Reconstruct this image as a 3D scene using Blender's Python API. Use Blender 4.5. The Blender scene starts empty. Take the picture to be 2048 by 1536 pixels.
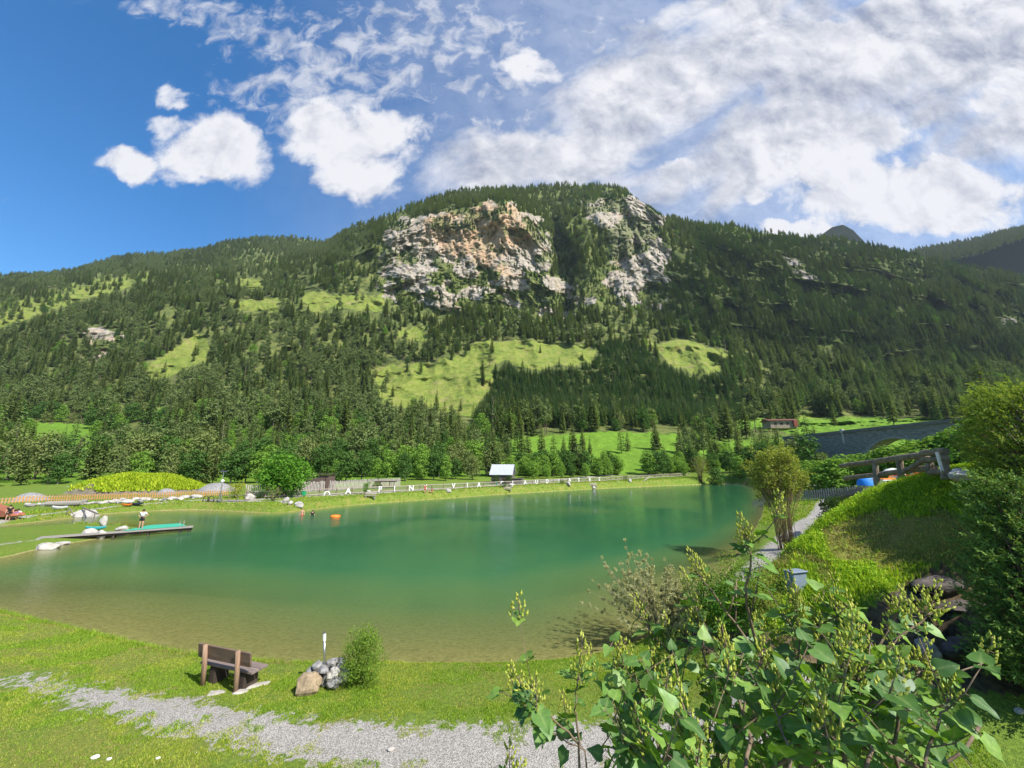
import bpy, math, random
import numpy as np
from mathutils import Vector, Matrix, Euler, noise as mn
S = bpy.context.scene
COL = S.collection
R = math.radians
rnd = random.Random(7)
# ------------------------------------------------------------------ camera
HAZE = 0.000045
F = 770.0                      # focal length in pixels of the 2048-wide photograph
PITCH = R(12.0)
CAMZ = 6.0
cam_d = bpy.data.cameras.new("camera"); cam = bpy.data.objects.new("camera", cam_d); COL.objects.link(cam)
cam_d.sensor_width = 36.0; cam_d.lens = 36.0*F/2048.0; cam_d.clip_start = 0.05; cam_d.clip_end = 9000
cam.location = (0, 0, CAMZ); cam.rotation_euler = (R(90)+PITCH, 0, 0)
S.camera = cam
# ------------------------------------------------------------------ sun and exposure
SUN_EL = R(48); SUN_DIR = Vector((0.78, -0.62, 0)).normalized()*math.cos(SUN_EL) + Vector((0, 0, math.sin(SUN_EL)))
sd_ = bpy.data.lights.new("sun", 'SUN'); sd_.energy = 5.0; sd_.angle = R(0.53); sd_.color = (1.0, 0.95, 0.86)
sun = bpy.data.objects.new("sun", sd_); COL.objects.link(sun); sun.rotation_euler = SUN_DIR.to_track_quat('Z', 'Y').to_euler()
S.view_settings.view_transform = 'Standard'; S.view_settings.look = 'None'; S.view_settings.gamma = 1
S.view_settings.exposure = 0.75
S.cycles.max_bounces = 6; S.cycles.transparent_max_bounces = 12; S.cycles.diffuse_bounces = 2; S.cycles.glossy_bounces = 3
S.cycles.use_denoising = True
try: S.cycles.denoiser = 'OPENIMAGEDENOISE'
except Exception: pass

def uv_of(px, py):
    a = (px-1024.0)/F; b = (768.0-py)/F
    yf = math.cos(PITCH)-b*math.sin(PITCH); zf = math.sin(PITCH)+b*math.cos(PITCH)
    return a/yf, zf/yf
def W(px, py, D=None, z=None):                 # a point seen at px, py in the photo, at depth D or height z
    u, v = uv_of(px, py)
    if D is None: D = (z-CAMZ)/v
    return Vector((u*D, D, CAMZ+v*D))
def proj(x, y, z):                             # numpy version of the inverse
    c, s = math.cos(PITCH), math.sin(PITCH)
    zz = z-CAMZ; f = y*c+zz*s; b = (-y*s+zz*c)
    return 1024+F*x/f, 768-F*b/f

# ------------------------------------------------------------------ world: clear blue sky with drifting cumulus
wd = bpy.data.worlds.new("World"); S.world = wd; wd.use_nodes = True
nt = wd.node_tree; N = nt.nodes; L = nt.links; N.clear()
def nn(t, tree=None, **k):
    n = (tree or nt).nodes.new(t)
    for a, b in k.items(): setattr(n, a, b)
    return n
def mth(op, a, b=None, c=None, clamp=False, tree=None):
    t = tree or nt; n = t.nodes.new('ShaderNodeMath'); n.operation = op; n.use_clamp = clamp
    for i, v in enumerate((a, b, c)):
        if v is None: continue
        if isinstance(v, (int, float)): n.inputs[i].default_value = v
        else: t.links.new(v, n.inputs[i])
    return n.outputs[0]
def vmth(op, a, b=None, tree=None):
    t = tree or nt; n = t.nodes.new('ShaderNodeVectorMath'); n.operation = op
    for i, v in enumerate((a, b)):
        if v is None: continue
        if isinstance(v, (tuple, list)): n.inputs[i].default_value = v
        else: t.links.new(v, n.inputs[i])
    return n
def mrange(v, a, b, c=0.0, d=1.0, smooth=True, tree=None):
    t = tree or nt; n = t.nodes.new('ShaderNodeMapRange'); n.interpolation_type = 'SMOOTHSTEP' if smooth else 'LINEAR'
    t.links.new(v, n.inputs[0])
    for i, x in enumerate((a, b, c, d)): n.inputs[1+i].default_value = x
    return n.outputs[0]
def noise_n(vec, scale, detail=6, rough=0.55, dist=0.0, tree=None):
    t = tree or nt; n = t.nodes.new('ShaderNodeTexNoise'); n.inputs['Scale'].default_value = scale
    n.inputs['Detail'].default_value = detail; n.inputs['Roughness'].default_value = rough; n.inputs['Distortion'].default_value = dist
    if vec is not None: t.links.new(vec, n.inputs['Vector'])
    return n
sky = nn('ShaderNodeTexSky', sky_type='NISHITA', sun_disc=False, sun_elevation=SUN_EL, altitude=900, air_density=1.0, dust_density=0.35, ozone_density=1.6)
sky.sun_rotation = math.atan2(SUN_DIR.x, SUN_DIR.y)
tc = nn('ShaderNodeTexCoord'); sep = nn('ShaderNodeSeparateXYZ'); L.new(tc.outputs['Generated'], sep.inputs[0])
ysafe = mth('MAXIMUM', sep.outputs[1], 0.12)
cu = mth('DIVIDE', sep.outputs[0], ysafe); cv = mth('DIVIDE', sep.outputs[2], ysafe)
cmb = nn('ShaderNodeCombineXYZ'); L.new(cu, cmb.inputs[0]); L.new(cv, cmb.inputs[1])
base = cmb.outputs[0]
w1 = noise_n(base, 2.2, 4, 0.6); off = vmth('SUBTRACT', w1.outputs['Color'], (0.5, 0.5, 0.5))
sc = vmth('SCALE', off.outputs[0]); sc.inputs[3].default_value = 0.28
w2 = noise_n(base, 8.0, 5, 0.65); off2 = vmth('SUBTRACT', w2.outputs['Color'], (0.5, 0.5, 0.5))
sc2 = vmth('SCALE', off2.outputs[0]); sc2.inputs[3].default_value = 0.11
warp = vmth('ADD', vmth('ADD', base, sc.outputs[0]).outputs[0], sc2.outputs[0]).outputs[0]
def blobs(lst):
    acc = None
    for (px, py, rx, ry, ang, wt) in lst:
        u, v = uv_of(px, py)
        k = 1.0+0.6*max(v, 0)+0.25*u*u
        sub = vmth('SUBTRACT', warp, (u, v, 0)).outputs[0]
        rot = nn('ShaderNodeVectorRotate', rotation_type='Z_AXIS'); L.new(sub, rot.inputs['Vector']); rot.inputs['Angle'].default_value = -R(ang)
        ml = vmth('MULTIPLY', rot.outputs[0], (F/(rx*k), F/(ry*k), 0)).outputs[0]
        ln = vmth('LENGTH', ml).outputs['Value']
        f = mrange(ln, 0.35, 1.5, wt, 0.0)
        acc = f if acc is None else mth('MAXIMUM', acc, f)
    return acc
# (pixel centre, radii, tilt, weight)
CUM = [(430, 302, 78, 56, -22, .98), (280, 322, 52, 30, -18, 0.85), (350, 180, 30, 17, -25, 0.66), (345, 238, 34, 18, -10, 0.6),
       (690, 262, 112, 68, -10, .95), (715, 350, 78, 62, 10, 0.85), (640, 250, 110, 60, 0, .5), (1820, 395, 175, 62, -3, 1.0), (1360, 345, 70, 40, 15, 0.8),
       (1480, 370, 60, 32, 10, 0.75), (1650, 88, 95, 55, -10, 1.0), (1600, 450, 75, 22, 0, 0.8), (1060, 130, 70, 45, -20, 0.75),
       (1690, 300, 120, 60, 25, 0.85), (2030, 215, 60, 40, 0, 0.8), (1190, 190, 60, 30, 10, 0.6)]
BANK = [(1330, 165, 240, 110, 35, .85), (1130, 305, 250, 62, 12, .88), (1640, 215, 330, 95, 30, .85), (1900, 60, 300, 105, 27, .9),
        (2110, 190, 230, 110, 20, .75), (1480, 50, 190, 80, 27, .75), (1570, 320, 130, 45, 28, .62), (1290, 345, 130, 30, 5, .6), (1420, 405, 120, 22, 12, .5), (1980, 330, 160, 45, 10, .45)]
WISP = [(720, 130, 210, 110, 20, 0.60), (900, 60, 190, 90, 0, 0.60), (840, 100, 60, 35, 20, 0.5), (560, 60, 160, 60, -15, 0.52), (1220, 60, 90, 60, 10, 0.55),
        (480, 190, 70, 30, -30, 0.52), (900, 250, 250, 100, 0, 0.46), (430, 20, 140, 40, -10, 0.5), (1050, 40, 50, 30, 0, 0.5), (950, 330, 160, 80, 0, 0.5), (1000, 180, 120, 60, 0, 0.55)]
cb, bb, wb = blobs(CUM), blobs(BANK), blobs(WISP)
n1 = noise_n(base, 7.5, 10, 0.64, 0.35).outputs[0]
shifted = vmth('ADD', base, (0.035, 0.05, 0)).outputs[0]
n1s = noise_n(shifted, 7.5, 10, 0.64, 0.35).outputs[0]
n2 = noise_n(base, 13, 8, 0.62, 0.5).outputs[0]
n3 = noise_n(vmth('MULTIPLY', base, (1.0, 1.6, 1)).outputs[0], 2.6, 6, 0.55, 0.3).outputs[0]
def dens(bl, amp, lo, hi, nz):
    d = mth('ADD', bl, mth('MULTIPLY', mth('SUBTRACT', nz, 0.5), amp))
    return mrange(d, lo, hi)
dc = dens(cb, 1.15, 0.32, 0.80, n1)
vr_ = nn('ShaderNodeVectorRotate', rotation_type='Z_AXIS'); L.new(base, vr_.inputs['Vector']); vr_.inputs['Angle'].default_value = -R(30)
n1b = noise_n(vmth('MULTIPLY', vr_.outputs[0], (1.0, 2.3, 1)).outputs[0], 2.6, 8, 0.54, 0.3).outputs[0]
db = dens(bb, 1.35, 0.20, 0.78, n1b)
core = mrange(mth('ADD', cb, mth('MULTIPLY', mth('SUBTRACT', n1, .5), 1.6)), .72, 1.25)
dw = dens(wb, 1.7, 0.30, 0.85, n2)
dens_all = mth('MAXIMUM', mth('MAXIMUM', dc, db), mth('MULTIPLY', dw, 0.72))
# thin veil brightening towards the right
veil = mth('MULTIPLY', mrange(cu, -1.0, 0.6), mth('ADD', 0.30, mth('MULTIPLY', n3, 0.5)))
dens_all = mth('MAXIMUM', dens_all, mth('MULTIPLY', veil, 0.8), clamp=True)
# light and shade of the cloud masses
lit = mth('MULTIPLY', mth('SUBTRACT', n1, n1s), 2.0)
thick = mth('MULTIPLY', db, mrange(n3, 0.36, 0.60))
shade = mth('ADD', mth('ADD', 0.86, lit), mth('MULTIPLY', mth('ADD', thick, mth('MULTIPLY', mth('MULTIPLY', thick, n1), .5)), -0.40))
shade = mth('ADD', shade, mth('MULTIPLY', dc, 0.16))
shade = mth('SUBTRACT', shade, mth('MULTIPLY', core, 0.20))
shade = mrange(shade, 0.02, 1.0, 0.0, 1.0, smooth=False)
cr = nn('ShaderNodeMixRGB'); L.new(shade, cr.inputs[0]); cr.inputs[1].default_value = (0.36, 0.40, 0.52, 1); cr.inputs[2].default_value = (0.90, 0.90, 0.94, 1)
bgc = nn('ShaderNodeBackground'); L.new(cr.outputs[0], bgc.inputs[0]); bgc.inputs[1].default_value = 0.60
hs = nn('ShaderNodeHueSaturation'); hs.inputs['Saturation'].default_value = 1.4; hs.inputs['Value'].default_value = 1.0; L.new(sky.outputs[0], hs.inputs['Color'])
bgs = nn('ShaderNodeBackground'); L.new(hs.outputs[0], bgs.inputs[0]); bgs.inputs[1].default_value = 0.125
mx = nn('ShaderNodeMixShader'); L.new(dens_all, mx.inputs[0]); L.new(bgs.outputs[0], mx.inputs[1]); L.new(bgc.outputs[0], mx.inputs[2])
wo = nn('ShaderNodeOutputWorld'); L.new(mx.outputs[0], wo.inputs[0])
wd.cycles.sampling_method = 'MANUAL'; wd.cycles.sample_map_resolution = 512

# ------------------------------------------------------------------ helpers
def tag(o, label=None, cat=None, group=None, kind=None):
    if label: o['label'] = label
    if cat: o['category'] = cat
    if group: o['group'] = group
    if kind: o['kind'] = kind
    return o
def empty(name, loc=(0, 0, 0), rz=0.0, label=None, cat=None, group=None):
    o = bpy.data.objects.new(name, None); COL.objects.link(o); o.location = loc; o.rotation_euler.z = rz; o.empty_display_size = 0.2
    return tag(o, label, cat, group)
def link(name, me, parent=None, loc=(0, 0, 0), mats=()):
    for m in mats: me.materials.append(m)
    o = bpy.data.objects.new(name, me); COL.objects.link(o); o.location = loc
    if parent: o.parent = parent
    return o
def dup(root, loc, rz=0.0, scale=1.0, **t):
    c = root.copy(); COL.objects.link(c); c.location = loc; c.rotation_euler.z = rz
    c.scale = (scale,)*3 if isinstance(scale, (int, float)) else scale
    for ch in root.children:
        d = ch.copy(); COL.objects.link(d); d.parent = c
        for g in ch.children:
            e = g.copy(); COL.objects.link(e); e.parent = d
    tag(c, **t); return c
def npmesh(name, V, faces, smooth=True):
    V = np.asarray(V, dtype=np.float32); faces = np.asarray(faces, dtype=np.int32)
    me = bpy.data.meshes.new(name); k = faces.shape[1]
    me.vertices.add(len(V)); me.vertices.foreach_set('co', V.ravel())
    me.loops.add(faces.size); me.loops.foreach_set('vertex_index', faces.ravel())
    me.polygons.add(len(faces)); me.polygons.foreach_set('loop_start', np.arange(0, faces.size, k, dtype=np.int32))
    try: me.polygons.foreach_set('loop_total', np.full(len(faces), k, dtype=np.int32))
    except Exception: pass
    me.polygons.foreach_set('use_smooth', np.full(len(faces), smooth, dtype=bool))
    me.update(calc_edges=True); me.validate(); return me
def fattr(me, name, vals):
    a = me.attributes.new(name, 'FLOAT', 'POINT'); a.data.foreach_set('value', np.ascontiguousarray(np.asarray(vals, dtype=np.float32).ravel()))
class MB:
    def __init__(s): s.v = []; s.f = []; s.m = []
    def add(s, vs, fs, mi=0):
        o = len(s.v); s.v += [tuple(p) for p in vs]; s.f += [tuple(i+o for i in f) for f in fs]; s.m += [mi]*len(fs); return s
    def box(s, c, d, rot=None, mi=0, bev=0.0):
        x, y, z = d[0]/2, d[1]/2, d[2]/2
        M = Matrix.Identity(3) if rot is None else (rot if isinstance(rot, Matrix) else Euler(rot).to_matrix())
        c = Vector(c)
        if bev <= 0:
            vs = [c+M@Vector((i*x, j*y, k*z)) for i in (-1, 1) for j in (-1, 1) for k in (-1, 1)]
            return s.add(vs, [(0, 1, 3, 2), (4, 6, 7, 5), (0, 4, 5, 1), (2, 3, 7, 6), (0, 2, 6, 4), (1, 5, 7, 3)], mi)
        b = min(bev, x*.9, y*.9, z*.9); vs = []
        for zz, ins in ((-z, b), (-z+b, 0), (z-b, 0), (z, b)):
            X, Y = x-ins, y-ins
            vs += [c+M@Vector(p+(zz,)) for p in ((-X, -Y+b), (-X+b, -Y), (X-b, -Y), (X, -Y+b), (X, Y-b), (X-b, Y), (-X+b, Y), (-X, Y-b))]
        fs = [tuple(reversed(range(8))), tuple(range(24, 32))]
        for r in range(3):
            for i in range(8): fs.append((r*8+i, r*8+(i+1) % 8, r*8+8+(i+1) % 8, r*8+8+i))
        return s.add(vs, fs, mi)
    def tube(s, pts, rad, n=8, mi=0, cap=True, jit=0.0):
        pts = [Vector(p) for p in pts]; rs = rad if isinstance(rad, (list, tuple)) else [rad]*len(pts)
        vs = []; fs = []
        t0 = (pts[1]-pts[0]).normalized(); ref = Vector((0, 0, 1)) if abs(t0.z) < 0.9 else Vector((1, 0, 0)); a = t0.cross(ref).normalized()
        for i, p in enumerate(pts):
            t = (pts[min(i+1, len(pts)-1)]-pts[max(i-1, 0)]).normalized()
            a = (a-t*a.dot(t)).normalized(); b = t.cross(a)
            for k in range(n):
                r = rs[i]*(1+(rnd.uniform(-jit, jit) if jit else 0)); th = 2*math.pi*k/n
                vs.append(p+a*(r*math.cos(th))+b*(r*math.sin(th)))
        for i in range(len(pts)-1):
            for k in range(n): fs.append((i*n+k, i*n+(k+1) % n, (i+1)*n+(k+1) % n, (i+1)*n+k))
        if cap: fs += [tuple(reversed(range(n))), tuple(range((len(pts)-1)*n, len(pts)*n))]
        return s.add(vs, fs, mi)
    def build(s, name, mats, parent=None, loc=(0, 0, 0), smooth=False):
        me = bpy.data.meshes.new(name); me.from_pydata(s.v, [], s.f); me.update()
        if not isinstance(mats, (list, tuple)): mats = [mats]
        for m in mats: me.materials.append(m)
        me.polygons.foreach_set('material_index', s.m)
        if smooth: me.polygons.foreach_set('use_smooth', [True]*len(s.f))
        o = bpy.data.objects.new(name, me); COL.objects.link(o); o.location = loc
        if parent: o.parent = parent
        return o
def rock_mb(mb, c, d, seed=0, sub=3, rough=0.28, mi=0, rz=0.0):
    import bmesh
    bm = bmesh.new(); bmesh.ops.create_icosphere(bm, subdivisions=sub, radius=1.0)
    o = Vector((seed*7.3, seed*3.1, seed*1.7)); M = Matrix.Rotation(rz, 3, 'Z'); vs = []
    pl = [Vector((mn.noise(o*3+Vector((i, 0, 0)))*2, mn.noise(o*3+Vector((0, i, 5)))*2, mn.noise(o+Vector((i*2, 3, 5)))*2)).normalized() for i in range(9)]
    for v in bm.verts:
        p = v.co.copy()
        for i, q in enumerate(pl):
            k = 0.62+0.08*(i % 4); t = p.dot(q)
            if t > k: p -= q*(t-k)*0.85
        p *= 1+rough*(mn.noise(v.co*1.3+o)+0.35*mn.noise(v.co*4+o))
        vs.append(Vector(c)+M@Vector((p.x*d[0]/2, p.y*d[1]/2, p.z*d[2]/2)))
    fs = [tuple(v.index for v in f.verts) for f in bm.faces]; bm.free()
    return mb.add(vs, fs, mi)

# numpy value noise
def vnoise(x, y, seed=0):
    xi = np.floor(x).astype(np.int64); yi = np.floor(y).astype(np.int64); xf = x-xi; yf = y-yi
    def h(a, b):
        n = (a*374761393+b*668265263+seed*982451653) & 0xffffffff
        n = ((n ^ (n >> 13))*1274126177) & 0xffffffff
        return ((n ^ (n >> 16)) & 0xffff)/65535.0
    sx = xf*xf*(3-2*xf); sy = yf*yf*(3-2*yf)
    return (h(xi, yi)*(1-sx)+h(xi+1, yi)*sx)*(1-sy)+(h(xi, yi+1)*(1-sx)+h(xi+1, yi+1)*sx)*sy
def fbm(x, y, o=5, seed=0, ridged=False, gain=0.5):
    s = 0; a = 1; t = 0
    for i in range(o):
        n = vnoise(x, y, seed+i*17)
        if ridged: n = 1-np.abs(2*n-1)
        s = s+a*n; t += a; a *= gain; x = x*2.03+11.3; y = y*2.03+5.7
    return s/t
def sstep(a, b, x):
    t = np.clip((x-a)/(b-a), 0, 1); return t*t*(3-2*t)

# ------------------------------------------------------------------ materials
MAT = {}
def mat_new(name):
    m = bpy.data.materials.new(name); m.use_nodes = True; t = m.node_tree; t.nodes.clear()
    out = t.nodes.new('ShaderNodeOutputMaterial'); return m, t, out
def ramp(t, fac, stops):
    r = t.nodes.new('ShaderNodeValToRGB'); t.links.new(fac, r.inputs[0])
    el = r.color_ramp.elements
    while len(el) > 1: el.remove(el[-1])
    el[0].position = stops[0][0]; el[0].color = tuple(stops[0][1])+(1,)
    for p, c in stops[1:]:
        e = el.new(p); e.color = tuple(c)+(1,)
    return r.outputs[0]
def simple(name, c1, c2=None, scale=8.0, rough=0.8, bump=0.3, metal=0.0, stretch=(1, 1, 1), spec=0.3, bdist=0.01, detail=6):
    if name in MAT: return MAT[name]
    m, t, out = mat_new(name); p = t.nodes.new('ShaderNodeBsdfPrincipled'); t.links.new(p.outputs[0], out.inputs[0])
    c2 = c2 or tuple(x*0.7 for x in c1)
    tcn = t.nodes.new('ShaderNodeTexCoord'); mp = t.nodes.new('ShaderNodeMapping'); mp.inputs['Scale'].default_value = stretch
    t.links.new(tcn.outputs['Object'], mp.inputs[0])
    nz = noise_n(mp.outputs[0], scale, detail, 0.6, 0.2, tree=t)
    col = ramp(t, nz.outputs[0], [(0.3, c2), (0.7, c1)])
    t.links.new(col, p.inputs['Base Color']); p.inputs['Roughness'].default_value = rough; p.inputs['Metallic'].default_value = metal
    p.inputs['Specular IOR Level'].default_value = spec
    if bump:
        b = t.nodes.new('ShaderNodeBump'); b.inputs['Strength'].default_value = bump; b.inputs['Distance'].default_value = bdist
        nz2 = noise_n(mp.outputs[0], scale*3, 5, 0.7, 0, tree=t)
        t.links.new(nz2.outputs[0], b.inputs['Height']); t.links.new(b.outputs[0], p.inputs['Normal'])
    MAT[name] = m; return m
def leafmat(name, cols, trans=0.35, rough=0.6, nscale=0.0, gloss=0.0, tcol=None, per='obj'):
    if name in MAT: return MAT[name]
    m, t, out = mat_new(name)
    oi = t.nodes.new('ShaderNodeObjectInfo'); g = t.nodes.new('ShaderNodeNewGeometry'); tcn = t.nodes.new('ShaderNodeTexCoord')
    f = oi.outputs['Random'] if per == 'obj' else g.outputs['Random Per Island']
    if per == 'mix':
        f = mth('ADD', mth('MULTIPLY', oi.outputs['Random'], 0.55), mth('MULTIPLY', g.outputs['Random Per Island'], 0.45), tree=t)
    if nscale:
        nz = noise_n(tcn.outputs['Object'], nscale, 3, 0.5, 0, tree=t)
        f = mth('ADD', mth('MULTIPLY', f, 0.6), mth('MULTIPLY', mth('SUBTRACT', nz.outputs[0], 0.3, tree=t), 0.9, tree=t), tree=t)
    col = ramp(t, f, [(i/(max(len(cols)-1, 1)), c) for i, c in enumerate(cols)])
    d = t.nodes.new('ShaderNodeBsdfDiffuse'); t.links.new(col, d.inputs[0])
    tr = t.nodes.new('ShaderNodeBsdfTranslucent')
    mixc = t.nodes.new('ShaderNodeMixRGB'); mixc.blend_type = 'MULTIPLY'; mixc.inputs[0].default_value = 1; t.links.new(col, mixc.inputs[1])
    mixc.inputs[2].default_value = tuple(tcol or (1.35, 1.25, 0.5))+(1,)
    t.links.new(mixc.outputs[0], tr.inputs[0])
    ms = t.nodes.new('ShaderNodeMixShader'); ms.inputs[0].default_value = trans
    t.links.new(d.outputs[0], ms.inputs[1]); t.links.new(tr.outputs[0], ms.inputs[2])
    o = ms.outputs[0]
    if gloss:
        gl = t.nodes.new('ShaderNodeBsdfGlossy'); gl.inputs['Roughness'].default_value = rough; gl.inputs[0].default_value = (0.9, 0.95, 1, 1)
        m2 = t.nodes.new('ShaderNodeMixShader'); m2.inputs[0].default_value = gloss
        t.links.new(o, m2.inputs[1]); t.links.new(gl.outputs[0], m2.inputs[2]); o = m2.outputs[0]
    t.links.new(o, out.inputs[0]); MAT[name] = m; return m
M_BARK = simple('bark', (0.16, 0.12, 0.09), (0.07, 0.05, 0.04), 6, 0.9, 0.5, stretch=(3, 3, .6))
M_PALEBARK = simple('pale_bark', (0.36, 0.33, 0.28), (0.17, 0.14, 0.11), 4, 0.9, 0.3, stretch=(3, 3, .6))
M_OLDWOOD = simple('weathered_wood', (0.23, 0.20, 0.17), (0.10, 0.085, 0.07), 5, 0.8, 0.4, stretch=(1, 1, 4))
M_GREYWOOD = simple('grey_wood', (0.36, 0.33, 0.30), (0.19, 0.17, 0.15), 6, 0.8, 0.3, stretch=(4, 4, .5))
M_DARKWOOD = simple('dark_wood', (0.075, 0.055, 0.045), (0.035, 0.025, 0.02), 7, 0.8, 0.3, stretch=(3, 3, .5))
M_WHITE = simple('white_paint', (0.78, 0.78, 0.76), (0.66, 0.66, 0.64), 3, 0.5, 0.0)
M_STONE = simple('pale_stone', (0.50, 0.47, 0.43), (0.28, 0.26, 0.24), 3.0, 0.9, 0.6, bdist=0.03)
M_GREYSTONE = simple('grey_stone', (0.35, 0.34, 0.335), (0.12, 0.115, 0.11), 5.0, 0.85, 0.6, bdist=0.03)
M_STEEL = simple('steel', (0.55, 0.55, 0.55), (0.42, 0.42, 0.42), 10, 0.3, 0.0, metal=0.9)
M_SKIN = simple('skin', (0.52, 0.30, 0.21), (0.46, 0.25, 0.17), 10, 0.55, 0)
# ================================================================== LAKE AND GROUND
SH = [(-400, 1215), (-150, 1212), (0, 1228), (60, 1243), (130, 1260), (220, 1283), (300, 1304), (390, 1322), (520, 1337), (600, 1340), (700, 1339), (800, 1337),
      (900, 1337), (1000, 1335), (1100, 1330), (1200, 1312), (1290, 1288), (1350, 1250), (1420, 1190), (1470, 1130), (1500, 1075), (1525, 1035),
      (1530, 1000), (1512, 975), (1480, 967.5), (1400, 969), (1300, 973), (1200, 977), (1100, 983), (1000, 988.5), (900, 996), (800, 1003), (700, 1010), (640, 1017),
      (605, 1021), (575, 1024), (540, 1026), (500, 1024), (430, 1020), (390, 1019), (300, 1021.5), (200, 1028), (130, 1037), (60, 1045), (0, 1051), (-400, 1070),
      (-400, 1082), (0, 1062), (100, 1055), (180, 1050.5), (250, 1052), (290, 1057), (296, 1063), (240, 1071), (180, 1079), (110, 1091), (60, 1101), (0, 1117), (-400, 1165)]
shore = np.array([W(px, py, z=0.0)[:2] for px, py in SH])
def poly_smooth(P, it=2):
    for _ in range(it):
        Q = np.roll(P, -1, 0); P = np.stack([P*.75+Q*.25, P*.25+Q*.75], 1).reshape(-1, 2)
    return P
shore = poly_smooth(shore, 2)
def inpoly(x, y, P):
    x = np.asarray(x, float); c = np.zeros(x.shape, bool); n = len(P)
    for i in range(n):
        x1, y1 = P[i]; x2, y2 = P[(i+1) % n]
        if y1 == y2: continue
        k = ((y1 > y) != (y2 > y)) & (x < (x2-x1)*(y-y1)/(y2-y1)+x1); c ^= k
    return c
def pldist(x, y, P, closed=False, hw=None):
    d = np.full(np.shape(x), 1e9); n = len(P)
    for i in range(n if closed else n-1):
        a = P[i]; b = P[(i+1) % n]; ab = b-a; l2 = (ab**2).sum()+1e-12
        t = np.clip(((x-a[0])*ab[0]+(y-a[1])*ab[1])/l2, 0, 1)
        q = np.hypot(x-a[0]-t*ab[0], y-a[1]-t*ab[1])
        if hw is not None: q = q-(hw[i]*(1-t)+hw[(i+1) % n]*t)
        d = np.minimum(d, q)
    return d
CP = []
def cp(px, py, z=None, D=None): p = W(px, py, D=D, z=z); CP.append((p.x, p.y, p.z))
for x in (-30, -20, -12, -6, 0, 5):
    for y in (4, 8, 11): CP.append((x, y, 0.45))
for p in ((1250, 1300, .35), (1350, 1300, .45), (1480, 1345, .5), (1700, 1385, .5), (1900, 1400, .5), (2048, 1400, .5), (1400, 1210, .5), (1460, 1170, .55), (1530, 1120, .6), (1590, 1060, .6), (1640, 1035, .6),
          (1600, 1020, .6), (1560, 980, .7), (1650, 1000, .8)): cp(p[0], p[1], z=p[2])
CP += [(12, 8.4, .5), (16, 8.4, .55), (24, 7, 1.0), (14, 6, .5), (8, 7.5, .5),
       (17.5, 26, .8), (19, 10, 6.0), (25, 12, 7.0), (35, 12, 8), (20, 14.5, 5.6), (21, 19, 3.6), (22, 24, 2.0), (8.5, 15.5, .8), (11, 17, .9), (13.5, 18, 1.2), (16, 18.5, 2.0), (18, 17.5, 3.6), (15, 22, 1.1), (13, 21, .9), (28, 24, 2.6), (40, 24, 5),
       (26, 34, 1.2), (34, 40, 1.6), (45, 50, 2.3), (60, 55, 3.0), (60, 75, 3.0), (40, 70, 1.5), (90, 60, 5)]
for p in ((1500, 1190, 12.4), (1560, 1132, 13.0), (1600, 1088, 13.4), (1650, 1040, 13.8), (1700, 1008, 14.0), (1740, 988, 14.1), (1800, 967, 13.7), (1850, 952, 13.4), (1920, 940, 12.8), (2000, 926, 12.4), (1520, 1270, 11.1), (1600, 1240, 11.3), (1680, 1200, 11.3), (1620, 1160, 12.2), (1700, 1110, 12.4), (1780, 1090, 12.2), (1760, 1170, 11.3), (1870, 1060, 11.8), (1960, 1080, 11.2), (1850, 1190, 10.6), (1950, 1190, 10.3)): cp(p[0], p[1], D=p[2])
for p in ((-100, 1100, .4), (100, 1068, .35), (220, 1062, .3), (0, 1080, .45), (0, 1030, .5), (100, 1022, .5), (200, 1015, .6), (300, 1012, .7), (400, 1010, .7), (450, 1008, .7), (540, 1010, .7), (0, 1008, .87), (-300, 1010, .9), (-300, 1030, .6),
          (100, 1002, .95), (250, 998, 1.05), (400, 993, 1.2), (460, 990, 1.3)): cp(p[0], p[1], z=p[2])
for p in ((490, 995, 1.2), (600, 995, 1.15), (700, 987, 1.3), (760, 984, 1.35), (900, 978, 1.4), (1000, 972, 1.5), (1100, 966, 1.65), (1200, 962, 1.75), (1300, 956, 2.1), (1380, 953, 2.4), (1480, 958, 2.0), (1550, 955, 1.8),
          (800, 962, 2.3), (1000, 957, 2.4), (1150, 951, 2.9), (1300, 946, 3.4), (600, 968, 2.0), (400, 965, 2.0), (0, 965, 2.0), (200, 965, 2.0), (1480, 942, 4.2)): cp(p[0], p[1], z=p[2])
CP += [(-200, 150, 4), (-100, 150, 4), (0, 150, 4), (100, 150, 5), (200, 150, 6), (-150, 40, 1), (150, 60, 7), (-60, 5, 1)]
CPa = np.array(CP)
def tps_fit(P, z, lam=0.05):
    n = len(P); d = np.hypot(P[:, None, 0]-P[None, :, 0], P[:, None, 1]-P[None, :, 1])
    K = d + np.eye(n)*(-lam); A = np.zeros((n+1, n+1)); A[:n, :n] = K; A[:n, n] = 1; A[n, :n] = 1
    return np.linalg.solve(A, np.append(z, 0))
tps_w = tps_fit(CPa[:, :2], CPa[:, 2])
def land(x, y):
    x = np.asarray(x, float); y = np.asarray(y, float)
    yc = np.clip(y, 4, 150); xc = np.clip(x, -220, 220)
    s = np.full(x.shape, tps_w[-1])
    for i in range(len(CPa)): s = s+tps_w[i]*np.hypot(xc-CPa[i, 0], yc-CPa[i, 1])
    s = np.maximum(s, 0.22)
    toe = 6.9+1.0*sstep(3, 9, x)
    s = s*sstep(-2, 6, y)+0.45*(1-sstep(-2, 6, y))
    s = s+np.where(y < toe, 3.95*sstep(0, 1, np.clip((toe-y)/(toe-1.0), 0, 1)), 0)
    return s
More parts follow.
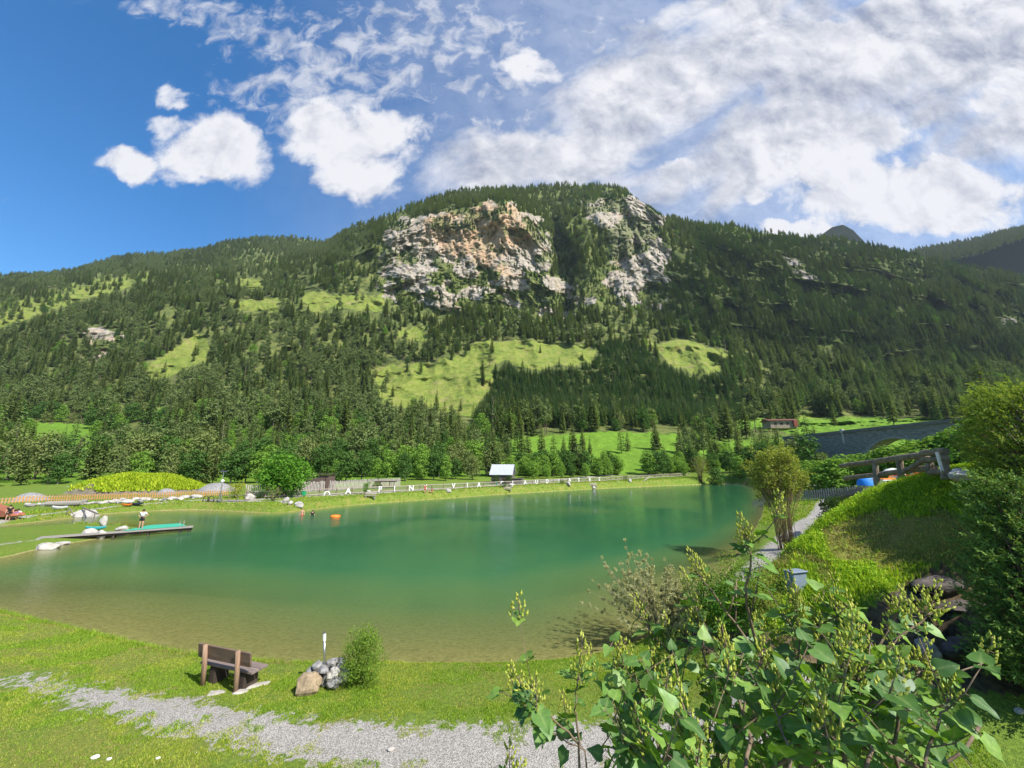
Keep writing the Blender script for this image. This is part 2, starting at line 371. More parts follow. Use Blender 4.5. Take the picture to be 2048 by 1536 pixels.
def ground_z(x, y, detail=True):
    x = np.asarray(x, float); y = np.asarray(y, float)
    d = pldist(x, y, shore, closed=True); ins = inpoly(x, y, shore); sd = np.where(ins, d, -d)   # positive in the lake
    lz = land(x, y)
    w = 0.5+1.2*sstep(12, 40, y)
    z = 0.03+(lz-0.03)*sstep(0, 1, np.clip(-sd/w, 0, 1))**0.8
    near = 1-sstep(16, 34, y)
    near = 1-sstep(20, 46, y)
    slope = 0.10+0.05*near+0.45*(1-near)*sstep(-45, -15, x)+0.1*(1-near)
    dep = np.minimum(sd*slope, 0.6+3.0*(1-near)+1.2)
    z = np.where(ins, 0.03-dep, z)
    if detail:
        z = z+np.where(ins, 0, sstep(0, 1, np.clip(-sd/1.0, 0, 1)))*((fbm(x*0.9, y*0.9, 4, 3)-0.5)*0.16*(0.4+0.6*sstep(.6, 2, lz)+0.6*sstep(20, 40, y)))
    return z, sd
def gz(x, y): return float(ground_z(np.array([x]), np.array([y]))[0][0])
def onground(px, py, z0=0.5):
    """the point of the ground seen at a pixel"""
    u, v = uv_of(px, py); Ds = np.exp(np.linspace(math.log(2.0), math.log(170), 900)); z, _ = ground_z(u*Ds, Ds)
    ray = CAMZ+v*Ds; k = np.where(z >= np.minimum(ray, 1e9))[0]
    i = k[0] if len(k) else len(Ds)-1
    return Vector((u*Ds[i], Ds[i], float(max(z[i], 0))))
# paths: pixel, half width (m)
PATHS = [([(20, 1352, .12), (120, 1378, .3), (230, 1402, .42), (350, 1428, .5), (480, 1456, .55), (650, 1480, .62), (800, 1497, .75), (1000, 1503, .85), (1200, 1497, .85), (1400, 1465, .8), (1700, 1430, .65), (2048, 1408, .6), (2500, 1395, .6)], .45),
         ([(-200, 1052, .5), (0, 1035, .5), (60, 1028, .5), (140, 1019, .5), (230, 1012, .5), (330, 1007, .5), (400, 1004, .5), (470, 1006, .5), (560, 1005, .5), (575, 1008, .2)], .7),
         ([(1480, 1165, .5), (1545, 1112, 1.0), (1600, 1060, .8), (1640, 1030, .9), (1670, 1000, .9), (1560, 975, .6)], .6),
         ([(490, 992, .7), (700, 984.5, .9), (900, 975.5, 1.0), (1100, 964, 1.2), (1300, 953.5, 1.5), (1400, 949, 1.5)], 1.6),
         ([(-200, 1100, .2), (0, 1090, .2), (75, 1080, .2)], .35)]
pw = []
for pts, z in PATHS:
    P = np.array([W(a, b, z=z)[:2] for a, b, c in pts]); pw.append((P, [c for a, b, c in pts]))
def gravel(x, y):
    g = np.full(np.shape(x), -9.0)
    for P, hw in pw: g = np.maximum(g, -pldist(x, y, P, hw=hw))
    return g
# --- polar sheet: dense in front of the camera, coarse elsewhere, to the horizon
az = np.concatenate([np.linspace(-180, -62, 40)[:-1], np.linspace(-62, 62, 760), np.linspace(62, 180, 40)[1:]])
rr = np.concatenate([np.exp(np.linspace(math.log(0.7), math.log(170), 520)), [200, 260, 340, 460, 700, 1100, 1800, 3000, 5000]])
A_, R_ = np.meshgrid(np.radians(az), rr); gx = (np.sin(A_)*R_).ravel(); gy = (np.cos(A_)*R_).ravel()
gzv, gsd = ground_z(gx, gy)
far = R_.ravel() > 175; gzv = np.where(far, np.minimum(gzv, 2.0), gzv)
ncol = len(az)
idx = np.arange(len(rr)*ncol).reshape(len(rr), ncol)
quads = np.stack([idx[:-1, :-1], idx[:-1, 1:], idx[1:, 1:], idx[1:, :-1]], -1).reshape(-1, 4)
me = npmesh('ground', np.stack([gx, gy, gzv], 1), quads)
grv = gravel(gx, gy); grv = np.where((gzv > 1.1) & (gx > 8) & (gy < 30), -9, grv); fattr(me, 'gravel', grv); fattr(me, 'sd', gsd)
gpx, gpy = proj(gx, gy, gzv)
BARE = [(1400, 1250), (1500, 1268), (1640, 1262), (1730, 1222), (1800, 1170), (1870, 1132), (1960, 1108), (2150, 1080), (2250, 1390), (2048, 1392), (1900, 1375), (1700, 1360), (1500, 1335), (1380, 1300), (1340, 1270)]
bare = inpoly(gpx, gpy, np.array(BARE, float)) & (gy > 2) & (gy < 24)
DRY = [(1640, 1060), (1720, 1030), (1850, 1000), (1960, 1060), (1960, 1120), (1840, 1130), (1750, 1140), (1660, 1120)]
dryk = inpoly(gpx, gpy, np.array(DRY, float)) & (gy > 9) & (gy < 24)
fattr(me, 'bare', bare.astype(float)); 
dr = 0.25+0.5*dryk+0.22*((gpx < 420) & (gpy > 1240) & (gy < 12))+0.25*((gy > 45) & (gy < 125) & (gsd > -7))
fattr(me, 'dry', dr)
m, t, out = mat_new('ground'); MAT['ground'] = m
p = t.nodes.new('ShaderNodeBsdfPrincipled'); t.links.new(p.outputs[0], out.inputs[0]); p.inputs['Roughness'].default_value = .9; p.inputs['Specular IOR Level'].default_value = .15
tcn = t.nodes.new('ShaderNodeTexCoord'); oc = tcn.outputs['Object']
def attr(t, n):
    a = t.nodes.new('ShaderNodeAttribute'); a.attribute_name = n; return a.outputs['Fac']
def mixc(t, f, a, b, op='MIX'):
    n = t.nodes.new('ShaderNodeMixRGB'); n.blend_type = op
    for i, v in ((0, f), (1, a), (2, b)):
        if isinstance(v, (int, float)): n.inputs[i].default_value = v
        elif isinstance(v, tuple): n.inputs[i].default_value = v+(1,)
        else: t.links.new(v, n.inputs[i])
    return n.outputs[0]
nA = noise_n(oc, 0.5, 5, .6, .3, tree=t).outputs[0]; nB = noise_n(oc, 6, 6, .65, .3, tree=t).outputs[0]; nC = noise_n(oc, 45, 4, .7, 0, tree=t).outputs[0]
nM = noise_n(oc, 14, 5, .7, .2, tree=t).outputs[0]
gr = ramp(t, mth('ADD', mth('MULTIPLY', nC, .4, tree=t), mth('MULTIPLY', nM, .6, tree=t), tree=t), [(0.32, (0.04, 0.07, 0.012)), (0.5, (0.12, 0.19, 0.025)), (0.68, (0.26, 0.34, 0.05))])
drc = ramp(t, nC, [(0.25, (0.10, 0.09, 0.025)), (0.7, (0.36, 0.31, 0.085))])
df = mth('ADD', attr(t, 'dry'), mth('MULTIPLY', mth('SUBTRACT', mth('ADD', mth('MULTIPLY', nA, .6, tree=t), mth('MULTIPLY', nB, .4, tree=t), tree=t), .5, tree=t), 2.2, tree=t), tree=t)
c1 = mixc(t, mrange(df, .25, 1.0, 0, .85, tree=t), gr, drc)
vor = t.nodes.new('ShaderNodeTexVoronoi'); vor.inputs['Scale'].default_value = 62; t.links.new(oc, vor.inputs['Vector'])
vr = t.nodes.new('ShaderNodeSeparateColor'); t.links.new(vor.outputs['Color'], vr.inputs[0])
grav = ramp(t, vr.outputs[0], [(0.0, (0.17, 0.155, 0.14)), (0.5, (0.34, 0.32, 0.295)), (1.0, (0.56, 0.53, 0.49))])
grav = mixc(t, mrange(nC, .3, .6, .5, 1.0, tree=t), mixc(t, .55, grav, (0.12, 0.11, .10), 'MIX'), grav)
gm = mth('ADD', attr(t, 'gravel'), mth('MULTIPLY', mth('SUBTRACT', mth('ADD', mth('MULTIPLY', nB, .45, tree=t), mth('MULTIPLY', noise_n(oc, 2.0, 8, .75, .8, tree=t).outputs[0], .55, tree=t), tree=t), .5, tree=t), 3.6, tree=t), tree=t)
gmask = mrange(gm, -.04, .06, tree=t)
c2 = mixc(t, gmask, c1, grav)
earth = ramp(t, nB, [(0.3, (0.035, 0.026, 0.018)), (0.5, (0.10, 0.075, 0.045)), (0.68, (0.19, 0.15, 0.07)), (0.8, (0.13, 0.16, 0.04))])
bf = mrange(mth('ADD', attr(t, 'bare'), mth('MULTIPLY', mth('SUBTRACT', nA, .5, tree=t), 1.2, tree=t), tree=t), .35, .75, tree=t)
c3 = mixc(t, bf, c2, earth)
# lake bed: olive gravel and weed
bed = ramp(t, nB, [(0.3, (0.17, 0.14, 0.055)), (0.5, (0.34, 0.28, 0.12)), (0.7, (0.46, 0.39, 0.19))])
bed = mixc(t, mrange(vr.outputs[1], .55, 1.0, 0, .5, tree=t), bed, (0.40, 0.34, 0.22))
sf = mrange(mth('ADD', attr(t, 'sd'), mth('MULTIPLY', mth('SUBTRACT', nB, .5, tree=t), .35, tree=t), tree=t), -.04, .08, tree=t)
c4 = mixc(t, sf, c3, bed)
t.links.new(c4, p.inputs['Base Color'])
bp = t.nodes.new('ShaderNodeBump'); bp.inputs['Strength'].default_value = .8; bp.inputs['Distance'].default_value = .03
hgt = mth('ADD', mth('MULTIPLY', nC, .6, tree=t), mth('ADD', nB, mth('MULTIPLY', vor.outputs['Distance'], .7, tree=t), tree=t), tree=t)
t.links.new(hgt, bp.inputs['Height']); t.links.new(bp.outputs[0], p.inputs['Normal'])
tag(link('ground', me, mats=[m]), kind='structure')

# --- water sheet
wa = np.linspace(-62, 62, 420); wr = np.exp(np.linspace(math.log(8.5), math.log(150), 300))
WA, WR = np.meshgrid(np.radians(wa), wr); wx = (np.sin(WA)*WR).ravel(); wy = (np.cos(WA)*WR).ravel()
wz, wsd = ground_z(wx, wy, False)
idx = np.arange(len(wx)).reshape(len(wr), len(wa)); q = np.stack([idx[:-1, :-1], idx[:-1, 1:], idx[1:, 1:], idx[1:, :-1]], -1).reshape(-1, 4)
keep = (wsd[q] > -0.9).all(1); q = q[keep]; used = np.unique(q); rm = np.full(len(wx), -1); rm[used] = np.arange(len(used))
me = npmesh('lake_water', np.stack([wx[used], wy[used], np.zeros(len(used))], 1), rm[q])
fattr(me, 'depth', np.maximum(-wz[used], 0))
m, t, out = mat_new('lake_water'); MAT['water'] = m
tcn = t.nodes.new('ShaderNodeTexCoord'); oc = tcn.outputs['Object']
dep = attr(t, 'depth')
nl = noise_n(oc, .09, 3, .5, .5, tree=t).outputs[0]
body = ramp(t, mth('MULTIPLY', dep, .33, tree=t), [(0.0, (0.22, 0.23, 0.075)), (0.25, (0.115, 0.205, 0.070)), (0.6, (0.038, 0.138, 0.058)), (1.0, (0.020, 0.100, 0.044))])
body = mixc(t, mrange(nl, .35, .65, 0, .35, tree=t), body, (0.028, 0.135, 0.062))
dif = t.nodes.new('ShaderNodeBsdfDiffuse'); t.links.new(body, dif.inputs[0])
tra = t.nodes.new('ShaderNodeBsdfTransparent'); tra.inputs[0].default_value = (.86, .93, .80, 1)
fac = mth('SUBTRACT', 1.0, mth('POWER', 2.718, mth('MULTIPLY', dep, -1.2, tree=t), tree=t), tree=t)
ms = t.nodes.new('ShaderNodeMixShader'); t.links.new(fac, ms.inputs[0]); t.links.new(tra.outputs[0], ms.inputs[1]); t.links.new(dif.outputs[0], ms.inputs[2])
gl = t.nodes.new('ShaderNodeBsdfGlossy'); gl.inputs['Roughness'].default_value = .03
fr = t.nodes.new('ShaderNodeFresnel'); fr.inputs['IOR'].default_value = 1.333
mp = t.nodes.new('ShaderNodeMapping'); mp.inputs['Scale'].default_value = (1.0, 2.2, 1); mp.inputs['Rotation'].default_value = (0, 0, R(12)); t.links.new(oc, mp.inputs[0])
wv = noise_n(mp.outputs[0], 2.2, 5, .62, .4, tree=t).outputs[0]; wv2 = noise_n(mp.outputs[0], 9.0, 3, .6, .3, tree=t).outputs[0]
bp = t.nodes.new('ShaderNodeBump'); t.links.new(mrange(noise_n(oc, .05, 4, .6, .6, tree=t).outputs[0], .4, .62, .22, .75, tree=t), bp.inputs['Strength']); bp.inputs['Distance'].default_value = .032
t.links.new(mth('ADD', wv, mth('MULTIPLY', wv2, .22, tree=t), tree=t), bp.inputs['Height'])
for n_ in (gl, fr): t.links.new(bp.outputs[0], n_.inputs['Normal'])
m2 = t.nodes.new('ShaderNodeMixShader'); t.links.new(mth('MULTIPLY', fr.outputs[0], .9, tree=t), m2.inputs[0]); t.links.new(ms.outputs[0], m2.inputs[1]); t.links.new(gl.outputs[0], m2.inputs[2])
t.links.new(m2.outputs[0], out.inputs[0])
tag(link('water', me, mats=[m]), kind='structure')

# ================================================================== MOUNTAIN
LN = [
 [(-700, 968, 90), (0, 964, 92), (300, 962, 95), (500, 960, 98), (800, 961, 102), (1000, 957, 116), (1150, 951, 130), (1300, 946, 145), (1480, 941, 155), (1650, 930, 140), (1800, 925, 130), (2048, 915, 125), (2700, 905, 120)],
 [(-700, 880, 200), (0, 872, 210), (180, 872, 215), (300, 884, 210), (600, 892, 205), (900, 892, 210), (1000, 884, 215), (1060, 872, 230), (1200, 867, 240), (1350, 867, 240), (1480, 880, 250), (1600, 872, 240), (1750, 862, 235), (1900, 850, 220), (2048, 838, 210), (2700, 830, 200)],
 [(-700, 800, 380), (0, 800, 390), (180, 808, 380), (300, 790, 390), (600, 800, 390), (760, 812, 385), (900, 815, 385), (1100, 795, 400), (1300, 800, 400), (1450, 828, 380), (1700, 828, 360), (1900, 822, 350), (2048, 800, 350), (2700, 790, 340)],
 [(-700, 700, 520), (0, 700, 530), (150, 725, 500), (250, 715, 505), (330, 700, 520), (450, 700, 520), (600, 705, 530), (760, 738, 500), (850, 725, 510), (950, 695, 530), (1050, 685, 545), (1180, 695, 540), (1250, 700, 540), (1370, 685, 550), (1460, 712, 530), (1600, 735, 520), (1800, 735, 510), (2048, 725, 500), (2700, 700, 500)],
 [(-700, 640, 640), (0, 625, 650), (150, 650, 600), (250, 650, 600), (350, 610, 650), (450, 605, 660), (600, 605, 660), (700, 598, 670), (780, 598, 670), (850, 605, 665), (1000, 622, 655), (1120, 640, 650), (1160, 640, 650), (1250, 615, 670), (1330, 608, 670), (1450, 640, 660), (1600, 655, 660), (1800, 670, 650), (2048, 670, 640), (2700, 640, 640)],
 [(-700, 590, 820), (0, 585, 830), (150, 572, 850), (300, 560, 860), (450, 562, 850), (600, 550, 830), (700, 505, 800), (760, 470, 780), (850, 428, 770), (950, 412, 770), (1010, 400, 775), (1050, 425, 780), (1100, 470, 790), (1140, 440, 800), (1180, 405, 810), (1250, 395, 820), (1300, 415, 815), (1340, 455, 800), (1450, 510, 800), (1600, 530, 810), (1800, 560, 800), (2048, 605, 780), (2700, 640, 760)],
 [(-700, 585, 1300), (-200, 570, 1300), (0, 553, 1300), (100, 549, 1300), (160, 540, 1300), (190, 528, 1320), (250, 512, 1350), (330, 509, 1400), (400, 501, 1450), (450, 484, 1500), (510, 477, 1500), (600, 476, 1500), (655, 486, 1400), (690, 464, 1000), (720, 452, 980), (760, 438, 980), (810, 418, 980), (860, 400, 980), (905, 385, 1000), (950, 382, 1050), (1030, 377, 1100), (1100, 372, 1100), (1180, 371, 1100), (1240, 375, 1080), (1270, 395, 1020), (1320, 428, 980), (1360, 443, 980), (1420, 450, 1000), (1466, 450, 1000), (1510, 464, 1020), (1600, 474, 1040), (1680, 478, 1060), (1740, 490, 1060), (1800, 504, 1040), (1880, 522, 1020), (1960, 538, 1000), (2048, 556, 980), (2200, 590, 950), (2700, 640, 900)]]
SEG = [26, 46, 56, 56, 170, 80]
ucol = np.linspace(uv_of(-560, 932)[0], uv_of(2640, 932)[0], 1150)
lv = []
for ln in LN:
    a = np.array([(uv_of(px, py)[0], D, uv_of(px, py)[1]) for px, py, D in ln]); o = np.argsort(a[:, 0]); a = a[o]
    D = np.interp(ucol, a[:, 0], a[:, 1]); v = np.interp(ucol, a[:, 0], a[:, 2])
    k = np.ones(9)/9; D = np.convolve(np.pad(D, 4, 'edge'), k, 'valid'); v = np.convolve(np.pad(v, 2, 'edge'), np.ones(5)/5, 'valid'); lv.append((D, v))
rowsD = []; rowsV = []; tt = []
for i, n in enumerate(SEG):
    for j in range(n):
        f = j/n; rowsD.append(lv[i][0]*(1-f)+lv[i+1][0]*f); rowsV.append(lv[i][1]*(1-f)+lv[i+1][1]*f); tt.append(i+f)
rowsD.append(lv[-1][0]); rowsV.append(lv[-1][1]); tt.append(6.0)
Dm = np.array(rowsD); Vm = np.array(rowsV); tt = np.array(tt)
def smrows(M, w):
    P = np.pad(M, ((w, w), (0, 0)), 'edge'); return sum(P[i:i+M.shape[0]] for i in range(2*w+1))/(2*w+1)
Ds_, Vs_ = smrows(Dm, 7), smrows(Vm, 7)
blend = np.clip(np.minimum(np.arange(len(tt)), len(tt)-1-np.arange(len(tt)))/10.0, 0, 1)[:, None]
Dm = Dm*(1-blend)+Ds_*blend; Vm = Vm*(1-blend)+Vs_*blend
U2 = np.repeat(ucol[None, :], len(tt), 0); T2 = np.repeat(tt[:, None], len(ucol), 1)
mpx, mpy = proj(U2*Dm, Dm, CAMZ+Vm*Dm)
def pm(px, py, P, soft=9, seed=1, amp=44, fr=0.05):
    """soft polygon mask in the picture-angle chart, with ragged edges"""
    P = np.array(P, float); jx = (fbm(px*fr, py*fr, 4, seed)-.5)*amp; jy = (fbm(px*fr+40, py*fr, 4, seed+5)-.5)*amp
    x = px+jx; y = py+jy; d = pldist(x, y, P, closed=True); s = np.where(inpoly(x, y, P), d, -d)
    return sstep(-soft/2, soft/2, s)
K1 = [(762, 468), (800, 448), (860, 428), (930, 414), (990, 405), (1012, 398), (1040, 415), (1075, 440), (1100, 470), (1104, 520), (1092, 545), (1130, 560), (1152, 590), (1158, 628), (1120, 632), (1060, 622), (1000, 640), (960, 622), (900, 616), (840, 604), (780, 606), (752, 575), (758, 500)]
K2 = [(1165, 405), (1195, 386), (1250, 386), (1300, 402), (1330, 432), (1322, 480), (1345, 540), (1342, 618), (1270, 612), (1205, 598), (1165, 615), (1150, 570), (1195, 535), (1230, 505), (1210, 455), (1170, 440)]
K3 = [(163, 655), (205, 655), (252, 672), (240, 692), (190, 722), (172, 690)]
K4 = [(1555, 512), (1590, 520), (1640, 560), (1610, 575), (1580, 545)]
K5 = [(1985, 640), (2048, 628), (2090, 640), (2080, 665), (2000, 660)]
K6 = [(1120, 610), (1158, 610), (1160, 645), (1125, 640)]
CL = [[(750, 738), (800, 728), (860, 728), (930, 708), (955, 682), (1050, 683), (1110, 690), (1170, 690), (1192, 702), (1185, 728), (1110, 728), (1075, 742), (1010, 722), (990, 728), (982, 770), (960, 800), (945, 835), (900, 825), (850, 812), (780, 812), (755, 800)],
      [(1295, 688), (1370, 680), (1410, 690), (1458, 710), (1452, 742), (1400, 750), (1340, 725)], [(285, 748), (330, 708), (400, 665), (418, 680), (412, 722), (360, 742), (310, 765)],
      [(-300, 620), (0, 603), (60, 597), (130, 572), (200, 560), (290, 545), (305, 556), (250, 578), (180, 595), (110, 615), (60, 636), (0, 655), (-300, 670)], [(440, 598), (560, 600), (560, 622), (470, 618)],
      [(598, 598), (620, 585), (700, 592), (765, 590), (765, 622), (660, 615), (630, 630)], [(1010, 888), (1060, 874), (1150, 868), (1250, 864), (1340, 866), (1375, 880), (1365, 898), (1250, 900), (1140, 902), (1060, 910)],
      [(1255, 900), (1292, 900), (1292, 948), (1258, 948)], [(1400, 893), (1495, 880), (1500, 900), (1420, 910)], [(30, 838), (100, 845), (185, 850), (185, 882), (30, 882)],
      [(1425, 842), (1560, 832), (1650, 832), (1900, 838), (1960, 850), (1900, 880), (1650, 880), (1560, 860), (1430, 860)], [(1625, 680), (1680, 680), (1690, 695), (1640, 695)], [(790, 660), (850, 655), (860, 680), (800, 678)], [(480, 560), (520, 555), (530, 575), (490, 580)], [(230, 815), (320, 812), (320, 835), (240, 840)]]
rockm = np.maximum.reduce([pm(mpx, mpy, k, 8, 11) for k in (K1, K2)]+[pm(mpx, mpy, k, 6, 11, 8) for k in (K3, K4, K5, K6)])
# wooded ledges break up the rock face
led = fbm(mpx*0.022+mpy*0.012, mpy*0.05-mpx*0.012, 5, 91)
low = sstep(505, 590, mpy)
gully = pm(mpx, mpy, [(1098, 440), (1118, 440), (1160, 520), (1140, 640), (1122, 640), (1112, 540)], 14, 4, 10)
rock = np.clip(rockm*(1-sstep(.49-.055*low, .53-.055*low, led)*(.6+.4*low))*(1-.8*pm(mpx, mpy, [(1120, 470), (1200, 450), (1215, 500), (1150, 570), (1112, 550)], 10, 9, 12)), 0, 1)
# relief: buttresses and gullies, moved along the line of sight so that the outline stays put
rg = fbm(U2*9+T2*0.35, T2*2.2, 5, 21, ridged=True); rg2 = fbm(U2*40+T2*1.1, T2*8.0-U2*9, 5, 33, ridged=True, gain=.6); spur = fbm((U2-T2*0.16)*5.2, T2*.9+U2*1.0, 4, 55, ridged=True)
edge = sstep(5.98, 5.55, T2)*sstep(0.2, 1.4, T2)
rs = np.maximum(pm(mpx, mpy, K1, 46, 11), pm(mpx, mpy, K2, 40, 11)); rs = np.maximum(rs, np.clip(rockm, 0, 1)*.35)
def terr(n, k, s=.72):
    q = n*k; f = np.floor(q); return (f+sstep(s, 1.0, q-f))/k
wx_ = (fbm(U2*16, T2*4, 4, 101)-.5)*1.6; wy_ = (fbm(U2*16+9, T2*4+3, 4, 103)-.5)*1.6
st1 = terr(fbm(U2*20-T2*5.5+wx_, T2*5+U2*7+wy_, 5, 111), 13); st2 = terr(fbm(U2*46+T2*4+wx_*2, T2*3.2-U2*5+wy_, 5, 113, gain=.6), 15); st3 = fbm(U2*150-T2*9, T2*30+U2*40, 4, 117, ridged=True, gain=.6)
big_ = fbm(U2*10+T2*.6, T2*1.6, 3, 119, ridged=True)
dD = edge*(-0.14*(rg-.55)-0.055*(spur-.55)*(U2 > -2)*1.6)*(0.55+.75*sstep(.35, .8, U2)) + rs*sstep(6, 5.8, T2)*(-.060*(st1-.5)-.050*(st2-.5)-.014*(st3-.5)-.025*(big_-.5)) + gully*edge*.07 - 0.03*edge*(fbm(U2*22, T2*7, 4, 8)-.5)
Dm = Dm*(1+dD)
X = U2*Dm; Z = CAMZ+Vm*Dm; Y = Dm.copy()
zb, _ = ground_z(X[0], Y[0], False)
# back of the mountain falls away
bk = []
for j, (dd, dz) in enumerate(((1.03, -12), (1.10, -70), (1.3, -260), (1.6, -500), (2.0, -650))):
    bk.append((X[-1]*dd, Y[-1]*dd, np.maximum(Z[-1]+dz, -5)))
X = np.vstack([X]+[b[0] for b in bk]); Y = np.vstack([Y]+[b[1] for b in bk]); Z = np.vstack([Z]+[b[2] for b in bk])
Z[0] = np.minimum(Z[0], zb-.4)
nr = X.shape[0]; nc = X.shape[1]
idx = np.arange(nr*nc).reshape(nr, nc); q = np.stack([idx[:-1, :-1], idx[:-1, 1:], idx[1:, 1:], idx[1:, :-1]], -1).reshape(-1, 4)
MV = np.stack([X.ravel(), Y.ravel(), Z.ravel()], 1)
me = npmesh('mountain', MV, q)
pad = np.zeros((len(bk), nc))
warm = (.65*pm(mpx, mpy, [(850, 425), (1010, 398), (1090, 450), (1000, 540), (960, 540), (870, 480)], 60, 3, 40)+.35*pm(mpx, mpy, K1, 30, 3, 20)+.25*pm(mpx, mpy, K2, 30, 3, 20)+.6*pm(mpx, mpy, K3, 20, 3, 10))*1.0
fattr(me, 'rock', np.vstack([rock, pad])); fattr(me, 'warm', np.vstack([warm, pad]))
clr = np.maximum.reduce([pm(mpx, mpy, k, 6, 31+i, 16, .06) for i, k in enumerate(CL)])
fattr(me, 'clear', np.vstack([clr, pad]))
m, t, out = mat_new('mountain'); MAT['mountain'] = m
p = t.nodes.new('ShaderNodeBsdfPrincipled'); t.links.new(p.outputs[0], out.inputs[0]); p.inputs['Roughness'].default_value = .95; p.inputs['Specular IOR Level'].default_value = .1
tcn = t.nodes.new('ShaderNodeTexCoord'); oc = tcn.outputs['Object']
a1 = noise_n(oc, .012, 6, .65, .4, tree=t).outputs[0]; a2 = noise_n(oc, .075, 8, .7, .6, tree=t).outputs[0]; a3 = noise_n(oc, .35, 5, .7, .2, tree=t).outputs[0]
mp = t.nodes.new('ShaderNodeMapping'); mp.inputs['Scale'].default_value = (1, 1, 2.4); mp.inputs['Rotation'].default_value = (0, R(28), 0); t.links.new(oc, mp.inputs[0])
a4 = noise_n(mp.outputs[0], .05, 9, .72, .8, tree=t).outputs[0]
rk = ramp(t, a4, [(0.30, (0.11, 0.095, 0.08)), (0.44, (0.30, 0.26, 0.22)), (0.58, (0.44, 0.385, 0.33)), (.75, (.54, .48, .42))])
wk = ramp(t, a2, [(0.3, (0.27, 0.18, 0.12)), (0.5, (0.44, 0.30, 0.19)), (0.7, (0.54, 0.42, 0.31))])
wf = mrange(mth('ADD', attr(t, 'warm'), mth('MULTIPLY', mth('SUBTRACT', a1, .5, tree=t), 2.4, tree=t), tree=t), .3, 1.0, tree=t)
rk = mixc(t, wf, rk, wk)
rk = mixc(t, mrange(a2, .52, .62, 0, .8, tree=t), rk, (.09, .115, .04))
gs = ramp(t, mth('ADD', mth('MULTIPLY', a2, .6, tree=t), mth('MULTIPLY', a3, .4, tree=t), tree=t), [(0.32, (0.05, 0.07, 0.02)), (0.43, (0.13, 0.18, 0.035)), (0.53, (0.20, 0.24, 0.045)), (0.60, (0.24, 0.21, 0.09)), (.68, (.32, .26, .18))])
wood = ramp(t, a2, [(0.3, (0.045, 0.065, 0.02)), (0.5, (0.11, 0.135, 0.04)), (0.62, (0.17, 0.19, 0.055)), (0.75, (0.22, 0.17, 0.10))])
low_ = ramp(t, a3, [(0.3, (0.10, 0.20, 0.02)), (0.7, (0.18, 0.32, 0.035))])
sepn = t.nodes.new('ShaderNodeSeparateXYZ'); t.links.new(oc, sepn.inputs[0])
gs = mixc(t, mrange(sepn.outputs[2], 40, 55, 1, 0, tree=t), gs, low_)
wood = mixc(t, mrange(sepn.outputs[2], 16, 30, 1, 0, tree=t), wood, low_)
base_ = mixc(t, mrange(mth('ADD', attr(t, 'clear'), mth('MULTIPLY', mth('SUBTRACT', a2, .5, tree=t), 1.3, tree=t), tree=t), .25, .6, tree=t), wood, gs)
cc = mixc(t, mrange(mth('ADD', attr(t, 'rock'), mth('MULTIPLY', mth('SUBTRACT', a3, .5, tree=t), .5, tree=t), tree=t), .3, .6, tree=t), base_, rk)
t.links.new(cc, p.inputs['Base Color'])
bp = t.nodes.new('ShaderNodeBump'); bp.inputs['Strength'].default_value = 1.0; bp.inputs['Distance'].default_value = 3.5
t.links.new(mth('ADD', mth('MULTIPLY', a4, 1.0, tree=t), mth('ADD', mth('MULTIPLY', a2, .6, tree=t), mth('MULTIPLY', a3, .12, tree=t), tree=t), tree=t), bp.inputs['Height'])
t.links.new(bp.outputs[0], p.inputs['Normal'])
tag(link('hillside', me, mats=[m]), kind='structure')

# far ridges behind
def ridge(name, pts, D, depth, mat, drop=400, nz=0.004):
    a = np.array([uv_of(px, py) for px, py in pts]); us = np.linspace(a[0, 0], a[-1, 0], 220); vs = np.interp(us, a[:, 0], a[:, 1]); V = []; n = 30
    for j in range(n):
        f = j/(n-1.0); d = D-depth*(1-f); z = (CAMZ+vs*D)-drop*(1-f)
        k = 1+nz*6*(fbm(us*14, np.full_like(us, f*3), 4, 5)-.5)*(1-f)
        V.append(np.stack([us*d*k, np.full_like(us, d)*k, CAMZ+(z-CAMZ)*k], 1))
    V.append(np.stack([us*D*1.3, np.full_like(us, D*1.3), CAMZ+vs*D-drop], 1))
    V = np.vstack(V); idx = np.arange(len(V)).reshape(n+1, 220); q = np.stack([idx[:-1, :-1], idx[:-1, 1:], idx[1:, 1:], idx[1:, :-1]], -1).reshape(-1, 4)
    return tag(link(name, npmesh(name, V, q), mats=[mat]), kind='structure'), V
M_FARWOOD = simple('far_wood', (0.016, 0.028, 0.018), (0.008, 0.016, 0.012), .02, .95, 0, spec=0)
M_FARROCK = simple('far_rock', (0.20, 0.21, 0.20), (0.10, 0.12, 0.09), .01, .95, .6, bdist=8)
hill_o, hillV = ridge('distant_hill', [(1780, 515), (1822, 503), (1850, 497), (1900, 487), (1950, 479), (2000, 464), (2048, 455), (2200, 430), (2700, 400)], 1700, 420, M_FARWOOD, 330)
ridge('distant_peak', [(1560, 540), (1620, 505), (1645, 486), (1668, 473), (1690, 469), (1710, 478), (1735, 500), (1800, 530)], 2600, 500, M_FARROCK, 260)

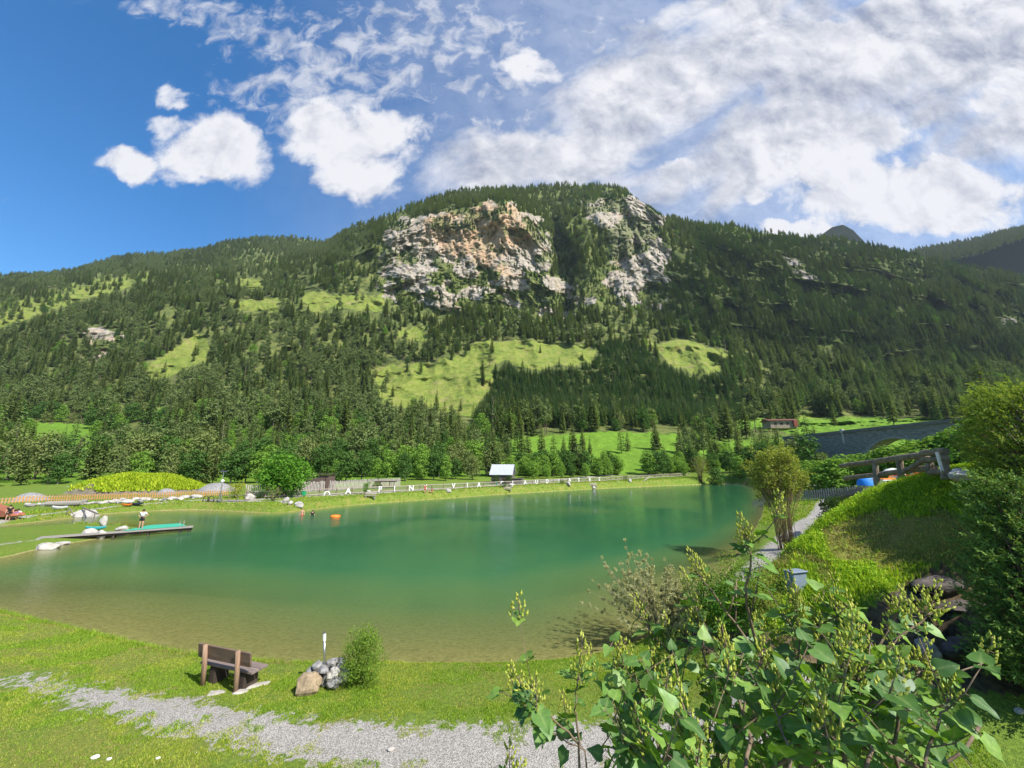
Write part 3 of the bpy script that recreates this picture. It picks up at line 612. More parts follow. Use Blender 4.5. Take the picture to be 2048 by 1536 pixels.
# ================================================================== TREES
def conifer_mesh(name, h=1.0, r=0.17, z0=0.06, lev=26, nb=8, seed=0, droop=0.35, gap=0.1, width=.42, pw_=.85, seg=2):
    """unit-height conifer crown: whorls of drooping, ragged boughs"""
    g = np.random.default_rng(seed); V = []; Fc = []
    for i in range(lev):
        f = i/(lev-1.0); z = z0+(1-z0)*(f**0.93); Lr = r*((1-f)**pw_)*(0.86+.28*g.random())+0.006
        if f < .12: Lr *= .72+f*2.2
        n = max(4, int(nb*(1-f*.45)))
        for k in range(n):
            if g.random() < gap: continue
            th = 2*math.pi*(k+g.random()*.9)/n+i*1.3; l = Lr*(.65+.5*g.random()); d = droop*(1-f*.7); zz = z+(g.random()-.5)*.02
            c, s = math.cos(th), math.sin(th); w = l*width*(.7+.6*g.random()); tw = (g.random()-.5)*.9
            pts = []
            for q_ in range(seg+1):
                a = q_/seg; rad = l*a; zd = zz-l*d*(a**1.4)+l*.10*a; ww = w*(1-a)*(.55 if q_ == 0 else 1.0)*.5+(.0 if q_ == seg else .004)
                pts.append((rad, zd, ww))
            o = len(V)
            for (rad, zd, ww) in pts:
                V.append((c*rad-s*ww, s*rad+c*ww, zd-ww*.5+tw*ww)); V.append((c*rad+s*ww, s*rad-c*ww, zd-ww*.5-tw*ww))
            for q_ in range(seg): Fc.append((o+2*q_, o+2*q_+1, o+2*q_+3, o+2*q_+2))
            # hanging side sprays
            for sgn in (-1, 1):
                o = len(V); a = .45+.3*g.random(); rad = l*a; zd = zz-l*d*(a**1.4); e = w*.75
                V += [(c*rad, s*rad, zd), (c*(rad+l*.18)-sgn*s*e*.4, s*(rad+l*.18)+sgn*c*e*.4, zd-.006), (c*(rad+l*.12)-sgn*s*e, s*(rad+l*.12)+sgn*c*e, zd-l*.22), (c*(rad-l*.1)-sgn*s*e*.5, s*(rad-l*.1)+sgn*c*e*.5, zd-.01)]
                Fc.append((o, o+1, o+2, o+3))
    V = np.array(V)*h; return npmesh(name, V, Fc, smooth=False)
def leaf_cloud(name, lobes, n, size, seed=0, stem=None, flat=.5, long=1.4, inner=.35, droop=.0, jitter=.0):
    """n small leaf faces spread through and over a set of ellipsoid lobes"""
    g = np.random.default_rng(seed); lob = np.array([list(c)+list(r_) for c, r_ in lobes], float)
    wgt = lob[:, 3]*lob[:, 4]+lob[:, 4]*lob[:, 5]; wgt /= wgt.sum(); k = g.choice(len(lob), n, p=wgt)
    d = g.normal(size=(n, 3)); d /= np.linalg.norm(d, axis=1)[:, None]; rad = (inner+(1-inner)*g.random(n)**.45)*(1+.10*g.normal(size=n))
    P = lob[k, :3]+d*lob[k, 3:]*rad[:, None]
    nrm = d*(1-flat)+g.normal(size=(n, 3))*flat*.8+np.array([0, 0, .45]); nrm /= np.linalg.norm(nrm, axis=1)[:, None]
    a = g.normal(size=(n, 3))+d*.7+np.array([0, 0, -droop]); a -= nrm*(a*nrm).sum(1)[:, None]; a /= np.linalg.norm(a, axis=1)[:, None]; b = np.cross(nrm, a)
    s = size*(.6+.8*g.random(n))[:, None]; w = s/long
    v = np.stack([P-a*s*.5, P+b*w*.5+nrm*s*.10, P+a*s*.5, P-b*w*.5+nrm*s*.10], 1).reshape(-1, 3)
    return npmesh(name, v, np.arange(4*n).reshape(-1, 4), smooth=False)
def trunk_mesh(mb, h, r, seed=0, limbs=0, spread=.3, z1=.35, lean=.03):
    g = random.Random(seed); pts = []
    for i in range(6): f = i/5; pts.append((g.uniform(-lean, lean)*h*f, g.uniform(-lean, lean)*h*f, h*f-.02*h))
    mb.tube(pts, [r*(1-.85*i/5) for i in range(6)], 7)
    for i in range(limbs):
        f = z1+(.95-z1)*(i+.5)/limbs; th = g.uniform(0, 6.28); l = spread*h*g.uniform(.6, 1.0)*(1.15-f*.6); b = Vector(pts[min(4, int(f*5))]).lerp(Vector(pts[min(5, int(f*5)+1)]), f*5-int(f*5))
        e = b+Vector((math.cos(th)*l, math.sin(th)*l, l*g.uniform(.35, .9))); mid = b.lerp(e, .5)+Vector((0, 0, -.05*l))
        mb.tube([b, mid, e], [r*.42*(1.1-f), r*.28*(1.1-f), r*.06], 5)
    return mb
M_SPRUCE = leafmat('spruce_needles', [(0.032, 0.068, 0.022), (0.058, 0.112, 0.032), (0.092, 0.152, 0.040), (0.135, 0.185, 0.055)], trans=.2, per='mix')
M_PINE = leafmat('pine_needles', [(0.060, 0.110, 0.032), (0.095, 0.155, 0.045), (0.140, 0.190, 0.065)], trans=.22, per='mix')
M_YOUNG = leafmat('young_spruce_needles', [(0.030, 0.080, 0.022), (0.060, 0.135, 0.034)], trans=.2, per='mix')
M_LARCH = leafmat('larch_needles', [(0.065, 0.13, 0.04), (0.11, 0.19, 0.055)], trans=.2, per='mix')
M_DEAD = leafmat('dead_needles', [(0.20, 0.11, 0.06), (0.16, 0.12, 0.08)], trans=.05, per='mix')
def conifer_proto(i, kind):
    if kind == 'spruce': cm = conifer_mesh('spruce_crown', r=.175+.02*(i % 3), z0=.08+.05*(i % 2), lev=30, nb=9, seed=i, droop=.45, gap=.07); mt = M_SPRUCE
    elif kind == 'young': cm = conifer_mesh('spruce_crown', r=.22, z0=.03, lev=20, nb=7, seed=i, droop=.35, gap=.08); mt = M_YOUNG
    elif kind == 'larch': cm = conifer_mesh('larch_crown', r=.20, z0=.16, lev=24, nb=7, seed=i, droop=.2, gap=.22, width=.5); mt = M_LARCH
    elif kind == 'dead': cm = conifer_mesh('dead_crown', r=.12, z0=.25, lev=16, nb=5, seed=i, droop=.3, gap=.4, width=.2); mt = M_DEAD
    else:
        g = random.Random(i); lob = [((g.uniform(-.09, .09), g.uniform(-.09, .09), .42+.5*k/9.0), (.13*(1.15-k/11), .13*(1.15-k/11), .06)) for k in range(10)]
        cm = leaf_cloud('pine_crown', lob, 620, .05, seed=i, flat=.6, long=1.6); mt = M_PINE
    cm.materials.append(mt); tb = MB(); trunk_mesh(tb, .95, .013, i, 0); tm = bpy.data.meshes.new('trunk'); tm.from_pydata(tb.v, [], tb.f); tm.materials.append(M_BARK if kind != 'dead' else M_PALEBARK)
    return cm, tm
PK = [('spruce', 1), ('spruce', 2), ('spruce', 3), ('young', 4), ('young', 5), ('larch', 6), ('larch', 7), ('pine', 8), ('pine', 9), ('pine', 10), ('dead', 11)]
M_LEAF_B = leafmat('leaf_bright', [(0.07, 0.15, 0.02), (0.12, 0.23, 0.035), (0.17, 0.30, 0.05)], trans=.28, per='mix')
M_LEAF_D = leafmat('leaf_dark', [(0.025, 0.07, 0.018), (0.05, 0.11, 0.025), (0.075, 0.15, 0.035)], trans=.22, per='mix')
M_LEAF_O = leafmat('leaf_olive', [(0.07, 0.115, 0.03), (0.11, 0.16, 0.045), (0.16, 0.20, 0.065)], trans=.22, per='mix')
def leafy(i, m, wide=.36, nl=16, n=2300, size=.045):
    g = random.Random(i+100); lob = []
    for k in range(nl):
        f = (k+.5)/nl; th = k*2.4+g.uniform(-.4, .4); rr2 = wide*math.sin(math.pi*min(.98, .16+f*.80))**.7*g.uniform(.45, .95); s = g.uniform(.09, .16)*(1.15-.35*f)
        lob.append(((math.cos(th)*rr2*.8, math.sin(th)*rr2*.8, .20+.70*f), (s*1.15, s*1.15, s*.8)))
    lob.append(((0, 0, .5), (wide*.5, wide*.5, .3)))
    cm = leaf_cloud('crown', lob, n, size, seed=i, flat=.45, long=1.3, inner=.5); cm.materials.append(m)
    tb = MB(); trunk_mesh(tb, .86, .02, i, 7, .32, .25); tm = bpy.data.meshes.new('trunk'); tm.from_pydata(tb.v, [], tb.f); tm.materials.append(M_PALEBARK if i % 3 == 0 else M_BARK)
    return cm, tm
LT = [leafy(0, M_LEAF_B), leafy(1, M_LEAF_B, .32), leafy(2, M_LEAF_D, .38), leafy(3, M_LEAF_D, .3), leafy(4, M_LEAF_O, .30, n=1500), leafy(5, M_LEAF_B, .42, 20, 3000), leafy(6, M_LEAF_O, .24, n=900)]
PK += [('bleaf', 0), ('bleaf', 1), ('kleaf', 2), ('kleaf', 3), ('oleaf', 4)]
PM = [conifer_proto(i, k) for k, i in PK[:11]]+[LT[i] for i in range(5)]
g = np.random.default_rng(5)
co = MV.reshape(nr, nc, 3)[:len(tt)]
e1 = co[1:, :-1]-co[:-1, :-1]; e2 = co[:-1, 1:]-co[:-1, :-1]; area = np.linalg.norm(np.cross(e1, e2), axis=2)
wts = area.copy(); wts *= 1.0+1.0*sstep(800, 300, co[:-1, :-1, 1]); wts *= 1+1.8*inpoly(mpx[:-1, :-1], mpy[:-1, :-1], np.array([(985, 700), (1080, 735), (1200, 690), (1260, 690), (1330, 730), (1500, 780), (1500, 855), (940, 850), (950, 800), (980, 770)], float))
pf = (wts/wts.sum()).ravel(); NT = 56000
fi = g.choice(len(pf), NT, p=pf); ri, ci = np.divmod(fi, nc-1); a, b = g.random(NT)[:, None], g.random(NT)[:, None]
P = co[ri, ci]*(1-a)*(1-b)+co[ri+1, ci]*a*(1-b)+co[ri, ci+1]*(1-a)*b+co[ri+1, ci+1]*a*b
tpx, tpy = proj(P[:, 0], P[:, 1], P[:, 2]); trk = rock[ri, ci]; tcl = clr[ri, ci]; trm = rockm[ri, ci]
hh = 13+15*g.random(NT)**1.2
YP = [(985, 700), (1080, 735), (1200, 690), (1260, 690), (1330, 730), (1500, 780), (1500, 855), (940, 850), (950, 800), (980, 770)]
young = inpoly(tpx, tpy, np.array(YP, float)); hh = np.where(young, g.uniform(11, 16, NT), hh)
hh = np.where(trm > .4, g.uniform(7, 14, NT), hh); hh = np.where(P[:, 1] < 215, g.uniform(10, 17, NT), hh)
hh = hh*np.where((tt[ri] > 5.2), .9, 1)
hp = hh*F/np.hypot(P[:, 1], (P[:, 2]-CAMZ)*.3)*.95
mid = tpy-hp*.62
def clrat(x, y): return np.maximum.reduce([pm(x, y, k, 5, 31+i, 16, .06) for i, k in enumerate(CL)])
cmid = clrat(tpx, mid)
lone = g.random(NT)
sparse = inpoly(tpx, tpy, np.array(CL[3], float)); tc_ = np.maximum(tcl, cmid*.9)
thin = fbm(tpx*.018, tpy*.03, 3, 77)
ok = (tc_ < .35) | (sparse & (lone < .22)) | (lone < .022)
ok &= (trk < .42) | (lone > .86)
rkmid = np.maximum(pm(tpx, mid, K1, 8, 11), pm(tpx, mid, K2, 8, 11)); ok &= (rkmid*(1-(fbm(tpx*0.022+mid*0.012, mid*0.05-tpx*0.012, 5, 91) > .5)*.9) < .5) | (lone > .8) | (trm > .35)
thr_ = np.where(tpx < 780, .53, .60); ok &= (thin < thr_) | (lone < np.where(tpx < 780, .38, .45))
ok &= (lone < .80) | (P[:, 1] > 600) | young
ok &= (P[:, 1] > 118) & ~((P[:, 1] < 165) & (np.abs(tpx-1290) < 60)) & ~((tpy > 852) & (tpx > 1480) & (lone > .25))
ok &= ~((tpx > 1640) & (tpx < 1930) & (tpy > 835) & (P[:, 1] < 240))
P, hh, tpx, tpy, hp, lone, young, trm = [z[ok] for z in (P, hh, tpx, tpy, hp, lone, young, trm)]
n = len(P); rk_ = g.random(n)
kind = np.where(rk_ < .34, g.integers(0, 3, n), np.where(rk_ < .44, 2, 0))
leftz = (tpx < 780)+0.0
sp_ = fbm(tpx*.02+7, tpy*.03, 4, 201); sp2 = fbm(tpx*.016+3, tpy*.028, 4, 203)
kind = g.integers(0, 3, n); kind = np.where(g.random(n) < (.22+.16*leftz)*(.3+1.8*sstep(.40, .6, sp_)), g.integers(7, 10, n), kind)
kind = np.where((g.random(n) < (.30*(tpx > 1330)+.12)*(.2+2*sstep(.42, .6, sp2))), g.integers(5, 7, n), kind); kind = np.where(young & (g.random(n) < .9), g.integers(3, 5, n), kind)
kind = np.where(trm > .5, g.integers(3, 5, n), kind); kind = np.where(g.random(n) < .012, 10, kind)
lf_ = (g.random(n) < np.where(tpx < 760, .42, .12)*sstep(420, 230, P[:, 1])+.05) & ~young & (trm < .3)
kind = np.where(lf_, g.integers(11, 16, n), kind); hh = np.where(lf_, hh*.62, hh)
# which ones show largest: what rises clear of the trees standing in front
order = np.argsort(P[:, 1]); bins = np.full(700, 2000.0); vis = np.zeros(n)
for i in order:
    k = int((tpx[i]+400)//5)
    if k < 1 or k > 698: continue
    top = tpy[i]-hp[i]; fl = bins[k-1:k+2].mean(); vis[i] = max(0, min(tpy[i], fl)-top)*hp[i] if -40 < tpx[i] < 2090 and tpy[i] < 930 else 0
    bins[k-1:k+2] = np.minimum(bins[k-1:k+2], top+hp[i]*.25)
big = set(np.argsort(-vis)[:262].tolist())
def make_conifer(k, loc, h, rz, label, group):
    cm, tm = PM[k]; e = empty({'s': 'spruce_tree', 'y': 'spruce_tree', 'l': 'larch_tree', 'p': 'pine_tree', 'd': 'dead_conifer', 'b': 'leafy_tree', 'k': 'leafy_tree', 'o': 'leafy_tree'}[PK[k][0][0]], loc, rz, label, 'tree' if k > 10 else 'conifer', group)
    e.scale = (h*rnd.uniform(.85, 1.15), h*rnd.uniform(.85, 1.15), h)
    link('crown', cm, e); link('trunk', tm, e); return e
LAB = {'s': 'dark green spruce in the dense wood at the foot of the mountain', 'y': 'young bright green spruce in the even plantation below the clearing', 'l': 'light green larch among the spruces low on the mountain',
       'p': 'olive green pine with a bare lower trunk low on the mountain', 'd': 'dead brown conifer among green trees on the slope', 'b': 'bright leafy tree low on the mountain', 'k': 'dark leafy tree low on the mountain', 'o': 'olive leafy tree low on the mountain'}
GRP = {'s': 'spruces at the foot of the mountain', 'y': 'young spruces of the plantation', 'l': 'larches low on the mountain', 'p': 'pines low on the mountain', 'd': 'dead conifers on the slope', 'b': 'bright leafy trees on the slope', 'k': 'dark leafy trees on the slope', 'o': 'olive leafy trees on the slope'}
for i in big:
    k = int(kind[i]); q_ = PK[k][0][0]
    make_conifer(k, P[i]-np.array([0, 0, .4]), float(hh[i]), rnd.uniform(0, 6.28), LAB[q_], GRP[q_])
rest = np.array([i for i in range(n) if i not in big])
# trees on the far right hill and skyline
hv = hillV.reshape(-1, 220, 3); rr_ = g.integers(0, 30, 6500); cc_ = g.integers(0, 200, 6500); hP = hv[rr_, cc_]; hP = hP+g.normal(size=hP.shape)*np.array([9, 5, 0])
allP = np.vstack([P[rest], hP]); allH = np.concatenate([hh[rest], g.uniform(15, 22, len(hP))]); allK = np.concatenate([kind[rest], g.integers(0, 3, len(hP))])
pmh = bpy.data.meshes.new('mountain_forest'); pmh.vertices.add(len(allP)); allP[:, 2] -= .5; pmh.vertices.foreach_set('co', allP.astype(np.float32).ravel())
fattr(pmh, 'h', allH); a_ = pmh.attributes.new('k', 'INT', 'POINT'); a_.data.foreach_set('value', allK.astype(np.int32)); fattr(pmh, 'rot', g.random(len(allP))*6.28)
fo = link('mountain_forest', pmh); tag(fo, 'dense conifer forest covering the upper mountain slopes and skyline', 'forest', kind='stuff')
def scatter(obj, name, variants):
    """instances picked from (mesh parts) of real things standing in the scene"""
    ng = bpy.data.node_groups.new(name, 'GeometryNodeTree'); ng.interface.new_socket('Geometry', in_out='INPUT', socket_type='NodeSocketGeometry'); ng.interface.new_socket('Geometry', in_out='OUTPUT', socket_type='NodeSocketGeometry')
    gi = ng.nodes.new('NodeGroupInput'); go = ng.nodes.new('NodeGroupOutput'); jn = ng.nodes.new('GeometryNodeJoinGeometry')
    def at(nm, ty='FLOAT'):
        a = ng.nodes.new('GeometryNodeInputNamedAttribute'); a.data_type = ty; a.inputs['Name'].default_value = nm; return a.outputs['Attribute']
    hA, kA, rA = at('h'), at('k', 'INT'), at('rot')
    rot = ng.nodes.new('ShaderNodeCombineXYZ'); ng.links.new(rA, rot.inputs[2])
    for vi, objs in enumerate(variants):
        j = ng.nodes.new('GeometryNodeJoinGeometry')
        for ob in objs:
            oi = ng.nodes.new('GeometryNodeObjectInfo'); oi.inputs['Object'].default_value = ob; oi.transform_space = 'ORIGINAL'; ng.links.new(oi.outputs['Geometry'], j.inputs[0])
        g2i = ng.nodes.new('GeometryNodeGeometryToInstance'); ng.links.new(j.outputs[0], g2i.inputs[0])
        cmpn = ng.nodes.new('FunctionNodeCompare'); cmpn.data_type = 'INT'; cmpn.operation = 'EQUAL'
        ins = [s for s in cmpn.inputs if s.type == 'INT']; ng.links.new(kA, ins[0]); ins[1].default_value = vi
        mp_ = ng.nodes.new('GeometryNodeMeshToPoints'); ng.links.new(gi.outputs[0], mp_.inputs['Mesh']); ng.links.new(cmpn.outputs[0], mp_.inputs['Selection'])
        ip = ng.nodes.new('GeometryNodeInstanceOnPoints'); ng.links.new(mp_.outputs[0], ip.inputs['Points']); ng.links.new(g2i.outputs[0], ip.inputs['Instance'])
        ng.links.new(rot.outputs[0], ip.inputs['Rotation']); ng.links.new(hA, ip.inputs['Scale']); ng.links.new(ip.outputs[0], jn.inputs[0])
    ng.links.new(jn.outputs[0], go.inputs[0]); md = obj.modifiers.new('scatter', 'NODES'); md.node_group = ng
protos = {}
for o in list(COL.objects):
    if o.name.split('.')[0] == 'crown' and o.parent:
        for k, (cm, tm) in enumerate(PM):
            if o.data == cm and k not in protos: protos[k] = (o, [c for c in o.parent.children if c.name.startswith('trunk')][0])
for k in range(len(PM)):
    if k not in protos:
        c = [i for i in rest if kind[i] == k and 100 < tpx[i] < 1900]; c.sort(key=lambda i: P[i][1]); i = c[0] if c else rest[0]
        q_ = PK[k][0][0]; e = make_conifer(k, P[i]-np.array([0, 0, .4]), float(hh[i]), 0, LAB[q_], GRP[q_])
        protos[k] = (e.children[0], e.children[1])
scatter(fo, 'forest_scatter', [protos[k] for k in range(len(PM))])

# ------------------------------------------------------------------ leafy trees along the foot of the slope
def leaf_tree(k, loc, h, label, group=None, w=1.0, name='leafy_tree', cat='tree'):
    e = empty(name, loc, rnd.uniform(0, 6.28), label, cat, group); e.scale = (h*w, h*w, h); link('crown', LT[k][0], e); link('trunk', LT[k][1], e); return e
LTL = {0: 'bright green broadleaf tree in the row at the foot of the wood', 1: 'bright green broadleaf tree in the row at the foot of the wood', 5: 'bright green broadleaf tree in the row at the foot of the wood', 2: 'dark green broadleaf tree in the row at the foot of the wood', 3: 'dark green broadleaf tree in the row at the foot of the wood',
       4: 'olive brown thin-leaved tree in the row at the foot of the wood', 6: 'olive brown thin-leaved tree in the row at the foot of the wood'}
LTG = {0: 'bright broadleaf trees at the wood edge', 1: 'bright broadleaf trees at the wood edge', 5: 'bright broadleaf trees at the wood edge', 2: 'dark broadleaf trees at the wood edge', 3: 'dark broadleaf trees at the wood edge', 4: 'olive trees at the wood edge', 6: 'olive trees at the wood edge'}
# mountain heightfield lookup for things beyond the valley floor
colu = ucol
def hill_at(px, D):
    """ground point at depth D under picture column px"""
    py = 900.0
    for _ in range(3):
        u = uv_of(px, py)[0]; j = int(np.clip(np.searchsorted(colu, u), 1, len(colu)-1)); y = Y[:len(tt), j]; z = Z[:len(tt), j]
        k = int(np.argmin(np.abs(y-D))); zz = float(z[k]); d = max(D, float(y[0]))
        if D < y[0]: zz = gz(u*D, D)
        py = float(proj(u*D, D, zz)[1])
    return Vector((u*D, D, zz))
g = random.Random(11)
for row, (D0, hmin, hmax, step) in enumerate(((0, 6.0, 9.0, 27), (10, 8, 11.5, 30), (24, 9, 13, 36))):
    px = -330.0+row*13
    while px < 1640:
        px += step*g.uniform(.7, 1.35)
        b0 = np.interp(px, [-400, 0, 500, 800, 1000, 1150, 1300, 1480, 1650], [88, 88, 96, 100, 112, 124, 138, 146, 140])
        D = b0+D0+g.uniform(-3, 3)
        if 1248 < px < 1296 or (1400 < px < 1500 and D0 > 12): continue
        if 60 < px < 185 and D0 > 30: continue
        if px > 990 and D0 > 20: continue
        if row == 0 and (960 < px < 1050 or 600 < px < 665 or px < 420 and g.random() < .35): continue
        if px < 460: k = g.choice([2, 4, 4, 6, 3, 4, 0])
        elif px < 760: k = g.choice([2, 3, 3, 4, 0, 2])
        elif px < 1000: k = g.choice([2, 3, 5, 1, 4, 6])
        else: k = g.choice([0, 1, 5, 3, 2, 1])
        h = g.uniform(hmin, hmax)*(.72 if px > 1000 else 1)*(1.15 if px < 440 else 1)
        p = hill_at(px, D); p.z -= .2
        if px < 470 and g.random() < .5 or g.random() < .12:
            kk_ = g.choice([0, 1, 2, 7, 8, 6]); make_conifer(kk_, p, h*g.uniform(1.05, 1.35), px, LAB[PK[kk_][0][0]], 'conifers in the row of trees'); continue
        leaf_tree(k, p, h, LTL[k], LTG[k], g.uniform(.85, 1.15))
for j in range(26):
    px = 1040+j*16.5+g.uniform(-6, 6); px += 45*(px > 1250); p = hill_at(px, np.interp(px, [1040, 1480], [126, 150])+g.uniform(-4, 6)); p.z -= .2; k = g.choice([0, 1, 2, 3, 5, 3]); leaf_tree(k, p, g.uniform(6.5, 9.5), LTL[k], LTG[k], g.uniform(.9, 1.2))
# loose spruces in the lower meadow and above the bridge
for j, (px, D, h) in enumerate([(1108, 170, 13), (1128, 176, 11), (1150, 182, 12), (1166, 178, 14), (1243, 190, 15), (1256, 196, 12), (1180, 186, 9), (60, 190, 13), (120, 165, 13), (190, 150, 12), (235, 155, 14), (20, 150, 14), (155, 150, 10), (1395, 150, 9), (1372, 152, 11), (1330, 165, 9),
                               (1296, 160, 8), (1440, 205, 8), (1425, 210, 9), (1460, 206, 7), (-40, 160, 13), (310, 160, 12), (270, 150, 11), (1520, 170, 12), (1545, 150, 12), (1505, 180, 9), (1570, 160, 11), (1610, 165, 10)]):
    p = hill_at(px, D); p.z -= .3
    lab = 'dark spruce standing free on the bright lower meadow' if 1000 < px < 1480 else ('spruce rising above the leafy trees left of the lake' if px < 400 else 'dark spruce beside the red-roofed house below the slope')
    make_conifer(j % 3 if j % 4 else 6, p, h, j*1.3, lab, {'d': 'spruces on the lower meadow', 's': 'spruces left of the lake'}.get('d' if 1000 < px < 1480 else 's' if px < 400 else 'x', 'spruces beside the house'))
# trees around the house and in front of the bridge
for j, (px, D, h, k) in enumerate([(1500, 135, 10, 3), (1530, 128, 11, 2), (1562, 125, 12, 3), (1595, 120, 13, 4), (1622, 112, 13, 2), (1650, 108, 7.5, 4), (1545, 140, 9, 0), (1480, 132, 8, 1), (1435, 128, 8, 2), (1580, 110, 8, 3), (1460, 138, 8.5, 2), (1530, 165, 10, 3), (1556, 160, 9, 2), (1585, 158, 8, 4), (1605, 150, 8, 0)]):
    p = hill_at(px, D); p.z = gz(p.x, p.y) if D < 150 else p.z
    leaf_tree(k, p, h, 'shady green tree in the clump left of the stone bridge', 'trees left of the stone bridge', 1.0)
for j, (px, D, h, k, w) in enumerate([(1640, 66, 5.6, 0, 1.6), (1665, 63, 6.2, 1, 1.6), (1700, 66, 6.0, 5, 1.5), (1735, 62, 6.0, 0, 1.6), (1770, 60, 6.6, 1, 1.6), (1805, 58, 7.0, 5, 1.5), (1840, 56, 7.4, 0, 1.6), (1880, 55, 7.6, 1, 1.5), (1925, 54, 8.4, 5, 1.4), (1970, 52, 9.5, 0, 1.4), (1620, 72, 5.2, 5, 1.6)]):
    u = uv_of(px, 930)[0]; p = Vector((u*D, D, gz(u*D, D)))
    leaf_tree(k, p, h, 'low spreading green tree in the row between picket fence and stone bridge', 'trees in front of the stone bridge', w)
u = uv_of(1996, 900)[0]
make_conifer(1, Vector((u*62, 62, 3)), 21, .3, 'tall dark spruce at the right edge behind the willow', None)
# ------------------------------------------------------------------ named trees and bushes round the lake
def bush(name, loc, h, w, n, size, mat, label, group=None, seed=0, stems=6, lob=9, cat='bush', long=1.5, z0=.15, flat=.6, top=1.0, woody=.012, droop=0, smat=None):
    g = random.Random(seed); L_ = []
    for k in range(lob):
        f = (k+.5)/lob; th = k*2.4; r_ = w*.5*g.uniform(.35, .75)*(1-abs(f-.45)*.9); s = w*g.uniform(.16, .24)
        L_.append(((math.cos(th)*r_, math.sin(th)*r_, h*(z0+(.9-z0)*f)), (s, s, s*.8*top)))
    L_.append(((0, 0, h*.5), (w*.3, w*.3, h*.32)))
    e = empty(name, loc, 0, label, cat, group)
    cm = leaf_cloud('foliage', L_, n, size, seed=seed, flat=flat, long=long, inner=.3, droop=droop); cm.materials.append(mat); link('foliage', cm, e)
    b = MB()
    for k in range(stems):
        th = k*2.4+g.uniform(-.3, .3); r_ = w*.42*g.uniform(.4, 1); z = h*g.uniform(.6, .92)
        b.tube([(math.cos(th)*.04*w, math.sin(th)*.04*w, -.1), (math.cos(th)*r_*.35, math.sin(th)*r_*.35, z*.45), (math.cos(th)*r_, math.sin(th)*r_, z)], [woody*h, woody*.7*h, woody*.2*h], 6)
    b.build('stems', smat or M_BARK, e, smooth=True); return e
M_LIME = leafmat('leaf_lime', [(0.10, 0.19, 0.03), (0.17, 0.28, 0.04), (0.24, 0.36, 0.06)], trans=.35, per='isl')
M_YEL = leafmat('leaf_yellow', [(0.20, 0.24, 0.03), (0.33, 0.34, 0.05), (0.42, 0.42, 0.07)], trans=.3, per='isl')
M_WIL = leafmat('leaf_willow', [(0.15, 0.20, 0.045), (0.27, 0.33, 0.065), (0.38, 0.42, 0.10)], trans=.4, per='isl')
M_MAPLE = leafmat('leaf_maple', [(0.05, 0.14, 0.015), (0.09, 0.22, 0.025), (0.14, 0.30, 0.04)], trans=.3, per='isl')
M_BUD = leafmat('leaf_greygreen', [(0.34, 0.36, 0.19), (0.52, 0.52, 0.30)], trans=.4, per='isl')
M_DKB = leafmat('leaf_deep', [(0.02, 0.05, 0.012), (0.045, 0.09, 0.02), (0.08, 0.14, 0.03)], trans=.25, per='isl')
def at(px, py, z=None, D=None): return W(px, py, z=z, D=D)
p = onground(566, 985); q = at(566, 968, D=64); q.z = gz(q.x, q.y); bush('maple_tree', q, 6.2, 9.6, 5200, .34, M_MAPLE, 'broad bright green tree behind the left end of the grey picket fence', seed=3, stems=5, lob=16, cat='tree', long=1.2, z0=.12, flat=.5)
q = onground(470, 997); bush('yellow_bush', q, 2.4, 3.0, 900, .16, M_YEL, 'yellow-green bush at the end of the orange fence', seed=4)
q = onground(546, 1002); bush('bare_bush', q, 2.5, 2.9, 260, .12, M_WIL, 'thin twiggy bush in front of the grey picket fence', seed=5, stems=22, woody=.009)
q = onground(519, 997); bush('low_bush', q, 1.0, 1.6, 350, .12, M_DKB, 'low dark bush at the left foot of the grey picket fence', seed=6)
q = onground(731, 990); bush('round_bush', q, 2.3, 1.7, 700, .13, M_MAPLE, 'round green bush on the bank above the stone bench', seed=7)
for k, (px, py, h, w, lab) in enumerate([(1008, 977, 1.3, 1.8, 'small dark bush behind the second bank bench'), (1124, 968, 1.1, 1.9, 'low brownish bush by the pale rock under the fence'), (1251, 962, 1.7, 2.4, 'dark round bush at the fence, right part of the bank')]):
    q = onground(px, py); bush('bank_bush', q, h, w, 380, .14, M_LEAF_O if k == 1 else M_DKB, lab, 'bushes along the lake bank', seed=8+k)
q = onground(1402, 966); bush('olive_tree', q, 9.2, 8.6, 3300, .22, M_WIL, 'rounded olive willow on the far right shore', seed=14, stems=14, lob=14, cat='tree', long=2.2, z0=.12, flat=.7)
# tall willow shrub on the right shore
M_WTW = simple('willow_twig', (0.30, 0.21, 0.11), (0.16, 0.11, 0.06), 3, .8, .1)
q = onground(1575, 1098); e = empty('willow_shrub', q, 0, 'tall willow shrub with bare brown stems and yellow-green top by the right shore', 'shrub')
g = random.Random(21); b = MB(); tips = []
for k in range(64):
    th = g.uniform(0, 6.28); r_ = g.uniform(.2, 1)**.6*1.65; z = 3.8+3.0*(1-(r_/1.9)**2)*g.uniform(.75, 1.02); s = g.uniform(.0, .55)
    a_ = Vector((math.cos(th)*s, math.sin(th)*s, -.1)); m_ = Vector((math.cos(th)*r_*.36, math.sin(th)*r_*.36, z*.42)); e_ = Vector((math.cos(th)*r_, math.sin(th)*r_, z)); b.tube([a_, m_, e_], [.017, .012, .004], 5)
    for _ in range(7):
        f = g.uniform(.15, .9); c_ = m_.lerp(e_, f) if f > .1 else m_; d_ = c_+Vector((g.uniform(-.5, .5), g.uniform(-.5, .5), g.uniform(.5, 1.1))); b.tube([c_, d_], [.010, .003], 4, cap=False); tips.append(d_)
    tips += [e_, m_.lerp(e_, .85)]
b.build('stems', M_WTW, e, smooth=True)
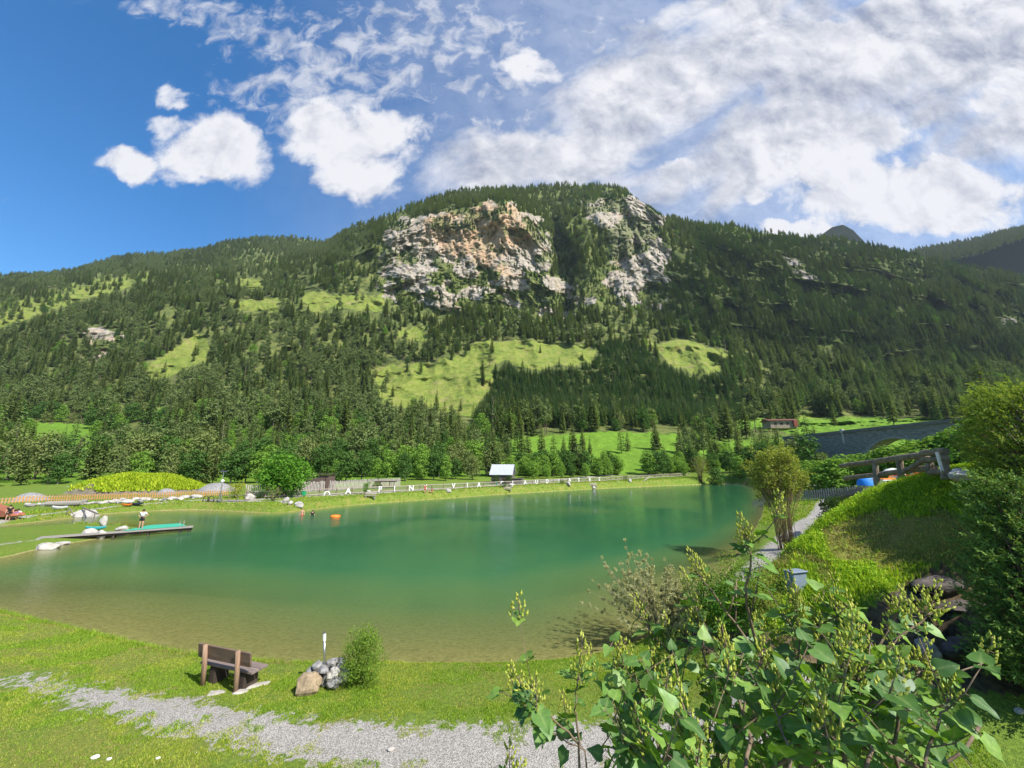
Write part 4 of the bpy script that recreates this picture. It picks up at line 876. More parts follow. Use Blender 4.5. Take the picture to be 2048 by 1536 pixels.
cm = leaf_cloud('foliage', [(tuple(t_), (.24, .24, .34)) for t_ in tips if t_.z > 2.9 or g.random() < .4], 10500, .155, seed=22, flat=.8, long=2.2, inner=.1); cm.materials.append(M_WIL); link('foliage', cm, e)
# grey-leaved spiky shrub at the water
q = onground(1318, 1266); q.z = max(q.z, .1); e = empty('grey_shrub', q, 0, 'spiky grey-green shrub leaning over the water', 'shrub'); b = MB(); tips = []
for k in range(130):
    th = g.uniform(0, 6.28); el = g.uniform(.25, 1.35); l = g.uniform(1.5, 2.7)*(1.0 if math.cos(th) < .3 else .8); s = Vector((math.cos(th)*.15, math.sin(th)*.15, 0)); d_ = Vector((math.cos(th)*math.cos(el), math.sin(th)*math.cos(el), math.sin(el))); e_ = s+d_*l+Vector((0, 0, .2))
    m_ = s.lerp(e_, .5)+Vector((0, 0, .06)); b.tube([s, m_, e_], [.011, .007, .002], 5, cap=False)
    for _ in range(7):
        c_ = s.lerp(e_, g.uniform(.3, .95)); f_ = c_+(d_+Vector((g.uniform(-.7, .7), g.uniform(-.7, .7), g.uniform(-.2, .9)))).normalized()*g.uniform(.15, .4); b.tube([c_, f_], [.004, .0015], 3, cap=False); tips.append((c_, f_))
b.build('stems', simple('grey_twig', (.26, .24, .15), (.16, .15, .09), 3, .8, .1), e, smooth=True)
cm = leaf_cloud('foliage', [(tuple(a_.lerp(c_, g.random())), (.06, .06, .06)) for a_, c_ in tips], 26000, .07, seed=23, flat=.8, long=2.4, inner=.1); cm.materials.append(M_BUD); link('foliage', cm, e)
q = onground(1440, 1262); bush('dark_shrub', q, 1.5, 2.2, 5200, .06, M_MAPLE, 'dense green shrub between the grey shrub and the lilac', seed=24, stems=14, lob=12, long=1.6)
q = onground(1500, 1215); bush('leafy_shrub', q, 1.4, 2.4, 3000, .06, M_LIME, 'low leafy shrub behind the top of the lilac', seed=25, stems=10, lob=10, long=1.6)
q = onground(722, 1370); bush('young_birch_bush', q, 1.36, 1.3, 8500, .038, M_LIME, 'bright green upright bush right of the lamp and stone pile', seed=26, stems=16, lob=20, long=1.5, z0=.06, flat=.8, top=1.35, woody=.006)
# big feathery shrubs at the right edge
def feather(name, loc, h, w, d, n, mat, label, seed):
    g = random.Random(seed); e = empty(name, loc, 0, label, 'shrub'); b = MB(); V = []; rg_ = np.random.default_rng(seed); cents = []
    for k in range(n):
        th = g.uniform(0, 6.28); ph = g.uniform(.05, 1.0); rad = g.uniform(.55, 1.0)
        c_ = Vector((math.cos(th)*w*rad*math.sqrt(1-(ph*.85)**2), math.sin(th)*d*rad*math.sqrt(1-(ph*.85)**2), h*(.12+.86*ph)*(.8+.2*rad)))
        out_ = Vector((math.cos(th), math.sin(th), .35+ph*.7)).normalized(); l = g.uniform(.35, .75); root = c_-out_*l*.5; tip = c_+out_*l*.5+Vector((0, 0, -.08)); cents.append((root, tip))
    for k in range(n//6):
        r_, t_ = cents[g.randrange(len(cents))]; b.tube([(0, 0, 0), Vector((r_.x*.5, r_.y*.5, r_.z*.55)), r_, t_], [.035, .02, .01, .003], 5, cap=False)
    b.build('stems', M_BARK, e, smooth=True); A = np.array([list(r_)+list(t_) for r_, t_ in cents]); m_ = 26
    f = rg_.random((n, m_, 1)); C = A[:, None, :3]*(1-f)+A[:, None, 3:]*f; ax = (A[:, 3:]-A[:, :3])[:, None]; ax = ax/np.linalg.norm(ax, axis=2, keepdims=True)
    sd_2 = rg_.normal(size=(n, m_, 3))*.75+ax*1.0; sd_2 /= np.linalg.norm(sd_2, axis=2, keepdims=True); nn_ = rg_.normal(size=(n, m_, 3)); bb_ = np.cross(sd_2, nn_); bb_ /= np.linalg.norm(bb_, axis=2, keepdims=True)
    s = rg_.uniform(.05, .12, (n, m_, 1)); wd_ = s*.17; v = np.stack([C, C+sd_2*s*.5+bb_*wd_, C+sd_2*s, C+sd_2*s*.5-bb_*wd_], 2).reshape(-1, 3)
    cm = npmesh('foliage', v, np.arange(len(v)).reshape(-1, 4), False); cm.materials.append(mat); link('foliage', cm, e); return e
M_FEA = leafmat('leaf_feather', [(0.12, 0.19, 0.035), (0.22, 0.31, 0.06), (0.30, 0.38, 0.09)], trans=.35, per='isl')
M_FED = leafmat('leaf_feather_dark', [(0.07, 0.14, 0.035), (0.14, 0.24, 0.06), (0.22, 0.32, 0.09)], trans=.25, per='isl')
feather('feathery_shrub', (14.9, 10.8, 5.0), 3.5, 2.0, 1.6, 1600, M_FEA, 'feathery light green shrub at the right edge on top of the mound', 31)
feather('feathery_shrub', (11.5, 8.9, 1.0), 5.0, 1.75, 1.0, 2200, M_FED, 'darker feathery shrub hanging over the shaded bank at the right edge', 32)

# ================================================================== LILAC IN FRONT
M_LIL = leafmat('lilac_leaf', [(0.06, 0.14, 0.025), (0.10, 0.21, 0.035), (0.15, 0.29, 0.045), (0.24, 0.38, 0.06)], trans=.30, rough=.5, gloss=.035, per='isl', tcol=(1.5, 1.5, .4))
M_CAP = leafmat('seed_capsule', [(0.24, 0.26, 0.04), (0.38, 0.42, 0.07), (0.50, 0.52, 0.12)], trans=.15, per='isl')
M_LSTEM = simple('lilac_stem', (0.26, 0.19, 0.13), (0.11, 0.075, 0.05), 30, .8, .4, bdist=.002)
_t = M_LIL.node_tree; _at = _t.nodes.new('ShaderNodeAttribute'); _at.attribute_name = 'rib'; _r = mth('POWER', _at.outputs['Fac'], 7.0, tree=_t)
_tc = _t.nodes.new('ShaderNodeTexCoord'); _nz = noise_n(_tc.outputs['Object'], 55, 3, .6, .4, tree=_t).outputs[0]
for n_ in list(_t.nodes):
    if n_.type in ('BSDF_DIFFUSE', 'BSDF_TRANSLUCENT'):
        src = n_.inputs[0].links[0].from_socket; m1_ = mixc(_t, mth('MULTIPLY', _r, .45, tree=_t), src, (.34, .44, .14)); m2_ = mixc(_t, mrange(_nz, .35, .7, 0, .35, tree=_t), m1_, (.02, .06, .012)); _t.links.new(m2_, n_.inputs[0])
lil = empty('lilac_bush', (1.0, 1.2, 3.6), 0, 'large lilac bush with heart-shaped leaves and yellow-green seed clusters filling the lower right', 'lilac bush'); LO = Vector(lil.location)
g = random.Random(41); lstem = MB(); LVv = []; LVf = []; panic = []
def lilac_leaf(pos, dirv, nrm, s):
    """heart-shaped leaf, folded along its midrib"""
    d = dirv.normalized(); n_ = (nrm-d*nrm.dot(d)).normalized(); b_ = n_.cross(d); o = len(LVv)
    prof = [(0.0, .16), (-.06, .30), (.10, .44), (.32, .45), (.58, .31), (.80, .14), (1.0, .0)]; fold = g.uniform(.02, .30); curl = g.uniform(-.05, .55); tw = g.uniform(-.45, .45)
    mids = [(0.0), (.04), (.14), (.34), (.58), (.80), (1.0)]
    for i, (x, w) in enumerate(prof):
        mx_ = mids[i]; dz = -curl*mx_*mx_*s*.6
        wv_ = .05*s*math.sin(i*2.1+tw*7)
        for q_, (xx, ww) in enumerate(((mx_, 0), (x, w), (x, -w))):
            up = fold*abs(ww)*s+(0 if q_ == 0 else wv_*(1 if q_ == 1 else -1))+tw*ww*s*xx
            LVv.append(tuple(pos+d*(xx*s)+b_*(ww*s)+n_*(dz+up)-LO))
    for i in range(6):
        a = o+3*i; LVf.extend([(a, a+3, a+4, a+1), (a, a+2, a+5, a+3)])
def leaf_pair(pt, axis, s, n=2):
    ref = Vector((g.uniform(-1, 1), g.uniform(-1, 1), g.uniform(-.5, .6))); side = axis.cross(ref).normalized()
    for k in range(n):
        sg = 1 if k == 0 else -1; dirv = (side*sg*.9+axis*.45+Vector((0, 0, -.25+g.uniform(-.3, .3))))
        pet = pt+dirv.normalized()*s*.22; lstem.tube([pt-LO, pet-LO], [.0013, .001], 4, cap=False)
        lilac_leaf(pet, dirv, Vector((g.uniform(-.45, .45), g.uniform(-.55, .25), 1)), s*g.uniform(.75, 1.15))
def panicle(base, axis, l):
    axis = axis.normalized(); mb = MB(); nbr = int(l/.0085); mb.tube([base-LO, base+axis*l-LO], [.0018, .0007], 4, cap=False, mi=1)
    side = axis.cross(Vector((.3, .5, .2))).normalized(); s2 = axis.cross(side)
    for i in range(nbr):
        f = i/nbr; th = i*2.4; rad = (.026*(1-f)**.8+.004)*g.uniform(.7, 1.2); c = base+axis*l*f
        for q_ in range(3 if f < .6 else 2):
            t2 = th+q_*2.1; o_ = side*math.cos(t2)+s2*math.sin(t2); st = c+o_*rad*g.uniform(.4, 1.0)
            d = (axis*1.0+o_*.38+Vector((0, 0, .25))+Vector((g.uniform(-.2, .2), g.uniform(-.2, .2), 0))).normalized(); ln = g.uniform(.013, .020); w = ln*.23
            if q_ == 0: mb.tube([c-LO, st-LO], [.0009, .0007], 3, cap=False, mi=1)
            s3 = d.cross(Vector((.2, .9, .3))).normalized(); s4 = d.cross(s3); vs = [st-LO]
            for k_ in range(5): a = k_*1.2566; vs.append(st-LO+d*ln*.42+(s3*math.cos(a)+s4*math.sin(a))*w)
            vs.append(st-LO+d*ln); mb.add(vs, [(0, 1+k_, 1+(k_+1) % 5) for k_ in range(5)]+[(6, 1+(k_+1) % 5, 1+k_) for k_ in range(5)])
    panic.append((mb, base))
def stem(pts, r0, leaves=True, twigs=0, pan=True, ls=.085, panl=.10, lf=.3):
    P3 = [W(px, py, D=D) for px, py, D in pts]; Q = []
    for i in range(len(P3)-1):
        for k in range(4): f = k/4; Q.append(P3[i].lerp(P3[i+1], f)+Vector((g.uniform(-1, 1), g.uniform(-1, 1), g.uniform(-1, 1)))*.004)
    Q.append(P3[-1]); n_ = len(Q); lstem.tube([q-LO for q in Q], [max(.0019, r0*(1-.75*i/(n_-1))) for i in range(n_)], 7)
    ax = (Q[-1]-Q[-3]).normalized()
    for i in range(1, n_):
        f = i/(n_-1); a_ = (Q[i]-Q[i-1]).normalized()
        if leaves and f > lf and i % 2 == 0: leaf_pair(Q[i], a_, ls*g.uniform(.8, 1.15))
        if twigs and g.random() < twigs and f > .12:
            d = (a_*.5+Vector((g.uniform(-1, 1), g.uniform(-.6, .6), g.uniform(.1, 1.0))).normalized()).normalized(); l = g.uniform(.08, .20); e_ = Q[i]+d*l; m_ = Q[i].lerp(e_, .5)+Vector((0, 0, -.01)); lstem.tube([Q[i]-LO, m_-LO, e_-LO], [r0*.4, r0*.3, r0*.2], 5)
            leaf_pair(m_, d, ls*.9); leaf_pair(e_, d, ls*g.uniform(.7, 1.1))
            if g.random() < .42: panicle(e_, d*.5+Vector((g.uniform(-.15, .15), 0, .8)), g.uniform(.06, .10))
    if pan:
        panicle(Q[-1], ax*.6+Vector((0, 0, .5)), panl)
        for k in range(g.choice((1, 2, 2))): d = (ax+Vector((g.uniform(-.8, .8), g.uniform(-.3, .3), g.uniform(-.1, .5)))).normalized(); panicle(Q[-1]-ax*.02, d, panl*g.uniform(.6, .9))
ST = [([(1600, 1640, 1.35), (1560, 1500, 1.4), (1545, 1380, 1.45), (1500, 1290, 1.5), (1440, 1205, 1.5), (1400, 1150, 1.5)], .009, .16, .38),
      ([(1545, 1380, 1.45), (1500, 1250, 1.4), (1490, 1190, 1.35), (1502, 1110, 1.3), (1490, 1080, 1.3)], .006, .06, .4),
      ([(1150, 1640, 1.2), (1160, 1500, 1.2), (1150, 1430, 1.2), (1152, 1385, 1.2), (1158, 1345, 1.2)], .004, 0, .55), ([(1160, 1490, 1.2), (1110, 1440, 1.18), (1075, 1400, 1.16), (1060, 1398, 1.15)], .003, .1, .5),
      ([(1190, 1640, 1.3), (1170, 1500, 1.3), (1110, 1470, 1.3), (1085, 1450, 1.3)], .003, .15, .4), ([(1250, 1640, 1.3), (1260, 1500, 1.35), (1235, 1420, 1.4), (1240, 1340, 1.4)], .005, .5, .25),
      ([(1330, 1640, 1.3), (1320, 1500, 1.35), (1290, 1400, 1.4), (1260, 1330, 1.4)], .005, .5, .25), ([(1380, 1640, 1.3), (1390, 1480, 1.4), (1360, 1380, 1.45), (1340, 1290, 1.5)], .006, .5, .2),
      ([(1420, 1640, 1.3), (1440, 1480, 1.4), (1430, 1380, 1.45), (1400, 1290, 1.5), (1395, 1240, 1.5)], .006, .5, .2), ([(1480, 1640, 1.1), (1500, 1480, 1.2), (1470, 1380, 1.25), (1450, 1300, 1.3)], .006, .5, .25),
      ([(1560, 1500, 1.4), (1590, 1380, 1.35), (1600, 1280, 1.3), (1590, 1220, 1.3)], .005, .3, .3), ([(1650, 1640, 1.3), (1640, 1500, 1.3), (1630, 1400, 1.3), (1640, 1300, 1.35), (1635, 1250, 1.35)], .006, .55, .25),
      ([(1700, 1640, 1.2), (1690, 1480, 1.25), (1690, 1380, 1.3), (1680, 1280, 1.3), (1672, 1220, 1.3)], .007, .25, .3), ([(1690, 1400, 1.3), (1745, 1310, 1.3), (1820, 1260, 1.3), (1860, 1225, 1.3)], .006, .15, .55),
      ([(1745, 1310, 1.3), (1770, 1270, 1.3), (1795, 1225, 1.3)], .004, 0, .7), ([(1820, 1640, 1.2), (1790, 1500, 1.2), (1800, 1400, 1.2), (1840, 1340, 1.2)], .006, .5, .25),
      ([(1860, 1640, 1.1), (1850, 1520, 1.1), (1880, 1440, 1.1), (1900, 1400, 1.1)], .005, .4, .25), ([(1720, 1640, 1.1), (1740, 1500, 1.15), (1730, 1420, 1.2), (1710, 1350, 1.2)], .006, .55, .2),
      ([(1560, 1640, 1.0), (1580, 1520, 1.0), (1560, 1450, 1.05), (1540, 1390, 1.1)], .005, .5, .2), ([(1420, 1640, 1.0), (1400, 1540, 1.0), (1380, 1470, 1.05)], .004, .5, .1),
      ([(1300, 1640, 1.0), (1310, 1560, 1.0), (1290, 1500, 1.05)], .004, .5, .1), ([(1640, 1640, 1.0), (1660, 1540, 1.0), (1650, 1470, 1.0)], .004, .5, .1), ([(1520, 1600, 1.5), (1530, 1440, 1.6), (1580, 1330, 1.65), (1560, 1290, 1.65)], .005, .6, .15),
      ([(1330, 1600, 1.5), (1350, 1450, 1.6), (1300, 1380, 1.65), (1310, 1330, 1.65)], .004, .6, .15), ([(1760, 1600, 1.5), (1740, 1450, 1.6), (1780, 1380, 1.65), (1760, 1340, 1.65)], .004, .6, .15), ([(1010, 1700, 1.2), (1020, 1600, 1.2), (1020, 1560, 1.2)], .003, 0, .3),
      ([(1450, 1640, 1.6), (1460, 1500, 1.7), (1500, 1400, 1.75), (1480, 1350, 1.75)], .005, .6, .15), ([(1620, 1640, 1.6), (1610, 1500, 1.7), (1680, 1440, 1.75), (1640, 1380, 1.75)], .005, .6, .15)]
for pts, r0, tw, lf in ST: stem(pts, r0, twigs=tw, lf=lf, panl=g.uniform(.08, .12), ls=.052)
# thicker bare crossing branches low in the bush
for pts, r0 in (([(1500, 1560, 1.3), (1640, 1480, 1.3), (1750, 1500, 1.25), (1900, 1560, 1.2)], .006), ([(1600, 1540, 1.2), (1700, 1450, 1.2), (1760, 1400, 1.2)], .008), ([(1250, 1560, 1.5), (1420, 1470, 1.5), (1540, 1430, 1.45)], .006), ([(1840, 1560, 1.3), (1930, 1500, 1.3), (1960, 1450, 1.3)], .004)):
    Q = [W(*p_[:2], D=p_[2])-LO for p_ in pts]; lstem.tube(Q, r0, 7)
# leaves facing us along the base
for k in range(240):
    px = g.uniform(1210, 1900); py = g.uniform(1330+abs(px-1560)*.12, 1545); c_ = W(px, py, D=g.uniform(1.15, 1.75)); d = Vector((g.uniform(-1, 1), g.uniform(-1, .4), g.uniform(-.8, .5))).normalized(); lstem.tube([c_-LO, c_-d*.05-Vector((0, 0, .05))-LO], [.0013, .002], 4, cap=False); leaf_pair(c_, d, .052)
lstem.build('stems', M_LSTEM, lil, smooth=True)
me_ = bpy.data.meshes.new('foliage'); me_.from_pydata(LVv, [], LVf); fattr(me_, 'rib', np.tile([1.0, 0, 0], len(LVv)//3)); me_.polygons.foreach_set('use_smooth', [True]*len(LVf)); link('foliage', me_, lil, mats=[M_LIL])
panic.sort(key=lambda t_: t_[1].y)
for mb, b_ in panic[:99]: mb.build('seed_cluster', [M_CAP, M_LSTEM], lil)
if len(panic) > 99:
    m_ = MB()
    for mb, b_ in panic[99:]: m_.add(mb.v, mb.f)
    o_ = m_.build('seed_clusters', [M_CAP], lil); o_['kind'] = 'stuff'
# ================================================================== GRASS
def tufts(name, X, Y, Z, hgt, label, mat, blades=4, seed=0, spread=.02, wid=.006, lean=.5, kindname='stuff'):
    g = np.random.default_rng(seed); n = len(X); m = n*blades; bx = np.repeat(X, blades)+g.normal(size=m)*spread; by = np.repeat(Y, blades)+g.normal(size=m)*spread; bz = np.repeat(Z, blades)-.01
    h = np.repeat(hgt, blades)*g.uniform(.5, 1.2, m); th = g.uniform(0, 6.283, m); w = wid*g.uniform(.6, 1.4, m); l = lean*g.random(m)*h; t2 = g.uniform(0, 6.283, m)
    B = np.stack([bx, by, bz], 1); s = np.stack([np.cos(th), np.sin(th), 0*th], 1)*w[:, None]; o = np.stack([np.cos(t2)*l, np.sin(t2)*l, 0*l], 1); up = np.stack([0*h, 0*h, h], 1)
    v = np.stack([B-s, B+s, B+s*.7+o*.35+up*.55, B-s*.7+o*.35+up*.55, B+o+up], 1).reshape(-1, 3); i = np.arange(m)[:, None]*5
    f1 = np.concatenate([i, i+1, i+2, i+3], 1); f2 = np.concatenate([i+3, i+2, i+4, i+4], 1)
    me = bpy.data.meshes.new(name); me.vertices.add(len(v)); me.vertices.foreach_set('co', v.astype(np.float32).ravel())
    lp = np.concatenate([f1, f2[:, :3]], 1).astype(np.int32); me.loops.add(lp.size); me.loops.foreach_set('vertex_index', lp.ravel()); me.polygons.add(2*m)
    st = np.stack([np.arange(m)*7, np.arange(m)*7+4], 1).ravel().astype(np.int32); me.polygons.foreach_set('loop_start', st)
    try: me.polygons.foreach_set('loop_total', np.tile([4, 3], m).astype(np.int32))
    except Exception: pass
    me.update(calc_edges=True); o_ = link(name, me, mats=[mat]); return tag(o_, label, 'grass', kind='stuff')
M_GRASS = leafmat('grass_blade', [(0.11, 0.17, 0.018), (0.27, 0.36, 0.035), (0.42, 0.50, 0.06), (0.58, 0.56, 0.17)], trans=.35, per='isl')
M_WEED = leafmat('weed_blade', [(0.09, 0.17, 0.015), (0.19, 0.32, 0.03), (0.30, 0.46, 0.05), (0.44, 0.54, 0.09)], trans=.4, per='isl')
M_STRAW = leafmat('straw_blade', [(0.20, 0.22, 0.05), (0.34, 0.31, 0.10), (0.45, 0.40, 0.16)], trans=.3, per='isl')
g = np.random.default_rng(3)
def cand(n, x0, x1, y0, y1, pw_=1.0):
    x = g.uniform(x0, x1, n); y = y0+(y1-y0)*g.random(n)**pw_; z, sd = ground_z(x, y); px, py = proj(x, y, z); gr_ = gravel(x, y); nz = fbm(x*2.2, y*2.2, 5, 61); return x, y, z, sd, px, py, gr_, nz
x, y, z, sd, px, py, gr_, nz = cand(300000, -24, 9, 6.3, 17)
k = (sd < -.05) & (px > -420) & (px < 2000) & (py < 1600) & (g.random(len(x)) < 1.0) & ((gr_+(nz-.5)*2.6) < -.02)
bn = inpoly(px, py, np.array(BARE, float)); k &= ~bn | (g.random(len(x)) < .25)
hg = .040+.03*sstep(-.45, -.05, sd)+.05*((sd > -.45) & (x < -3.2)); hg = hg*(.6+.9*fbm(x*1.3, y*1.3, 3, 9))
nl_ = fbm(x*1.1, y*1.1, 5, 45); dp_ = fbm(x*.55+3, y*.9, 5, 46); kd = k & (dp_ > .57-.05*(px < 420)) & (g.random(len(x)) < .8); k = k & ~kd; tufts('faded_grass', x[kd], y[kd], z[kd], hg[kd]*.8, 'paler yellowish worn patches in the near lawn', M_STRAW, 3, 15, .02, .005, .9); kk = k & (nl_ > .5); k = k & (nl_ <= .5)
tufts('lawn_grass', x[k], y[k], z[k], hg[k], 'short sunlit grass of the near shore lawn', M_GRASS, 4, 1, .02, .005, .7)
tufts('lush_grass', x[kk], y[kk], z[kk], hg[kk]*1.25, 'brighter lush patches of grass in the near lawn', M_WEED, 4, 12, .02, .006, .8)
k = k | kk
k2 = (sd < -.05) & (px > -420) & (px < 1400) & (nz > .53) & (g.random(len(x)) < .6) & (((gr_+(nz-.5)*2.6) < .25))
tufts('dry_grass', x[k2], y[k2], z[k2], hg[k2]*.8, 'yellowed grass patches beside the gravel path', M_STRAW, 3, 2, .02, .003, .9)
x, y, z, sd, px, py, gr_, nz = cand(24000, -24, -2.5, 9.5, 18); k = (sd < -.02) & (sd > -.42) & (px < 560) & (px > -420)
tufts('shore_grass', x[k], y[k], z[k], np.full(k.sum(), .20), 'taller grass fringe along the near shore, left of the bench', M_WEED, 6, 3, .04, .006, .8)
# mound, right slope below the camera
x, y, z, sd, px, py, gr_, nz = cand(120000, 7, 30, 9.6, 34, 1.3)
k = (sd < -.2) & (px > 1330) & (px < 2300) & (z > .75) & (gr_ < -.2) & (~inpoly(px, py, np.array(BARE, float)) | (g.random(len(x)) < .08)); dk = inpoly(px, py, np.array(DRY, float)); nz2 = fbm(x*.8, y*.8, 4, 13)
k3 = k & (dk & (nz2 > .38) | (nz2 > .60))
tufts('mound_grass', x[k & ~k3], y[k & ~k3], z[k & ~k3], (.09+.17*nz2)[k & ~k3], 'lush weeds and grass covering the mound on the right', leafmat('mound_blade', [(0.12, 0.24, 0.02), (0.24, 0.40, 0.03), (0.36, 0.54, 0.05), (0.52, 0.62, 0.09)], trans=.5, per='isl'), 7, 4, .09, .010, 1.0)
tufts('mound_dry_grass', x[k3], y[k3], z[k3], (.05+.08*nz2)[k3], 'yellowish dry grass patches on the mound', M_STRAW, 5, 5, .06, .010, .9)
wv_ = fbm(x*1.1+5, y*1.1, 4, 63); kw = k & ~k3 & (wv_ > .36) | k3 & (g.random(len(x)) < .12); nW = int(kw.sum()); rg_ = np.random.default_rng(77); ix = np.where(kw)[0][rg_.integers(0, nW, 170000)]
hW = (.03+.15*rg_.random(len(ix)))*(.5+1.4*(wv_[ix]-.3)); C_ = np.stack([x[ix]+rg_.normal(size=len(ix))*.07, y[ix]+rg_.normal(size=len(ix))*.07, z[ix]+hW], 1)
n_1 = rg_.normal(size=C_.shape)*.55+np.array([.25, -.25, 1.0]); n_1 /= np.linalg.norm(n_1, axis=1)[:, None]; a_1 = rg_.normal(size=C_.shape); a_1 -= n_1*(a_1*n_1).sum(1)[:, None]; a_1 /= np.linalg.norm(a_1, axis=1)[:, None]; b_1 = np.cross(n_1, a_1); s_1 = rg_.uniform(.035, .085, (len(ix), 1))
v_1 = np.stack([C_-a_1*s_1*.5, C_+b_1*s_1*.25, C_+a_1*s_1*.5, C_-b_1*s_1*.25], 1).reshape(-1, 3); me_ = npmesh('mound_weeds', v_1, np.arange(len(v_1)).reshape(-1, 4), False)
tag(link('mound_weeds', me_, mats=[leafmat('weed_leaf', [(0.10, 0.22, 0.02), (0.20, 0.38, 0.03), (0.34, 0.54, 0.05), (0.50, 0.62, 0.10)], trans=.4, per='isl')]), 'small-leaved lime green weeds spread over the mound on the right', 'weeds', kind='stuff')
x, y, z, sd, px, py, gr_, nz = cand(26000, 3.5, 13, 3.0, 7.4); k = (px > 1640) & (px < 2300) & (py > 1330) & (py < 1750)
tufts('slope_grass', x[k], y[k], z[k], (.10+.16*nz)[k], 'long bright grass on the slope in the bottom right corner', M_WEED, 6, 6, .04, .006, .9)
x, y, z, sd, px, py, gr_, nz = cand(90000, -75, 75, 40, 135, 1.0); k = (sd < -.1) & (sd > -7) & (gr_ < -.1)
tufts('bank_grass', x[k], y[k], z[k], np.full(k.sum(), .22), 'sunlit grass of the far lake bank', leafmat('bank_blade', [(0.10, 0.22, 0.02), (0.19, 0.34, 0.03), (0.30, 0.40, 0.05), (0.40, 0.38, 0.10)], trans=.35, per='isl'), 4, 7, .12, .05, .6)
# yellow-green herbs over the earth heap, left of the lake
def heap(name, px0, px1, pyt, D, depth, mat, zb, kind_='structure', seed=0, skew=.5, label=None, cat=None):
    a = at(px0, 985, D=D); b = at(px1, 985, D=D); cx = (a.x+b.x)/2; hw = (b.x-a.x)/2; hz = at((px0+px1)/2, pyt, D=D).z; V = []; nx, ny = 90, 50
    for j in range(ny):
        for i in range(nx):
            s = -1.15+2.3*i/(nx-1); t_ = -1.15+2.3*j/(ny-1); r_ = math.sqrt((s-(skew-.5)*.3)**2+t_*t_); h_ = max(0, 1-r_**2.2)**.9 if r_ < 1 else 0
            xx = cx+s*hw; yy = D+t_*depth; zg = gz(xx, yy) if (i % 6 == 0 and j % 6 == 0) else None
            n_ = mn.noise(Vector((xx*.25, yy*.25, seed)))*.5+mn.noise(Vector((xx*.9, yy*.9, seed)))*.2
            V.append((xx, yy, zb-.4+h_*(hz-zb+.4)*(1+n_*.35)))
    idx = np.arange(nx*ny).reshape(ny, nx); q_ = np.stack([idx[:-1, :-1], idx[:-1, 1:], idx[1:, 1:], idx[1:, :-1]], -1).reshape(-1, 4); me = npmesh(name, V, q_); o_ = link(name, me, mats=[mat])
    tag(o_, label, cat, kind=kind_); return np.array(V)
M_EARTH = simple('heap_earth', (.24, .20, .14), (.12, .10, .07), 1.2, .95, .6, bdist=.1)
HV = heap('hill', 148, 405, 950, 74, 6.5, M_EARTH, 1.6, seed=3)
heap('gravel_heap', 395, 470, 966, 72, 3, M_GREYSTONE, 1.6, 'thing', 5, label='grey gravel heap behind the orange fence by the solar lamp', cat='gravel heap')
heap('gravel_heap', 315, 352, 977, 68, 1.5, M_GREYSTONE, 1.5, 'thing', 6, label='small pale gravel heap in front of the green mound', cat='gravel heap')
heap('gravel_heap', 38, 92, 985, 60, 2, M_GREYSTONE, 1.2, 'thing', 7, label='low grey gravel heap at the left behind the orange fence', cat='gravel heap')
gg = np.random.default_rng(8); HVs = HV[HV[:, 2] > 1.8]; s_ = HVs[gg.integers(0, len(HVs), 9000)]+gg.normal(size=(9000, 3))*np.array([.25, .15, 0]); hpx, _ = proj(s_[:, 0], s_[:, 1], s_[:, 2]); s_ = s_[(hpx > 195) | (gg.random(len(hpx)) < .12)]
M_HERB = leafmat('herb_yellow', [(0.20, 0.32, 0.02), (0.36, 0.48, 0.03), (0.52, 0.58, 0.05)], trans=.3, per='isl')
tufts('herbs', s_[:, 0], s_[:, 1], s_[:, 2]-.1, np.full(len(s_), .55), 'yellow-green herbs growing all over the earth mound', M_HERB, 6, 9, .25, .09, 1.0)

# ================================================================== FENCES
def frame_from(a, b):
    d = Vector((b.x-a.x, b.y-a.y, 0)); return d.length, math.atan2(d.y, d.x)
def along(pts, step):
    out_ = []; carry = 0
    for a, b in zip(pts[:-1], pts[1:]):
        l = (b-a).length; s = carry
        while s < l: out_.append((a.lerp(b, s/l), math.atan2(b.y-a.y, b.x-a.x))); s += step
        carry = s-l
    return out_
def gpts(pxs): return [onground(px, py) for px, py in pxs]
# rail fence along the bank
RF = [at(px, py, z=z_) for px, py, z_ in [(492, 999, .95), (600, 996.5, .95), (700, 990, 1.12), (760, 986, 1.2), (900, 979, 1.3), (1000, 973, 1.42), (1100, 967, 1.58), (1200, 962.5, 1.7), (1300, 956.5, 2.05), (1385, 952.5, 2.38)]]
for p_ in RF: p_.z = gz(p_.x, p_.y)
M_RAIL = simple('rail_wood', (.38, .335, .285), (.23, .195, .165), 3, .8, .2, stretch=(.5, .5, 4)); M_POST = simple('post_wood', (.20, .15, .11), (.10, .07, .05), 5, .85, .3, stretch=(3, 3, .5))
fr_ = empty('rail_fence', RF[0], 0, 'long wooden rail fence carrying the white letters along the far bank', 'fence'); O = Vector(RF[0])
rt, rb_, ms_ = MB(), MB(), MB(); sp = along(RF, 2.55)
for (p_, a_) in sp:
    b = MB(); b.box((0, 0, .5), (.16, .16, 1.2), (0, 0, a_), bev=.02); o_ = b.build('post', M_POST, fr_, Vector((p_.x, p_.y, gz(p_.x, p_.y)))-O)
